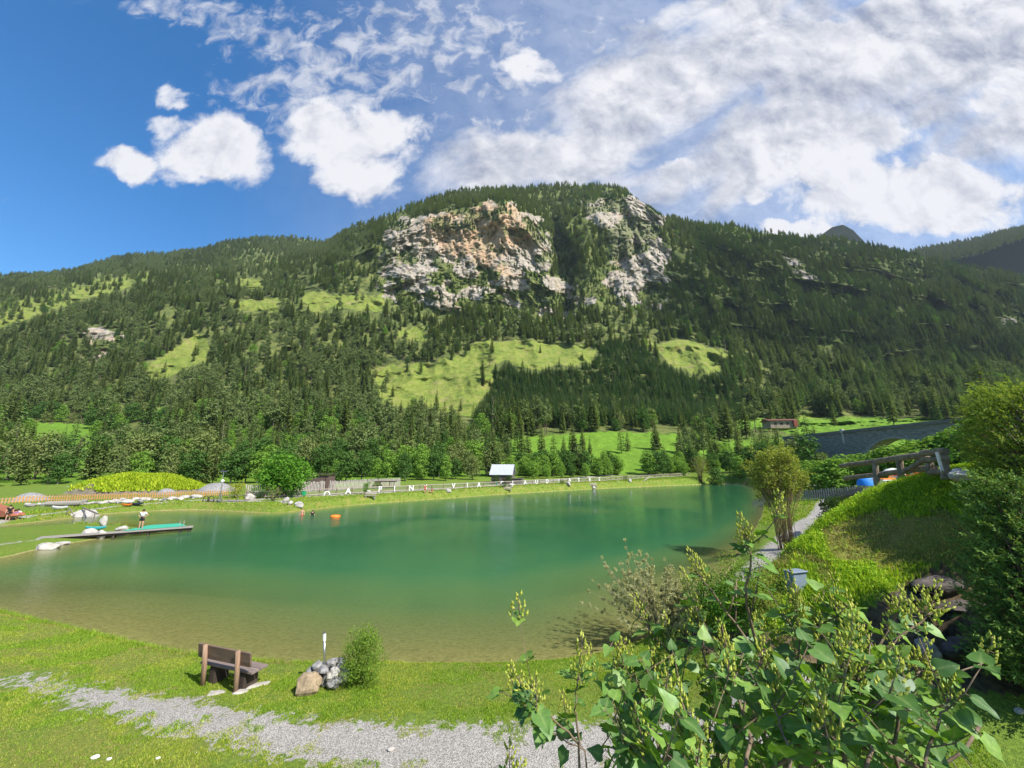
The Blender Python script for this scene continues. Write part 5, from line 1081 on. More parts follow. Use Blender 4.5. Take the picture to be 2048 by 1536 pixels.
for (p_, a_), (q_, _) in zip(sp[:-1], sp[1:]):
    zp, zq = gz(p_.x, p_.y), gz(q_.x, q_.y); m_ = (p_+q_)/2; l = math.hypot(q_.x-p_.x, q_.y-p_.y)*.995; pitch = -math.atan2(zq-zp, l); a2 = math.atan2(q_.y-p_.y, q_.x-p_.x)
    Mx = Matrix.Rotation(a2, 3, 'Z')@Matrix.Rotation(pitch, 3, 'Y'); off_ = Vector((math.sin(a2), -math.cos(a2), 0))*.09
    for hz_, mb_ in ((.98, rt), (.22, rb_)): mb_.box(Vector((m_.x, m_.y, (zp+zq)/2+hz_))+off_-O, (l, .06, .15), Mx)
    for k in range(int(l/.16)): f = (k+.5)/int(l/.16); ms_.box(p_.lerp(q_, f)*1.0-O+Vector((0, 0, zp*(1-f)+zq*f-p_.lerp(q_, f).z+.58)), (.035, .02, .66), (0, 0, a2))
rt.build('rail', M_RAIL, fr_); rb_.build('rail', M_RAIL, fr_); ms_.build('bars', M_GREYWOOD, fr_)
def picket(name, pts, h, step, w, mat, label, group=None, railm=None, gap=None, pts_z=None, hj=.06, poststep=2.4):
    fr = empty(name, pts[0], 0, label, 'fence', group); O_ = Vector(pts[0]); b = MB(); r_ = MB()
    for (p_, a_) in along(pts, step): zz = gz(p_.x, p_.y); hh_ = h*(1+rnd.uniform(-hj, hj)); b.box(Vector((p_.x, p_.y, zz+hh_/2))-O_, (w, .025, hh_), (rnd.uniform(-.03, .03), rnd.uniform(-.05, .05), a_))
    ps = along(pts, poststep)
    for (p_, a_) in ps: q_ = MB(); q_.box((0, 0, h*.5), (.10, .10, h*1.02), (0, 0, a_)); off_ = Vector((-math.sin(a_), math.cos(a_), 0))*.09; q_.build('post', railm or mat, fr, Vector((p_.x, p_.y, gz(p_.x, p_.y)))-O_+off_)
    for (p_, a_), (q_, _) in zip(ps[:-1], ps[1:]):
        zp, zq = gz(p_.x, p_.y), gz(q_.x, q_.y); m_ = (p_+q_)/2; l = math.hypot(q_.x-p_.x, q_.y-p_.y); Mx = Matrix.Rotation(math.atan2(q_.y-p_.y, q_.x-p_.x), 3, 'Z')@Matrix.Rotation(-math.atan2(zq-zp, l), 3, 'Y'); off_ = Vector((-math.sin(a_), math.cos(a_), 0))*.035
        for hz_ in (.25, .78): r_.box(Vector((m_.x, m_.y, (zp+zq)/2+h*hz_))+off_-O_, (l, .04, .08), Mx)
    b.build('pickets', mat, fr); r_.build('rails', railm or mat, fr); return fr
def zpt(px, py, z_): p_ = at(px, py, z=z_); p_.z = gz(p_.x, p_.y); return p_
picket('picket_fence', [zpt(490, 996, 1.0), zpt(560, 993, 1.05), zpt(640, 985, 1.3), zpt(735, 978, 1.5), zpt(800, 973, 1.7)], 1.75, .27, .14, simple('picket_grey', (.50, .46, .44), (.30, .27, .25), 4, .85, .2, stretch=(4, 4, .5)), 'tall grey picket fence behind the left half of the rail fence', railm=M_POST)
picket('picket_fence', [zpt(-60, 1012, .85), zpt(0, 1008, .87), zpt(100, 1002, .95), zpt(250, 998, 1.05), zpt(400, 993, 1.2), zpt(458, 990.5, 1.3)], .82, .30, .15, simple('picket_orange', (.56, .29, .10), (.38, .18, .06), 4, .8, .15), 'low new orange-brown picket fence on the left behind the stones', railm=M_RAIL)
picket('picket_fence', [Vector((u_*D_, D_, 0)) for u_, D_ in ((.60, 62), (.72, 57), (.84, 53), (.98, 50))], 1.5, .26, .13, M_GREYWOOD, 'dark weathered picket fence behind the log railing on the right', railm=M_POST)
picket('wire_fence', [zpt(1405, 958, 2.0), zpt(1500, 958, 1.9), zpt(1580, 956, 1.8)], 1.1, .45, .05, M_DARKWOOD, 'thin dark fence beyond the olive willow at the far right shore')
# footbridge rail and water channel at the far left shore
fb = empty('footbridge', onground(470, 1003), 0, 'short footbridge with a thin rail beside the solar lamp', 'footbridge'); b = MB(); b2 = MB()
b.box((0, 0, .12), (3.6, 1.0, .12)); b.build('deck', M_GREYWOOD, fb)
for xx in (-1.7, -.6, .6, 1.7): b2.box((xx, -.45, .5), (.08, .08, .9))
b2.box((0, -.5, .93), (3.6, .05, .08)); b2.build('railing', M_OLDWOOD, fb)
# log railing on the mound
lr = empty('log_railing', at(1870, 940, D=12.3), 0, 'rough log railing on top of the mound with a white reflector board', 'railing'); O = Vector(lr.location)
def logp(px, py, D): return at(px, py, D=D)-O
M_LOG = simple('log', (.30, .24, .18), (.12, .09, .065), 4, .85, .6, stretch=(1, 1, 1), bdist=.01)
def logm(name, p_, q_, r1, r2, mat=M_LOG):
    b = MB(); pts = [p_.lerp(q_, i/6)+Vector((0, 0, math.sin(i*1.7)*.012)) for i in range(7)]; b.tube(pts, [r1*(1-i/6)+r2*i/6 for i in range(7)], 10, jit=.05); return b.build(name, mat, lr, smooth=False)
logm('rail', logp(1682, 932, 19.5), logp(1852, 909, 13.2), .10, .12); logm('rail', logp(1690, 957, 19.5), logp(1868, 935, 13.0), .10, .11)
logm('rail', logp(1846, 907, 12.9), logp(1891, 902, 11.8), .11, .10); logm('rail', logp(1852, 921, 12.9), logp(1891, 915, 11.8), .09, .09); logm('rail', logp(1862, 946, 12.9), logp(1896, 942, 11.8), .09, .09)
logm('brace', logp(1806, 944, 14.2), logp(1856, 915, 13.1), .07, .08)
for px, pt, pb, D in ((1750, 926, 978, 16.3), (1799, 920, 968, 14.7), (1857, 915, 962, 13.1), (1887, 905, 958, 12.0)): logm('post', logp(px, pt, D), logp(px+5, pb, D), .10, .11)
b = MB(); c_ = logp(1879, 923, 11.75); b.box(c_, (.14, .02, .56), (0, -.1, .3)); b.build('reflector', simple('board_white', (.80, .76, .72), (.70, .66, .62), 3, .6, 0), lr)
# plank platform and steps by the right shore
pl = empty('plank_platform', at(1700, 995, D=27), 0, 'dark wooden plank platform sticking out of the mound', 'platform'); O = Vector(pl.location); b = MB()
for k in range(5): b.tube([at(1652+k*3, 1001-k*2.2, D=30+k*.5)-O, at(1732, 984-k*1.5, D=21.5+k*.6)-O], .13, 6)
b.build('planks', M_OLDWOOD, pl); b = MB(); b.tube([at(1640, 1010, D=29)-O, at(1725, 990, D=21.5)-O], .12, 6); b.build('beam', M_DARKWOOD, pl)
for px in (1670, 1700): b = MB(); b.tube([at(px, 1003-(px-1670)*.25, D=26.5-(px-1670)*.08)-O, at(px, 1060-(px-1670)*.3, D=26-(px-1670)*.08)-O], .12, 6); b.build('post', M_DARKWOOD, pl)
q = onground(1672, 1075); bush('dark_juniper', at(1682, 1060, D=23.5), 1.9, 2.6, 3000, .10, M_DKB, 'dark bush under the plank platform', seed=44, stems=8, lob=8)

# ================================================================== LETTERS on the fence
def fence_at(px):
    best = None
    for a, b in zip(RF[:-1], RF[1:]):
        for f in np.linspace(0, 1, 40):
            p_ = a.lerp(b, float(f)); qx, qy = proj(p_.x, p_.y, p_.z+.6); d = abs(float(qx)-px)
            if best is None or d < best[0]: best = (d, p_.copy(), math.atan2(b.y-a.y, b.x-a.x))
    return best[1], best[2]
LET = [('D', 655, 1), ('A', 696, 0), ('P', 759, 0), ('I', 790, 0), ('N', 821, 0), ('S', 850, 0), ('V', 905, 0), ('I', 932, 0), ('A', 957, 0), ('C', 1004, 0), ('L', 1026, 0), ('A', 1050, 0), ('U', 1072, 0), ('D', 1094, 0), ('I', 1116, 0), ('A', 1137, 0), ('S', 1157, 0), ('E', 1179, 0), ('E', 1198, 0)]
DESC = {0: 'white letter D lying on its side, first from the left on the rail fence', 1: 'white letter A between the tipped D and the round green bush', 2: 'white letter P on the fence right of the round green bush', 3: 'white letter I between the P and the N on the fence', 4: 'white letter N on the rail fence, the only N', 5: 'white letter S behind the standing person in red',
        6: 'white letter V on the rail fence, the only V', 7: 'white letter I between V and A, second letter of VIA', 8: 'white letter A ending the word VIA, left of the green bin', 9: 'white letter C above the second bank bench', 10: 'white letter L right of the C on the rail fence', 11: 'white letter A between L and U on the rail fence', 12: 'white letter U on the rail fence, the only U', 13: 'upright white letter D between U and I',
        14: 'white letter I right of the upright D', 15: 'white letter A above the pale rock, before the last S', 16: 'white letter S right of the last A, before the two letters E', 17: 'first of the two white letters E at the right end', 18: 'last white letter E at the right end of the lettering'}
for i, (ch, px, rot) in enumerate(LET):
    p_, a_ = fence_at(px); cu_ = bpy.data.curves.new('letter', 'FONT'); cu_.body = ch; cu_.size = 1.36; cu_.extrude = .03; cu_.offset = .018; cu_.align_x = 'CENTER'
    t_ = bpy.data.objects.new('tmp', cu_); COL.objects.link(t_); dg = bpy.context.evaluated_depsgraph_get(); me_ = bpy.data.meshes.new_from_object(t_.evaluated_get(dg)); bpy.data.objects.remove(t_)
    me_.materials.clear(); o_ = link('sign_letter', me_, mats=[M_WHITE]); off_ = Vector((math.sin(a_), -math.cos(a_), 0))*.20
    o_.location = Vector((p_.x, p_.y, gz(p_.x, p_.y)+.12))+off_; o_.rotation_euler = (R(90), R(-90) if rot == 1 else 0, a_)
    if rot: o_.location.z += .52; o_.rotation_euler = (Matrix.Rotation(a_, 3, 'Z')@Matrix.Rotation(R(90), 3, 'X')@Matrix.Rotation(R(90), 3, 'Z')).to_euler(); o_.location += Vector((math.cos(a_), math.sin(a_), 0))*.45; o_.location.z -= .4
    tag(o_, DESC[i], 'letter', 'white letters on the rail fence')

# ================================================================== BENCHES
def near_bench(loc, rz):
    e = empty('park_bench', loc, rz, 'brown wooden park bench seen from behind on the near lawn', 'bench'); Wd = simple('bench_wood', (.20, .135, .10), (.10, .065, .05), 3, .65, .35, stretch=(.6, 5, 5), bdist=.004)
    SeatW = simple('bench_seat_wood', (.24, .19, .17), (.15, .115, .105), 3, .6, .3, stretch=(.6, 5, 5), bdist=.004); Pw = simple('bench_log', (.36, .24, .16), (.16, .10, .065), 3, .8, .5, stretch=(4, 4, .5), bdist=.006)
    for yy in (.02, .26): b = MB(); b.box((0, yy, .44), (1.86, .215, .055), bev=.008); b.build('seat_board', SeatW, e)
    b = MB(); b.box((0, -.165, .78), (1.86, .045, .34), (R(8), 0, 0), bev=.006); b.build('backrest', Wd, e)
    for xx in (-.60, .56): b = MB(); b.tube([(xx, -.17, -.1), (xx, -.20, .45), (xx, -.255, .98)], [.060, .057, .053], 14, jit=.03); b.build('post', Pw, e, smooth=True)
    for xx in (-.42, .62): b = MB(); b.box((xx-.05, .13, .20), (.24, .40, .42), bev=.03); b.build('support', M_DARKWOOD, e)
    return e
bp_ = onground(452, 1372); bw = near_bench(Vector((bp_.x, bp_.y, bp_.z)), R(-18))
def slab(px, py, dims, rz, label, mat=M_STONE): q_ = onground(px, py); b = MB(); rock_mb(b, (0, 0, 0), dims, int(px), 3, .2, rz=rz); o_ = b.build('stone_slab', mat, None, q_, smooth=False); tag(o_, label, 'stone slab', 'flat slabs round the near bench'); return o_
slab(506, 1374, (.75, .30, .10), .6, 'flat concrete slab right of the near bench, partly grassed over'); slab(432, 1388, (.5, .3, .08), .1, 'flat slab under the left post of the near bench'); slab(480, 1384, (.35, .25, .08), .3, 'flat slab under the right post of the near bench')
def stone_bench(px, py, label, s=1.0, rz=.15, back=True):
    q_ = onground(px, py); e = empty('bank_bench', q_, rz, label, 'bench', 'benches on the far bank'); e.scale = (s,)*3; b = MB()
    for yy in (-.12, .12): b.box((0, yy, .46), (1.75, .2, .07), bev=.01)
    b.build('seat', M_RAIL, e)
    if back: b = MB(); b.box((0, .34, .78), (1.75, .05, .36), (R(-10), 0, 0), bev=.01); b.build('backrest', M_RAIL, e)
    for xx in (-.65, .65): b = MB(); b.box((xx, .05, .2), (.18, .42, .46), bev=.02); b.build('support', M_GREYSTONE, e)
    return e
stone_bench(740, 998, 'grey bench on the far bank below the round bush', 1.05, .12); stone_bench(1015, 984, 'pale bench on the far bank below the letter C', 1.0, .1); stone_bench(1187, 977, 'small pale bench furthest right on the bank', 1.15, .1)

# ================================================================== LAMP AND STONE PILE (near)
lp = onground(636, 1374); lp.x += .05
def pile_stone(dx, dy, dz, d, seed, label, mat=M_GREYSTONE, rz=0): b = MB(); rock_mb(b, (0, 0, 0), d, seed, 3, .22, rz=rz); o_ = b.build('boulder', mat, None, Vector((lp.x+dx, lp.y+dy, lp.z+dz))); tag(o_, label, 'stone', 'stones piled round the near lamp'); return o_
M_BOULD = simple('brown_boulder', (.40, .31, .20), (.16, .12, .08), 5, .8, .6, stretch=(3, 3, .7), bdist=.015)
pile_stone(-.16, -.30, .18, (.78, .50, .60), 3, 'large brown striped boulder at the front of the stone pile', M_BOULD)
for k, (dx, dy, dz, d, lab) in enumerate([(-.14, .12, .42, (.36, .34, .26), 'grey stone on top of the pile left of the lamp post'), (.22, .14, .46, (.34, .30, .28), 'light grey stone on top of the pile right of the lamp post'), (-.28, .10, .26, (.34, .34, .3), 'grey stone at the left side of the pile'), (.06, -.04, .40, (.46, .26, .2), 'long bluish stone lying in front of the lamp post'),
                                            (.36, .02, .30, (.34, .36, .3), 'pale brown stone at the right of the pile'), (.40, .20, .40, (.3, .34, .34), 'dark banded stone at the upper right of the pile'), (.40, -.12, .12, (.4, .36, .3), 'round grey stone low on the right of the pile'), (.26, -.10, .27, (.24, .2, .2), 'small reddish stone in the middle of the pile'), (.1, .2, .16, (.8, .6, .5), 'big grey stone in the heart of the pile'), (.56, .10, .18, (.32, .36, .42), 'banded grey stone at the far right of the pile')]):
    pile_stone(dx, dy, dz, d, 11+k, lab, (M_GREYSTONE, M_STONE)[k in (4, 7)], k*.7)
la = empty('bollard_lamp', (lp.x+.05, lp.y+.05, lp.z+.45), 0, 'slim steel bollard lamp with white head standing in the stone pile', 'lamp'); la.rotation_euler = (R(3), R(-5), 0); b = MB(); b.tube([(0, 0, -.2), (0, 0, .60)], .027, 14); b.build('pole', M_STEEL, la, smooth=True)
b = MB(); b.tube([(0, 0, .60), (0, 0, .78)], .042, 16); b.build('lamp_head', M_WHITE, la, smooth=False); b = MB(); b.tube([(0, 0, .78), (0, 0, .81)], .045, 16); b.build('cap', M_STEEL, la)
for px, py, s_, lab in ((1812, 1392, .45, 0), ):
    pass
def boulder(px, py, d, lab, seed, mat=M_STONE, name='boulder', cat='stone', grp=None, up=.3, rz=0.3, loc=None):
    q_ = loc or onground(px, py); b = MB(); rock_mb(b, (0, 0, d[2]*up), d, seed, 3, .22, rz=rz); o_ = b.build(name, mat, None, q_); return tag(o_, lab, cat, grp)
boulder(1858, 1318, (.55, .45, .5), 'dark wet rock with a pale face in the shaded bank, right', 51, M_GREYSTONE)
boulder(1905, 950, (.9, .5, .36), 'flat pinkish rock in the grass beside the log railing', 52, M_STONE, loc=Vector(at(1922, 958, D=11.2)))
M_SHALE = simple('shale', (.13, .11, .10), (.04, .035, .03), 3, .9, .8, stretch=(.5, .5, 5), bdist=.06)
for k, (px, py, d) in enumerate([(1880, 1172, (2.0, .7, .4)), (1820, 1205, (1.3, .6, .35)), (1930, 1225, (1.6, .7, .5)), (1930, 1300, (1.5, .7, .5))]):
    boulder(px, py, d, ('dark shale ledge at the top of the shaded bank', 'low dark shale ledge left in the shaded bank', 'dark shale ledge in the middle of the shaded bank', 'dark shale block at the foot of the shaded bank')[k], 60+k, M_SHALE, 'rock_ledge', 'rock', 'shale ledges', .1, .25)
# driftwood stones on the lawn at the bottom
for k, (px, py, s_, lab) in enumerate([(190, 1519, .09, 'small white stone in the grass, leftmost of three at the bottom left'), (218, 1522, .06, 'small white stone in the middle of three at the bottom left'), (316, 1520, .06, 'small white stone, rightmost of three at the bottom left'), (782, 1504, .10, 'pale flat stone lying on the gravel path'), (2040, 1431, .16, 'white stone at the edge of the shaded path, right')]):
    boulder(px, py, (s_*1.6, s_, s_*.7), lab, 70+k, M_WHITE if k < 3 else M_STONE)
# utility box half hidden behind the lilac
ub = empty('utility_box', onground(1596, 1186), .3, 'blue-grey utility box half hidden behind the lilac', 'utility box'); ub.scale = (.8, .8, .7); b = MB(); b.box((0, 0, .36), (.66, .34, .74), bev=.02); M_UB = simple('box_blue', (.20, .25, .32), (.15, .19, .25), 4, .5, 0); b.build('body', M_UB, ub); b = MB(); b.box((0, -.02, .755), (.72, .42, .05), bev=.015); b.build('lid', M_UB, ub)

# ================================================================== JETTY
za = .42
A1 = at(72, 1077, z=za); A2 = at(386, 1054, z=za); d_ = (A2-A1).normalized(); nrm = Vector((-d_.y, d_.x, 0)); Lj = (A2-A1).length
je = empty('jetty', (A1+A2)/2, math.atan2(d_.y, d_.x), 'long narrow wooden jetty on the left side of the lake', 'jetty'); je.location.z = 0
b = MB(); nb = int(Lj/.16); g = random.Random(3)
for k in range(nb): b.box((-Lj/2+(k+.5)*Lj/nb, .60, za-.03), (Lj/nb*.93, 1.2+g.uniform(-.03, .03), .05))
b.build('deck', M_GREYWOOD, je)
b = MB(); b.box((0, .22, za-.15), (Lj*.995, .10, .19)); b.box((0, 1.10, za-.15), (Lj*.995, .10, .17)); b.build('beam', M_DARKWOOD, je)
for f in (-.30, -.05, .18, .40, .47):
    for yy in (.24, 1.0): b = MB(); b.tube([(f*Lj, yy, -1.2), (f*Lj, yy, za-.2)], .09, 8); b.build('pile', M_DARKWOOD, je)
b = MB(); b.box((-Lj*.36, .8, za-.32), (Lj*.26, 1.2, .40)); b.build('abutment', M_DARKWOOD, je)
b = MB(); b.tube([(Lj*.395, .55, -.9), (Lj*.395, .45, .9), (Lj*.395, .75, 1.0), (Lj*.395, .9, za)], .014, 8); b.tube([(Lj*.425, .55, -.9), (Lj*.425, .45, .9), (Lj*.425, .75, 1.0), (Lj*.425, .9, za)], .014, 8)
for k in range(4): b.tube([(Lj*.395, .52, -.6+k*.3), (Lj*.425, .52, -.6+k*.3)], .02, 6)
b.build('ladder', simple('galvanised', (.30, .31, .31), (.2, .2, .2), 10, .5, 0), je, smooth=True)
# green mat lying behind the jetty
M_MAT = simple('green_mat', (.05, .40, .26), (.04, .32, .21), 3, .6, .1)
b = MB(); c4_ = [at(248, 1062, z=za+.02), at(372, 1052, z=za+.02), at(360, 1047.5, z=za+.06), at(300, 1051, z=za+.06)]
o0 = c4_[0]; up_ = Vector((0, 0, .05)); b.add([p_-o0 for p_ in c4_]+[p_-o0+up_ for p_ in c4_], [(0, 3, 2, 1), (4, 5, 6, 7), (0, 1, 5, 4), (1, 2, 6, 5), (2, 3, 7, 6), (3, 0, 4, 7)]); tag(b.build('floating_mat', M_MAT, None, o0), 'turquoise green mat spread along the jetty', 'mat')
boulder(93, 1097, (1.5, 1.1, .6), 'large pale rock in the water at the near end of the jetty', 81, up=.2, loc=at(93, 1097, z=0)); boulder(124, 1088, (1.1, .7, .35), 'flat pale rock beside the large one under the jetty', 82, up=.2, loc=at(124, 1089, z=0))
boulder(180, 1078, (1.3, 1.0, 1.0), 'pale square rock sticking up behind the jetty', 83, up=.25, loc=at(180, 1074, z=0)); boulder(204, 1056, (.55, .5, 1.35), 'upright standing stone on the grassy spit', 84, up=.4); boulder(243, 1062, (1.0, .7, .55), 'rounded stone next to the green mat on the spit', 85, up=.3)
boulder(198, 1078, (.8, .7, .9), 'smaller pale rock under the jetty', 86, up=.2, loc=at(203, 1076, z=0))
def hullboat(name, loc, rz, L_, Wd_, H_, mat, label, cat, tilt=0):
    e = MB(); n_ = 11; sec = 7; V = []
    for i in range(n_):
        f = i/(n_-1); w = Wd_/2*math.sin(math.pi*min(max(f*.9+.05, 0), 1))**.6
        for k in range(sec): a_ = math.pi*k/(sec-1); V.append((-L_/2+L_*f, math.cos(a_)*w, -math.sin(a_)*H_*(.6+.4*math.sin(math.pi*f))+H_*.5+H_*.3*abs(2*f-1)**3))
    Fc = [(i*sec+k, i*sec+k+1, (i+1)*sec+k+1, (i+1)*sec+k) for i in range(n_-1) for k in range(sec-1)]; e.add(V, Fc)
    e.add([(x_*.86, y_*.7, H_*.42+H_*.25*abs(x_*2/L_)**3) for (x_, y_, z_) in [V[i*sec] for i in range(n_)]+[V[i*sec+sec-1] for i in range(n_-1, -1, -1)]], [tuple(range(2*n_))])
    o_ = e.build(name, mat, None, loc, smooth=True); o_.rotation_euler = (tilt, 0, rz); return tag(o_, label, cat)
hullboat('kayak', onground(190, 1062)+Vector((0, 0, .2)), .35, 1.4, .42, .28, simple('turq', (.06, .45, .50), (.04, .36, .42), 4, .4, 0), 'turquoise kayak lying on the spit by the standing stone', 'kayak')
hullboat('kayak', onground(270, 1012)+Vector((0, 0, .2)), .1, 1.9, .5, .3, simple('navy', (.03, .05, .09), (.02, .03, .06), 4, .5, 0), 'dark kayak on the grass at the far left shore', 'kayak')
hullboat('kayak', onground(252, 1014)+Vector((0, 0, .2)), .1, 1.3, .4, .26, simple('orange', (.85, .25, .03), (.7, .18, .02), 4, .5, 0), 'orange kayak beside the dark kayak at the far left shore', 'kayak')
hullboat('dinghy', onground(117, 1021)+Vector((0, 0, .25)), .15, 1.7, .8, .4, M_WHITE, 'small white dinghy beside the log trough', 'dinghy')
tr = empty('log_trough', onground(128, 1013), .12, 'long hollow log trough on the stone row at the left', 'trough'); b = MB(); b.tube([(-2.1, 0, .35), (0, 0, .38), (2.1, 0, .45)], [.32, .34, .30], 10, jit=.06); b.build('log', M_GREYWOOD, tr)
for xx in (-1.5, 1.4): b = MB(); b.box((xx, 0, .05), (.35, .5, .3)); b.build('support', M_DARKWOOD, tr)
# ramp of slabs with wooden frame, left water
rp = empty('ramp', at(155, 1034, z=0), .12, 'pale slab ramp with a wooden frame at the edge of the left inlet', 'ramp'); rp.scale = (.75, .75, .75); b = MB(); b.add([(-1.9, -.6, -.3), (2.2, -.4, -.2), (2.0, 1.6, -.2), (-1.0, 1.8, -.3), (-1.9, -.6, .1), (2.2, -.4, .05), (1.2, 1.5, .95), (-.9, 1.6, 1.0)], [(3, 2, 1, 0), (4, 5, 6, 7), (0, 1, 5, 4), (1, 2, 6, 5), (2, 3, 7, 6), (3, 0, 4, 7)]); b.build('slab', M_STONE, rp)
b = MB(); b.tube([(-1.4, -.7, -.2), (-.9, -.6, 1.5)], .06, 6); b.tube([(-.9, -.6, 1.5), (.1, -.7, .2)], .06, 6); b.tube([(.1, -.7, -.1), (.15, -.7, .6)], .05, 6); b.build('frame', M_OLDWOOD, rp)
hr = empty('handrail', at(182, 1030, z=0), 0, 'sloping wooden handrail leading into the left inlet', 'handrail'); O = Vector(hr.location); b = MB(); b.tube([at(166, 1015, z=1.0)-O, at(196, 1028, z=.75)-O], .08, 6); b.build('rail', M_OLDWOOD, hr)
for px, z1 in ((170, .95), (190, .8)): pp = at(px, 1017+(px-166)*.42, z=z1); b = MB(); b.tube([Vector((pp.x, pp.y, -.6))-O, pp-O], .06, 6); b.build('post', M_OLDWOOD, hr)
# row of stones behind the left path
g = random.Random(9); px = 55.0; k = 0
while px < 405:
    d = g.uniform(.55, 1.5); k += 1
    py = np.interp(px, [55, 150, 250, 400], [1010, 1007, 1003, 994])+g.uniform(-2.2, 2.2)
    if not 104 < px < 150: boulder(px, py+2, (d*g.uniform(1, 1.4), d*.8, d*.55), 'pale stone in the loose row in front of the orange fence', 100+k, (M_STONE, M_STONE, M_GREYSTONE)[k % 3], grp='stones in the row before the orange fence', rz=g.uniform(0, 3))
    px += g.uniform(5.5, 10)
for k, (px, py, s_, lab) in enumerate([(897, 986, .9, 'pale rock on the bank below the letter V'), (1022, 975, 1.1, 'pale rock right of the bush above the second bench'), (1137, 973, 1.3, 'pale rock on the bank below the letter A near the brown bush'), (1260, 965, 1.1, 'pale rock right of the dark round bush'), (737, 987, 1.0, 'grey rock behind the first bank bench'), (500, 1000, 1.6, 'low grey stone heap beside the twiggy bush'), (597, 1015, 1.2, 'grey boulder on the bank where the path meets the water'), (1188, 979.5, 1.0, 'white rock at the waterline below the small bench'), (572, 1004, 1.0, 'grey stone beside the sandy water access'), (580, 1010, .8, 'small grey stone on the sandy water access'), (1236, 965, .4, 'tiny pale stone left of the dark round bush')]):
    boulder(px, py, (s_*1.15, s_*.8, s_*.9), lab, 140+k, M_STONE, rz=k)
b = MB(); q = onground(1296, 962); e = empty('fallen_log', q, .5, 'pale log propped at the right end of the bank', 'log'); b.tube([(-1.8, 0, 0), (1.8, .6, 1.2)], .15, 8); b.build('log', M_RAIL, e)
# bins
for px, py, lab in ((607, 995, 'green litter bin in front of the grey picket fence'), (993, 973, 'green litter bin left of the letter C')):
    q = onground(px, py); e = empty('litter_bin', q, 0, lab, 'litter bin', 'green litter bins'); b = MB(); b.box((0, 0, .62), (.52, .42, .62), bev=.04); M_GB = simple('bin_green', (.02, .34, .14), (.015, .26, .10), 3, .5, 0); b.build('body', M_GB, e); b = MB(); b.box((0, 0, .96), (.56, .46, .06), bev=.02); b.build('lid', M_GB, e); b = MB(); b.tube([(0, .1, 0), (0, .1, .35)], .04, 6); b.build('post', M_POST, e)
# solar street lamp
q = onground(438, 1007); e = empty('solar_lamp', q, 0, 'tall grey lamp post with a small solar panel at the left shore', 'street lamp'); b = MB(); b.tube([(0, 0, 0), (0, 0, 4.4)], [.08, .05], 8); b.build('pole', M_STEEL, e)
b = MB(); b.box((0, 0, 4.45), (.9, .5, .05), (R(12), R(4), 0)); b.build('solar_panel', simple('panel', (.08, .09, .12), (.05, .05, .08), 3, .2, 0), e); b = MB(); b.box((.05, 0, 3.1), (.4, .2, .28), (0, .7, 0)); b.build('lamp_head', M_WHITE, e)
b = MB(); b.tube([(-.5, 0, 0), (0, 0, 1.7), (.5, 0, 0)], .06, 6); b.build('frame', M_OLDWOOD, e)
# small domed tent / hoops
q = onground(417, 1004); e = empty('play_hoops', q, 0, 'two dark hoops over a grey tarpaulin beside the solar lamp', 'hoops')
for xx in (-.4, .3): b = MB(); b.tube([(xx-.5, 0, 0), (xx-.38, 0, .6), (xx, 0, .85), (xx+.38, 0, .6), (xx+.5, 0, 0)], .06, 6); b.build('hoop', M_DARKWOOD, e)
b = MB(); b.box((.4, .5, .15), (2.0, .8, .3), bev=.1); b.build('tarpaulin', M_GREYSTONE, e)
# orange float in the lake
q = at(671, 1033, z=.05); b = MB(); b.tube([Vector((math.cos(a_)*.42, math.sin(a_)*.42, 0)) for a_ in np.linspace(0, 6.283, 17)], .16, 10, cap=False); tag(b.build('swim_ring', simple('orange2', (.95, .22, .02), (.9, .18, .02), 4, .4, 0), None, q, smooth=True), 'orange inflatable ring floating near the bathers', 'swim ring')

# ================================================================== BUILDINGS
M_ROOF = simple('tin_roof', (.60, .62, .64), (.44, .45, .46), 2, .45, .15, metal=.25, stretch=(5, .4, .4)); M_BARN = simple('barn_wall', (.17, .15, .135), (.08, .07, .06), 2, .9, .5, stretch=(7, 7, .4), bdist=.03)
rL = at(983, 925, D=101.5); q = at(1005, 957, D=99); zg = gz(q.x, q.y); q = Vector((at(1006, 945, D=99).x, 99.5, zg)); rz = R(-12)
hb = empty('barn', q, rz, 'old dark wooden barn with bright tin roof behind the fence', 'barn'); w_, d_2, he, hr_ = 4.9, 4.4, 2.3, 4.55
b = MB(); b.box((0, 0, he/2), (w_, d_2, he)); b.add([(-w_/2, -d_2/2, he), (-w_/2, d_2/2, he), (-w_/2, 0, hr_-.12), (w_/2, -d_2/2, he), (w_/2, d_2/2, he), (w_/2, 0, hr_-.12)], [(0, 2, 1), (3, 4, 5)]); b.build('walls', M_BARN, hb)
for s_ in (-1, 1):
    b = MB(); L_ = math.hypot(d_2/2+.45, hr_-he+.1); an = math.atan2(hr_-he, d_2/2); cy = s_*(d_2/4+.12); b.box((0, cy, (he+hr_)/2-.06), (w_+1.0, L_, .07), (-s_*an if s_ > 0 else an, 0, 0)); b.build('roof', M_ROOF, hb)
b = MB(); b.box((.9, -d_2/2-.03, .95), (1.1, .08, 1.8)); b.build('door', M_DARKWOOD, hb)
b = MB(); b.box((w_/2+1.4, 0, .6), (2.2, 2.6, 1.2)); b.box((w_/2+1.4, 0, 1.24), (2.5, 2.9, .08)); b.build('lean_to', M_BARN, hb)
for k, (dx, lab) in enumerate(((-1.0, 'round green bush in front of the barn wall, left one'), (2.3, 'round green bush at the right corner of the barn'))): p_ = q+Matrix.Rotation(rz, 3, 'Z')@Vector((dx, -3.3, 0)); bush('barn_bush', (p_.x, p_.y, gz(p_.x, p_.y)), 2.2, 2.5, 900, .16, M_LEAF_D if 0 else M_DKB, lab, 'bushes before the barn', seed=90+k)
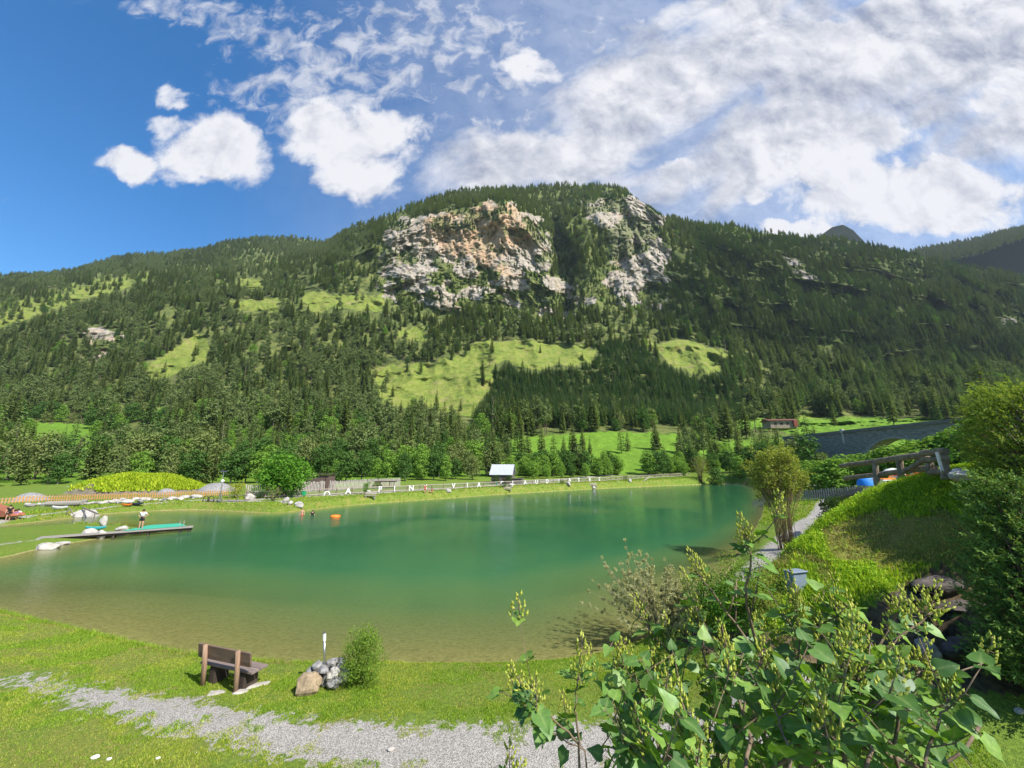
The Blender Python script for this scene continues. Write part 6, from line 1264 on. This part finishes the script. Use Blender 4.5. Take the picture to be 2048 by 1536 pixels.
q = at(641, 966, D=74); q = Vector((q.x, 74, gz(q.x, 74))); sh_ = empty('shed', q, .05, 'dark brown flat-roofed shed behind the grey picket fence', 'shed'); Ht = 5.9-q.z; ztop = at(640, 948, D=72).z-q.z
b = MB(); b.box((0, 0, ztop/2-.15), (4.0, 3, ztop-.3)); b.build('walls', simple('shed_wall', (.14, .095, .085), (.09, .06, .055), 2, .8, .2, stretch=(5, 5, .4)), sh_); b = MB(); b.box((-.1, 0, ztop-.06), (4.6, 3.6, .16)); b.build('roof', M_DARKWOOD, sh_); b = MB(); b.box((1.5, -1.52, ztop*.5), (.12, .12, ztop*.9)); b.build('corner_post', M_DARKWOOD, sh_)
q = zpt(632, 981, 1.35); b = MB(); b.box((0, 1.5, 1.35), (2.6, 1.2, .1)); 
for xx in (-1.1, 1.1): b.box((xx, 1.5, .65), (.08, .9, 1.3))
tag(b.build('white_table', M_WHITE, None, Vector((q.x, q.y+2.5, gz(q.x, q.y+2.5))), False), 'white tabletop showing over the picket fence by the shed', 'table')
q = zpt(757, 980, 1.5); q = Vector((q.x, q.y+4, gz(q.x, q.y+4))); sr = empty('shelter', q, .10, 'low open shelter with a long flat roof behind the picket fence', 'shelter'); b = MB(); zt = at(757, 963, D=q.y).z-q.z; b.box((0, 0, zt), (4.1, 2.2, .16)); b.build('roof', M_DARKWOOD, sr)
for xx in (-1.8, -.9, 1.0, 1.8): b = MB(); b.box((xx, -.9, zt/2-.05), (.14, .14, zt)); b.build('post', M_POST, sr)
# caravan behind the mound
q = Vector((at(122, 985, D=86).x, 86, 1.7)); q.z = at(122, 992, D=86).z-.3; cv_ = empty('caravan', q, .08, 'white caravan half hidden behind the green mound', 'caravan'); b = MB(); b.box((0, 0, 1.35), (6.2, 2.1, 1.9), bev=.3); b.build('body', M_WHITE, cv_)
b = MB(); b.box((-2.0, -1.06, 1.5), (1.3, .05, .6), bev=.02); b.box((.8, -1.06, 1.5), (1.3, .05, .6)); b.build('window', simple('dark_glass', (.08, .08, .09), (.05, .05, .06), 2, .15, 0), cv_)
for xx in (-.5, .5): b = MB(); b.tube([(xx, -1.08, .32), (xx, -.9, .32)], .32, 14); b.build('wheel', M_DARKWOOD, cv_)
# red-brown slanting roof / hull cut by the left edge
q = onground(-14, 1040); b = MB(); b.add([(-3, 0, 0), (1.9, 0, .35), (1.7, 0, .55), (-3, 0, 2.0), (-3, 1.4, 0), (1.9, 1.2, .35), (1.7, 1.2, .55), (-3, 1.4, 2.0)], [(0, 1, 2, 3), (7, 6, 5, 4), (0, 4, 5, 1), (1, 5, 6, 2), (2, 6, 7, 3), (3, 7, 4, 0)]); tag(b.build('play_slide', simple('rust_wood', (.33, .12, .07), (.20, .07, .04), 2, .8, .2), None, q), 'slanting red-brown wooden wedge cut by the left edge', 'play ramp')
# stone viaduct with arch
M_VIA = simple('viaduct_stone', (.27, .26, .25), (.10, .10, .10), .8, .9, .8, stretch=(1, 1, 2.6), bdist=.15)
pL, pR = at(1632, 871, D=122), at(1915, 842.5, D=88); zt = (pL.z+pR.z)/2; dv = Vector((pR.x-pL.x, pR.y-pL.y, 0)); Lv = dv.length; an = math.atan2(dv.y, dv.x); br = empty('stone_bridge', (pL.x, pL.y, 0), an, 'long dark stone bridge with a round arch beyond the trees', 'bridge')
def va(px, D_hint=None):
    u_ = uv_of(px, 885)[0]; t_ = (u_*pL.y-pL.x)/(dv.x-u_*dv.y); return t_*Lv
xa, xb = va(1722), va(1862); cx = (xa+xb)/2; ra = (xb-xa)/2; zc = at(1790, 877, D=pL.y+dv.y*cx/Lv).z-ra*.9; b = MB(); th = 5.0; ns = 28; slope = (pR.z-pL.z)/Lv
def ztop(x_): return pL.z+slope*x_
pts = []; Ln = Lv+14
for i in range(ns+1): a_ = math.pi*i/ns; pts.append((cx-ra*math.cos(a_), zc+ra*.9*math.sin(a_)))
zb0 = .0
for yy, rev in ((0, False), (th, True)):
    fs = []; vs = []
    def quad(a1, a2, a3, a4):
        o_ = len(vs); vs.extend([(p_[0], yy, p_[1]) for p_ in (a1, a2, a3, a4)]); fs.append((o_, o_+1, o_+2, o_+3) if not rev else (o_+3, o_+2, o_+1, o_))
    quad((-12, zb0), (xa, zb0), (xa, ztop(xa)), (-12, ztop(-12))); quad((xb, zb0), (Ln, zb0), (Ln, ztop(Ln)), (xb, ztop(xb)))
    for i in range(ns): p1, p2 = pts[i], pts[i+1]; quad(p1, p2, (p2[0], ztop(p2[0])), (p1[0], ztop(p1[0])))
    b.add(vs, fs)
vs = []; fs = []
for i in range(ns+1): vs += [(pts[i][0], 0, pts[i][1]), (pts[i][0], th, pts[i][1])]
for i in range(ns): fs.append((2*i, 2*i+1, 2*i+3, 2*i+2))
b.add(vs, fs); b.add([(-12, 0, ztop(-12)), (Ln, 0, ztop(Ln)), (Ln, th, ztop(Ln)), (-12, th, ztop(-12))], [(0, 1, 2, 3)])
for xq in (xa, xb): b.add([(xq, 0, zb0), (xq, th, zb0), (xq, th, zc), (xq, 0, zc)], [(0, 1, 2, 3)])
b.build('walls', M_VIA, br); an_s = -math.atan(slope)
b = MB()
for yy in (-.1, th+.1): b.box(((Ln-12)/2, yy, ztop((Ln-12)/2)+.25), (Ln+12, .6, .8), (0, an_s, 0))
b.build('parapet', simple('parapet_stone', (.17, .16, .155), (.10, .10, .10), 1.2, .9, .4, bdist=.1), br)
b = MB(); w_w = 1.0
for i in range(ns): 
    p1, p2 = pts[i], pts[i+1]; k1 = lambda p_: (cx+(p_[0]-cx)*1.07, zc+(p_[1]-zc)*1.07); q1, q2 = k1(p1), k1(p2); b.add([(p1[0], -.06, p1[1]), (p2[0], -.06, p2[1]), (q2[0], -.06, q2[1]), (q1[0], -.06, q1[1])], [(0, 1, 2, 3)])
b.build('arch_ring', M_GREYSTONE, br)
b = MB(); b.box((va(1689), -.15, ztop(va(1689))-1.6), (.5, .3, 3.0)); b.box((va(1689), -.15, ztop(va(1689))+.5), (.8, .8, 1.0)); b.build('drain_pier', M_STONE, br)
# red-roofed house beyond
q = hill_at(1565, 205); zt_ = at(1565, 838, D=205).z; hs_ = empty('house', (q.x, 205, zt_-5.2), -.1, 'low house with a rusty red roof in the trees left of the bridge', 'house'); b = MB(); b.box((0, 0, 2.0), (13, 8, 4)); b.build('walls', simple('plaster', (.30, .24, .18), (.20, .16, .12), 2, .8, .1), hs_)
b = MB(); b.add([(-7.5, -5, 3.9), (7.5, -5, 3.9), (7.5, 5, 3.9), (-7.5, 5, 3.9), (-7.5, 0, 5.2), (7.5, 0, 5.2)], [(0, 1, 5, 4), (2, 3, 4, 5), (0, 4, 3), (1, 2, 5)]); b.build('roof', simple('red_roof', (.16, .06, .045), (.10, .04, .03), 2, .7, .2), hs_)
for xx in (-4, -1, 2): b = MB(); b.box((xx, -4.02, 2.3), (1.4, .08, 1.3)); b.build('window', M_DARKWOOD, hs_)
b = MB(); b.box((5.4, -4.6, 2.3), (1.8, 1.0, 3.2)); b.build('porch', simple('red_boards', (.24, .06, .04), (.18, .04, .03), 2, .7, .1), hs_)
# excavator-like small white post thing on bridge: railing end
# playground things behind the railing
def pt(px, py, D): p_ = at(px, py, D=D); return p_
q = pt(1735, 968, 30); q.z = q.z-.1; e = empty('blue_tent', q, .2, 'small blue pop-up tent behind the log railing', 'tent'); b = MB(); V = []
for j in range(5):
    for k in range(12): ph = j/4*math.pi/2; a_ = k/12*6.283; V.append((math.cos(a_)*.75*math.cos(ph), math.sin(a_)*.6*math.cos(ph), math.sin(ph)*.75))
b.add(V, [(j*12+k, j*12+(k+1) % 12, (j+1)*12+(k+1) % 12, (j+1)*12+k) for j in range(4) for k in range(12)]); b.build('canopy', simple('tent_blue', (.03, .25, .75), (.02, .2, .6), 2, .6, 0), e, smooth=True); b = MB(); b.box((.45, -.35, .25), (.5, .4, .45), bev=.05); b.build('door_flap', simple('tent_orange', (.9, .3, .03), (.8, .25, .02), 2, .6, 0), e)
for px, py, D, r_, colr, lab in ((1787, 951, 24, .55, M_WHITE, 'white parasol dome behind the middle of the log railing'), (1842, 953, 20, .40, simple('parasol_grey', (.5, .5, .52), (.42, .42, .44), 2, .6, 0), 'grey parasol behind the right part of the log railing')):
    q = pt(px, py, D); e = empty('parasol', q, 0, lab, 'parasol', 'parasols behind the log railing'); b = MB(); V = []
    for j in range(4):
        for k in range(12): ph = j/3.2*math.pi/2; a_ = k/12*6.283; V.append((math.cos(a_)*r_*math.cos(ph), math.sin(a_)*r_*math.cos(ph), .05+math.sin(ph)*r_*.7))
    V.append((0, 0, .05+r_*.72)); b.add(V, [(j*12+k, j*12+(k+1) % 12, (j+1)*12+(k+1) % 12, (j+1)*12+k) for j in range(3) for k in range(12)]+[(36+k, 36+(k+1) % 12, 48) for k in range(12)]); b.build('canopy', colr, e, smooth=True); b = MB(); b.tube([(0, 0, -1.6), (0, 0, .1)], .025, 6); b.build('pole', M_STEEL, e)
M_RED = simple('red_plastic', (.75, .05, .04), (.6, .03, .03), 2, .5, 0)
for px, py, D, w_, c_, lab in ((1776, 957, 22, .9, simple('orange3', (.85, .28, .05), (.7, .2, .03), 2, .6, 0), 'orange beach mat on a lounger behind the log railing'), (1826, 950, 18.5, .9, M_RED, 'red beach mat on a lounger behind the log railing')):
    q = pt(px, py, D); e = empty('sun_lounger', q, .2, lab, 'sun lounger', 'sun loungers behind the log railing'); b = MB(); b.box((0, 0, -.02), (w_*1.6, .6, .05)); b.box((w_*.7, 0, .16), (w_*.6, .6, .05), (0, -.7, 0)); b.build('mat', c_, e); b = MB()
    b.box((0, 0, -.08), (w_*1.9, .66, .05)); b.build('frame', M_WHITE, e)
    for xx in (-.6, .6): b = MB(); b.box((xx, 0, -.3), (.05, .6, .42)); b.build('leg', M_WHITE, e)

# ================================================================== PEOPLE
def person(loc, rz, joints, H, cloth, label, hair=(.05, .03, .02)):
    """joints: dict of body points in metres; one skin surface plus clothes and hair"""
    me = bpy.data.meshes.new('person'); J = joints
    names = ['pelvis', 'waist', 'chest', 'neck', 'head', 'top', 'hipL', 'kneeL', 'footL', 'toeL', 'hipR', 'kneeR', 'footR', 'toeR', 'shL', 'elL', 'haL', 'fiL', 'shR', 'elR', 'haR', 'fiR']
    rad = [.135, .115, .135, .052, .085, .06, .09, .055, .036, .03, .09, .055, .036, .03, .058, .04, .026, .018, .058, .04, .026, .018]
    E = [(0, 1), (1, 2), (2, 3), (3, 4), (4, 5), (0, 6), (6, 7), (7, 8), (8, 9), (0, 10), (10, 11), (11, 12), (12, 13), (2, 14), (14, 15), (15, 16), (16, 17), (2, 18), (18, 19), (19, 20), (20, 21)]
    me.from_pydata([J[n_] for n_ in names], E, []); o_ = bpy.data.objects.new('person', me); COL.objects.link(o_); o_.location = loc; o_.rotation_euler.z = rz
    sk = o_.modifiers.new('s', 'SKIN'); sk.use_smooth_shade = True; sv = me.skin_vertices[0].data
    for i, r_ in enumerate(rad): sv[i].radius = (r_, r_*(.75 if i < 3 else 1))
    sv[0].use_root = True; sb = o_.modifiers.new('u', 'SUBSURF'); sb.levels = 1; sb.render_levels = 1
    dg = bpy.context.evaluated_depsgraph_get(); m2_ = bpy.data.meshes.new_from_object(o_.evaluated_get(dg)); o_.modifiers.clear(); o_.data = m2_; m2_.materials.clear(); m2_.materials.append(M_SKIN); tag(o_, label, 'person')
    V = lambda n_: Vector(J[n_])
    for nm, mat, segs in cloth:
        b = MB()
        for pts_, rr_ in segs: b.tube([V(p_) if isinstance(p_, str) else V(p_[0]).lerp(V(p_[1]), p_[2]) for p_ in pts_], rr_, 12)
        b.build(nm, mat, o_, smooth=True)
    b = MB(); h_ = V('head'); b.tube([h_+Vector((0, .02, -.03)), h_+Vector((0, .03, .05)), h_+Vector((0, .01, .12)), h_+Vector((0, 0, .15))], [.088, .105, .075, .02], 10); b.build('hair', simple('hair_%d' % int(hair[0]*100), hair, tuple(x_*.6 for x_ in hair), 5, .8, 0), o_, smooth=True); return o_
def J_stand(h=1.7, hips=True):
    s = h/1.7; d = dict(pelvis=(0, 0, .92), waist=(0, 0, 1.08), chest=(0, 0, 1.32), neck=(0, 0, 1.46), head=(0, -.02, 1.56), top=(0, 0, 1.66), hipL=(-.10, 0, .86), kneeL=(-.12, -.02, .48), footL=(-.13, .02, .07), toeL=(-.14, -.13, .03), hipR=(.10, 0, .86), kneeR=(.12, -.02, .48), footR=(.13, .02, .07), toeR=(.14, -.13, .03),
              shL=(-.19, 0, 1.38), shR=(.19, 0, 1.38), elL=(-.40, .05, 1.18), haL=(-.17, -.05, 1.02), fiL=(-.12, -.12, .99), elR=(.40, .05, 1.18), haR=(.17, -.05, 1.02), fiR=(.12, -.12, .99))
    if not hips: d.update(elL=(-.25, 0, 1.12), haL=(-.27, -.05, .88), fiL=(-.27, -.08, .78), elR=(.25, 0, 1.12), haR=(.27, -.05, .88), fiR=(.27, -.08, .78))
    return {k_: tuple(c_*s for c_ in v_) for k_, v_ in d.items()}
def J_crouch():
    return dict(pelvis=(0, .1, .32), waist=(0, .05, .47), chest=(0, -.08, .68), neck=(0, -.14, .80), head=(0, -.19, .90), top=(0, -.2, .99), hipL=(-.11, .1, .30), kneeL=(-.16, -.28, .46), footL=(-.14, -.06, .06), toeL=(-.14, -.22, .03), hipR=(.11, .1, .30), kneeR=(.16, -.28, .46), footR=(.14, -.06, .06), toeR=(.14, -.22, .03), shL=(-.17, -.08, .72), shR=(.17, -.08, .72), elL=(-.22, -.28, .52), haL=(-.12, -.42, .34), fiL=(-.10, -.48, .28), elR=(.22, -.28, .52), haR=(.12, -.42, .34), fiR=(.10, -.48, .28))
C_W = simple('cloth_white', (.78, .78, .78), (.7, .7, .7), 5, .8, 0); C_K = simple('cloth_black', (.02, .02, .022), (.012, .012, .012), 5, .8, 0); C_R = simple('cloth_red', (.62, .10, .07), (.5, .07, .05), 5, .8, 0); C_V = simple('cloth_violet', (.22, .10, .35), (.16, .07, .26), 5, .8, 0)
top_ = lambda m_: ('top', m_, [(['waist', 'chest', ('chest', 'neck', .45)], [.14, .165, .08]), ([('chest', 'shL', .5), 'shL', ('shL', 'elL', .45)], [.09, .075, .055]), ([('chest', 'shR', .5), 'shR', ('shR', 'elR', .45)], [.09, .075, .055])])
shorts_ = lambda m_: ('shorts', m_, [([('pelvis', 'waist', .7), 'pelvis', ('pelvis', 'hipL', .5)], [.14, .165, .13]), (['hipL', ('hipL', 'kneeL', .42)], [.105, .095]), (['hipR', ('hipR', 'kneeR', .42)], [.105, .095])])
q = at(281, 1057.5, z=za+.06); person(q, .15, J_stand(1.68), 1.68, [top_(C_W), shorts_(C_K)], 'person in white top and black shorts standing on the jetty, hands on hips')
q = onground(14, 1043); person(q, 1.2, J_stand(1.65, False), 1.65, [top_(C_K), shorts_(C_K)], 'person in dark clothes standing at the far left edge')
q = onground(28, 1041); person(q, .6, J_crouch(), 1, [top_(C_V)], 'crouching child in violet beside the standing person, left'); q = onground(37, 1039); person(q, -.5, J_crouch(), 1, [top_(C_W)], 'crouching child in white next to the violet child, left')
q = onground(850, 988); person(q, .3, J_stand(1.65, False), 1.65, [top_(C_R), shorts_(C_R)], 'person in red standing on the bank under the letter S')
def J_sit():
    d = J_crouch(); d.update(pelvis=(0, .1, .12), waist=(0, .16, .27), chest=(0, .18, .50), neck=(0, .16, .63), head=(0, .14, .73), top=(0, .14, .83), hipL=(-.1, .05, .12), hipR=(.1, .05, .12), kneeL=(-.14, -.35, .34), kneeR=(.14, -.35, .34), footL=(-.14, -.68, .07), footR=(.14, -.68, .07), toeL=(-.14, -.78, .12), toeR=(.14, -.78, .12), shL=(-.19, .18, .55), shR=(.19, .18, .55), elL=(-.28, .3, .32), elR=(.28, .3, .32), haL=(-.25, .38, .08), haR=(.25, .38, .08), fiL=(-.25, .44, .04), fiR=(.25, .44, .04)); return d
q = onground(862, 986); person(q, -1.2, J_sit(), 1, [top_(C_R)], 'person sitting on the grass beside the one in red')
q = at(604, 1030, z=0); q.z = -.95; person(q, .1, J_stand(1.75, False), 1.75, [shorts_(C_R)], 'bare-backed bather standing waist-deep in the lake, left one', hair=(.35, .2, .1))
q = at(625, 1029.5, z=0); q.z = -1.05; person(q, .2, J_stand(1.6, False), 1.6, [top_(C_K)], 'bather in dark swimwear standing deeper in the lake, right one')
# cloud that shades the right flank of the mountain: high up beyond the right edge of the picture

ORD = 'first second third fourth fifth sixth seventh eighth ninth tenth eleventh twelfth thirteenth fourteenth fifteenth sixteenth seventeenth eighteenth nineteenth twentieth'.split()
ZN = [(-9e9, 150, 'at the left edge of the view'), (150, 290, 'left of the green mound'), (290, 420, 'behind the green mound'), (420, 500, 'behind the solar lamp'), (500, 640, 'behind the big maple'), (640, 760, 'behind the grey picket fence'), (760, 860, 'behind the letters P I N S'), (860, 960, 'behind the word VIA'),
      (960, 1060, 'behind the barn'), (1060, 1160, 'just right of the barn'), (1160, 1260, 'behind the last letters'), (1260, 1380, 'behind the right end of the fence'), (1380, 1480, 'behind the olive willow'), (1480, 1640, 'behind the tall willow shrub'), (1640, 1800, 'above the left half of the bridge'), (1800, 9e9, 'above the right half of the bridge')]
GN = {'bright broadleaf trees at the wood edge': 'bright green leafy tree', 'dark broadleaf trees at the wood edge': 'dark green leafy tree', 'olive trees at the wood edge': 'olive-brown thin tree', 'conifers in the row of trees': 'conifer in the leafy row', 'pines low on the mountain': 'olive green pine', 'spruces at the foot of the mountain': 'dark spruce', 'young spruces of the plantation': 'young bright spruce', 'larches low on the mountain': 'light green larch', 'dead conifers on the slope': 'dead brown conifer', 'bright leafy trees on the slope': 'bright slope leafy tree', 'dark leafy trees on the slope': 'dark slope leafy tree', 'olive leafy trees on the slope': 'olive slope leafy tree',
      'trees in front of the stone bridge': 'low spreading tree', 'trees left of the stone bridge': 'shady clump tree', 'spruces on the lower meadow': 'free-standing meadow spruce', 'spruces left of the lake': 'spruce over the leafy trees', 'spruces beside the house': 'dark spruce by the red-roofed house', 'stones in the row before the orange fence': 'row stone'}
BN = {}
for o in COL.objects:
    gname = o.get('group')
    if o.parent or gname not in GN: continue
    l_ = o.location; x_, y_ = proj(l_.x, l_.y, l_.z); z_ = [n_ for a_, b_, n_ in ZN if a_ <= x_ < b_][0]
    if gname == 'stones in the row before the orange fence': z_ = 'before the orange fence ' + ('near the log trough' if x_ < 160 else 'below the mound' if x_ < 330 else 'near the lamp')
    elif 'bridge' in gname: z_ = 'at the bridge'
    elif 'meadow' in gname or 'lake' in gname or 'house' in gname: z_ = ''
    band = '' if 'wood edge' not in gname else ('front-row ' if l_.length < np.interp(float(x_), [0, 800, 1480], [125, 118, 165]) else 'rear ')
    BN.setdefault((gname, band, z_), []).append((float(x_), o))
for (gn_, band, z_), ls_ in BN.items():
    ls_.sort(key=lambda t_: t_[0]); n_ = len(ls_)
    for i, (x_, o) in enumerate(ls_):
        if n_ == 1: s_ = band+GN[gn_]+' '+z_
        else: s_ = band+GN[gn_]+' '+z_+', '+(('leftmost' if i == 0 else ORD[i]+' from left') if i <= n_//2 and i < 20 else ('rightmost' if i == n_-1 else ORD[min(n_-1-i, 19)]+' from right'))
        o['label'] = ' '.join(s_.replace(' ,', ',').split())

# ------------------------------------------------------------------ cloud beyond the right edge that shades the right flank, and the air
M_CLOUD, t, out = mat_new('cloud'); p = t.nodes.new('ShaderNodeBsdfDiffuse'); p.inputs[0].default_value = (.9, .9, .92, 1); tp = t.nodes.new('ShaderNodeBsdfTransparent'); ms = t.nodes.new('ShaderNodeMixShader'); ms.inputs[0].default_value = .27
t.links.new(tp.outputs[0], ms.inputs[1]); t.links.new(p.outputs[0], ms.inputs[2]); t.links.new(ms.outputs[0], out.inputs[0])
def cloud(target, dist, size, seed):
    cpos = Vector(target)+SUN_DIR*dist; import bmesh
    bm = bmesh.new(); bmesh.ops.create_icosphere(bm, subdivisions=5, radius=1.0); o_ = Vector((seed*9.1, seed*3.3, 1.0))
    for v in bm.verts:
        k = 1+.45*mn.fractal(v.co*1.6+o_, .9, 2.1, 6); v.co = Vector((v.co.x*size[0]*k, v.co.y*size[1]*k, v.co.z*size[2]*k))
    me = bpy.data.meshes.new('cloud'); bm.to_mesh(me); bm.free(); me.materials.append(M_CLOUD); o = bpy.data.objects.new('cloud', me); COL.objects.link(o); o.location = cpos; me.polygons.foreach_set('use_smooth', [True]*len(me.polygons))
    tag(o, 'broken white cloud drifting high over the right flank of the mountain', 'cloud', kind='stuff')
cloud((820, 800, 350), 1900, (540, 370, 90), 2)
M_HAZE, t, out = mat_new('haze'); v_ = t.nodes.new('ShaderNodeVolumePrincipled'); v_.inputs['Color'].default_value = (.72, .84, 1, 1); v_.inputs['Density'].default_value = HAZE; v_.inputs['Anisotropy'].default_value = .2; t.links.new(v_.outputs[0], out.inputs['Volume'])
b = MB(); b.box((0, 1200, 590), (9000, 5200, 1320)); hz = b.build('haze', M_HAZE); tag(hz, kind='stuff')
S.cycles.volume_bounces = 0
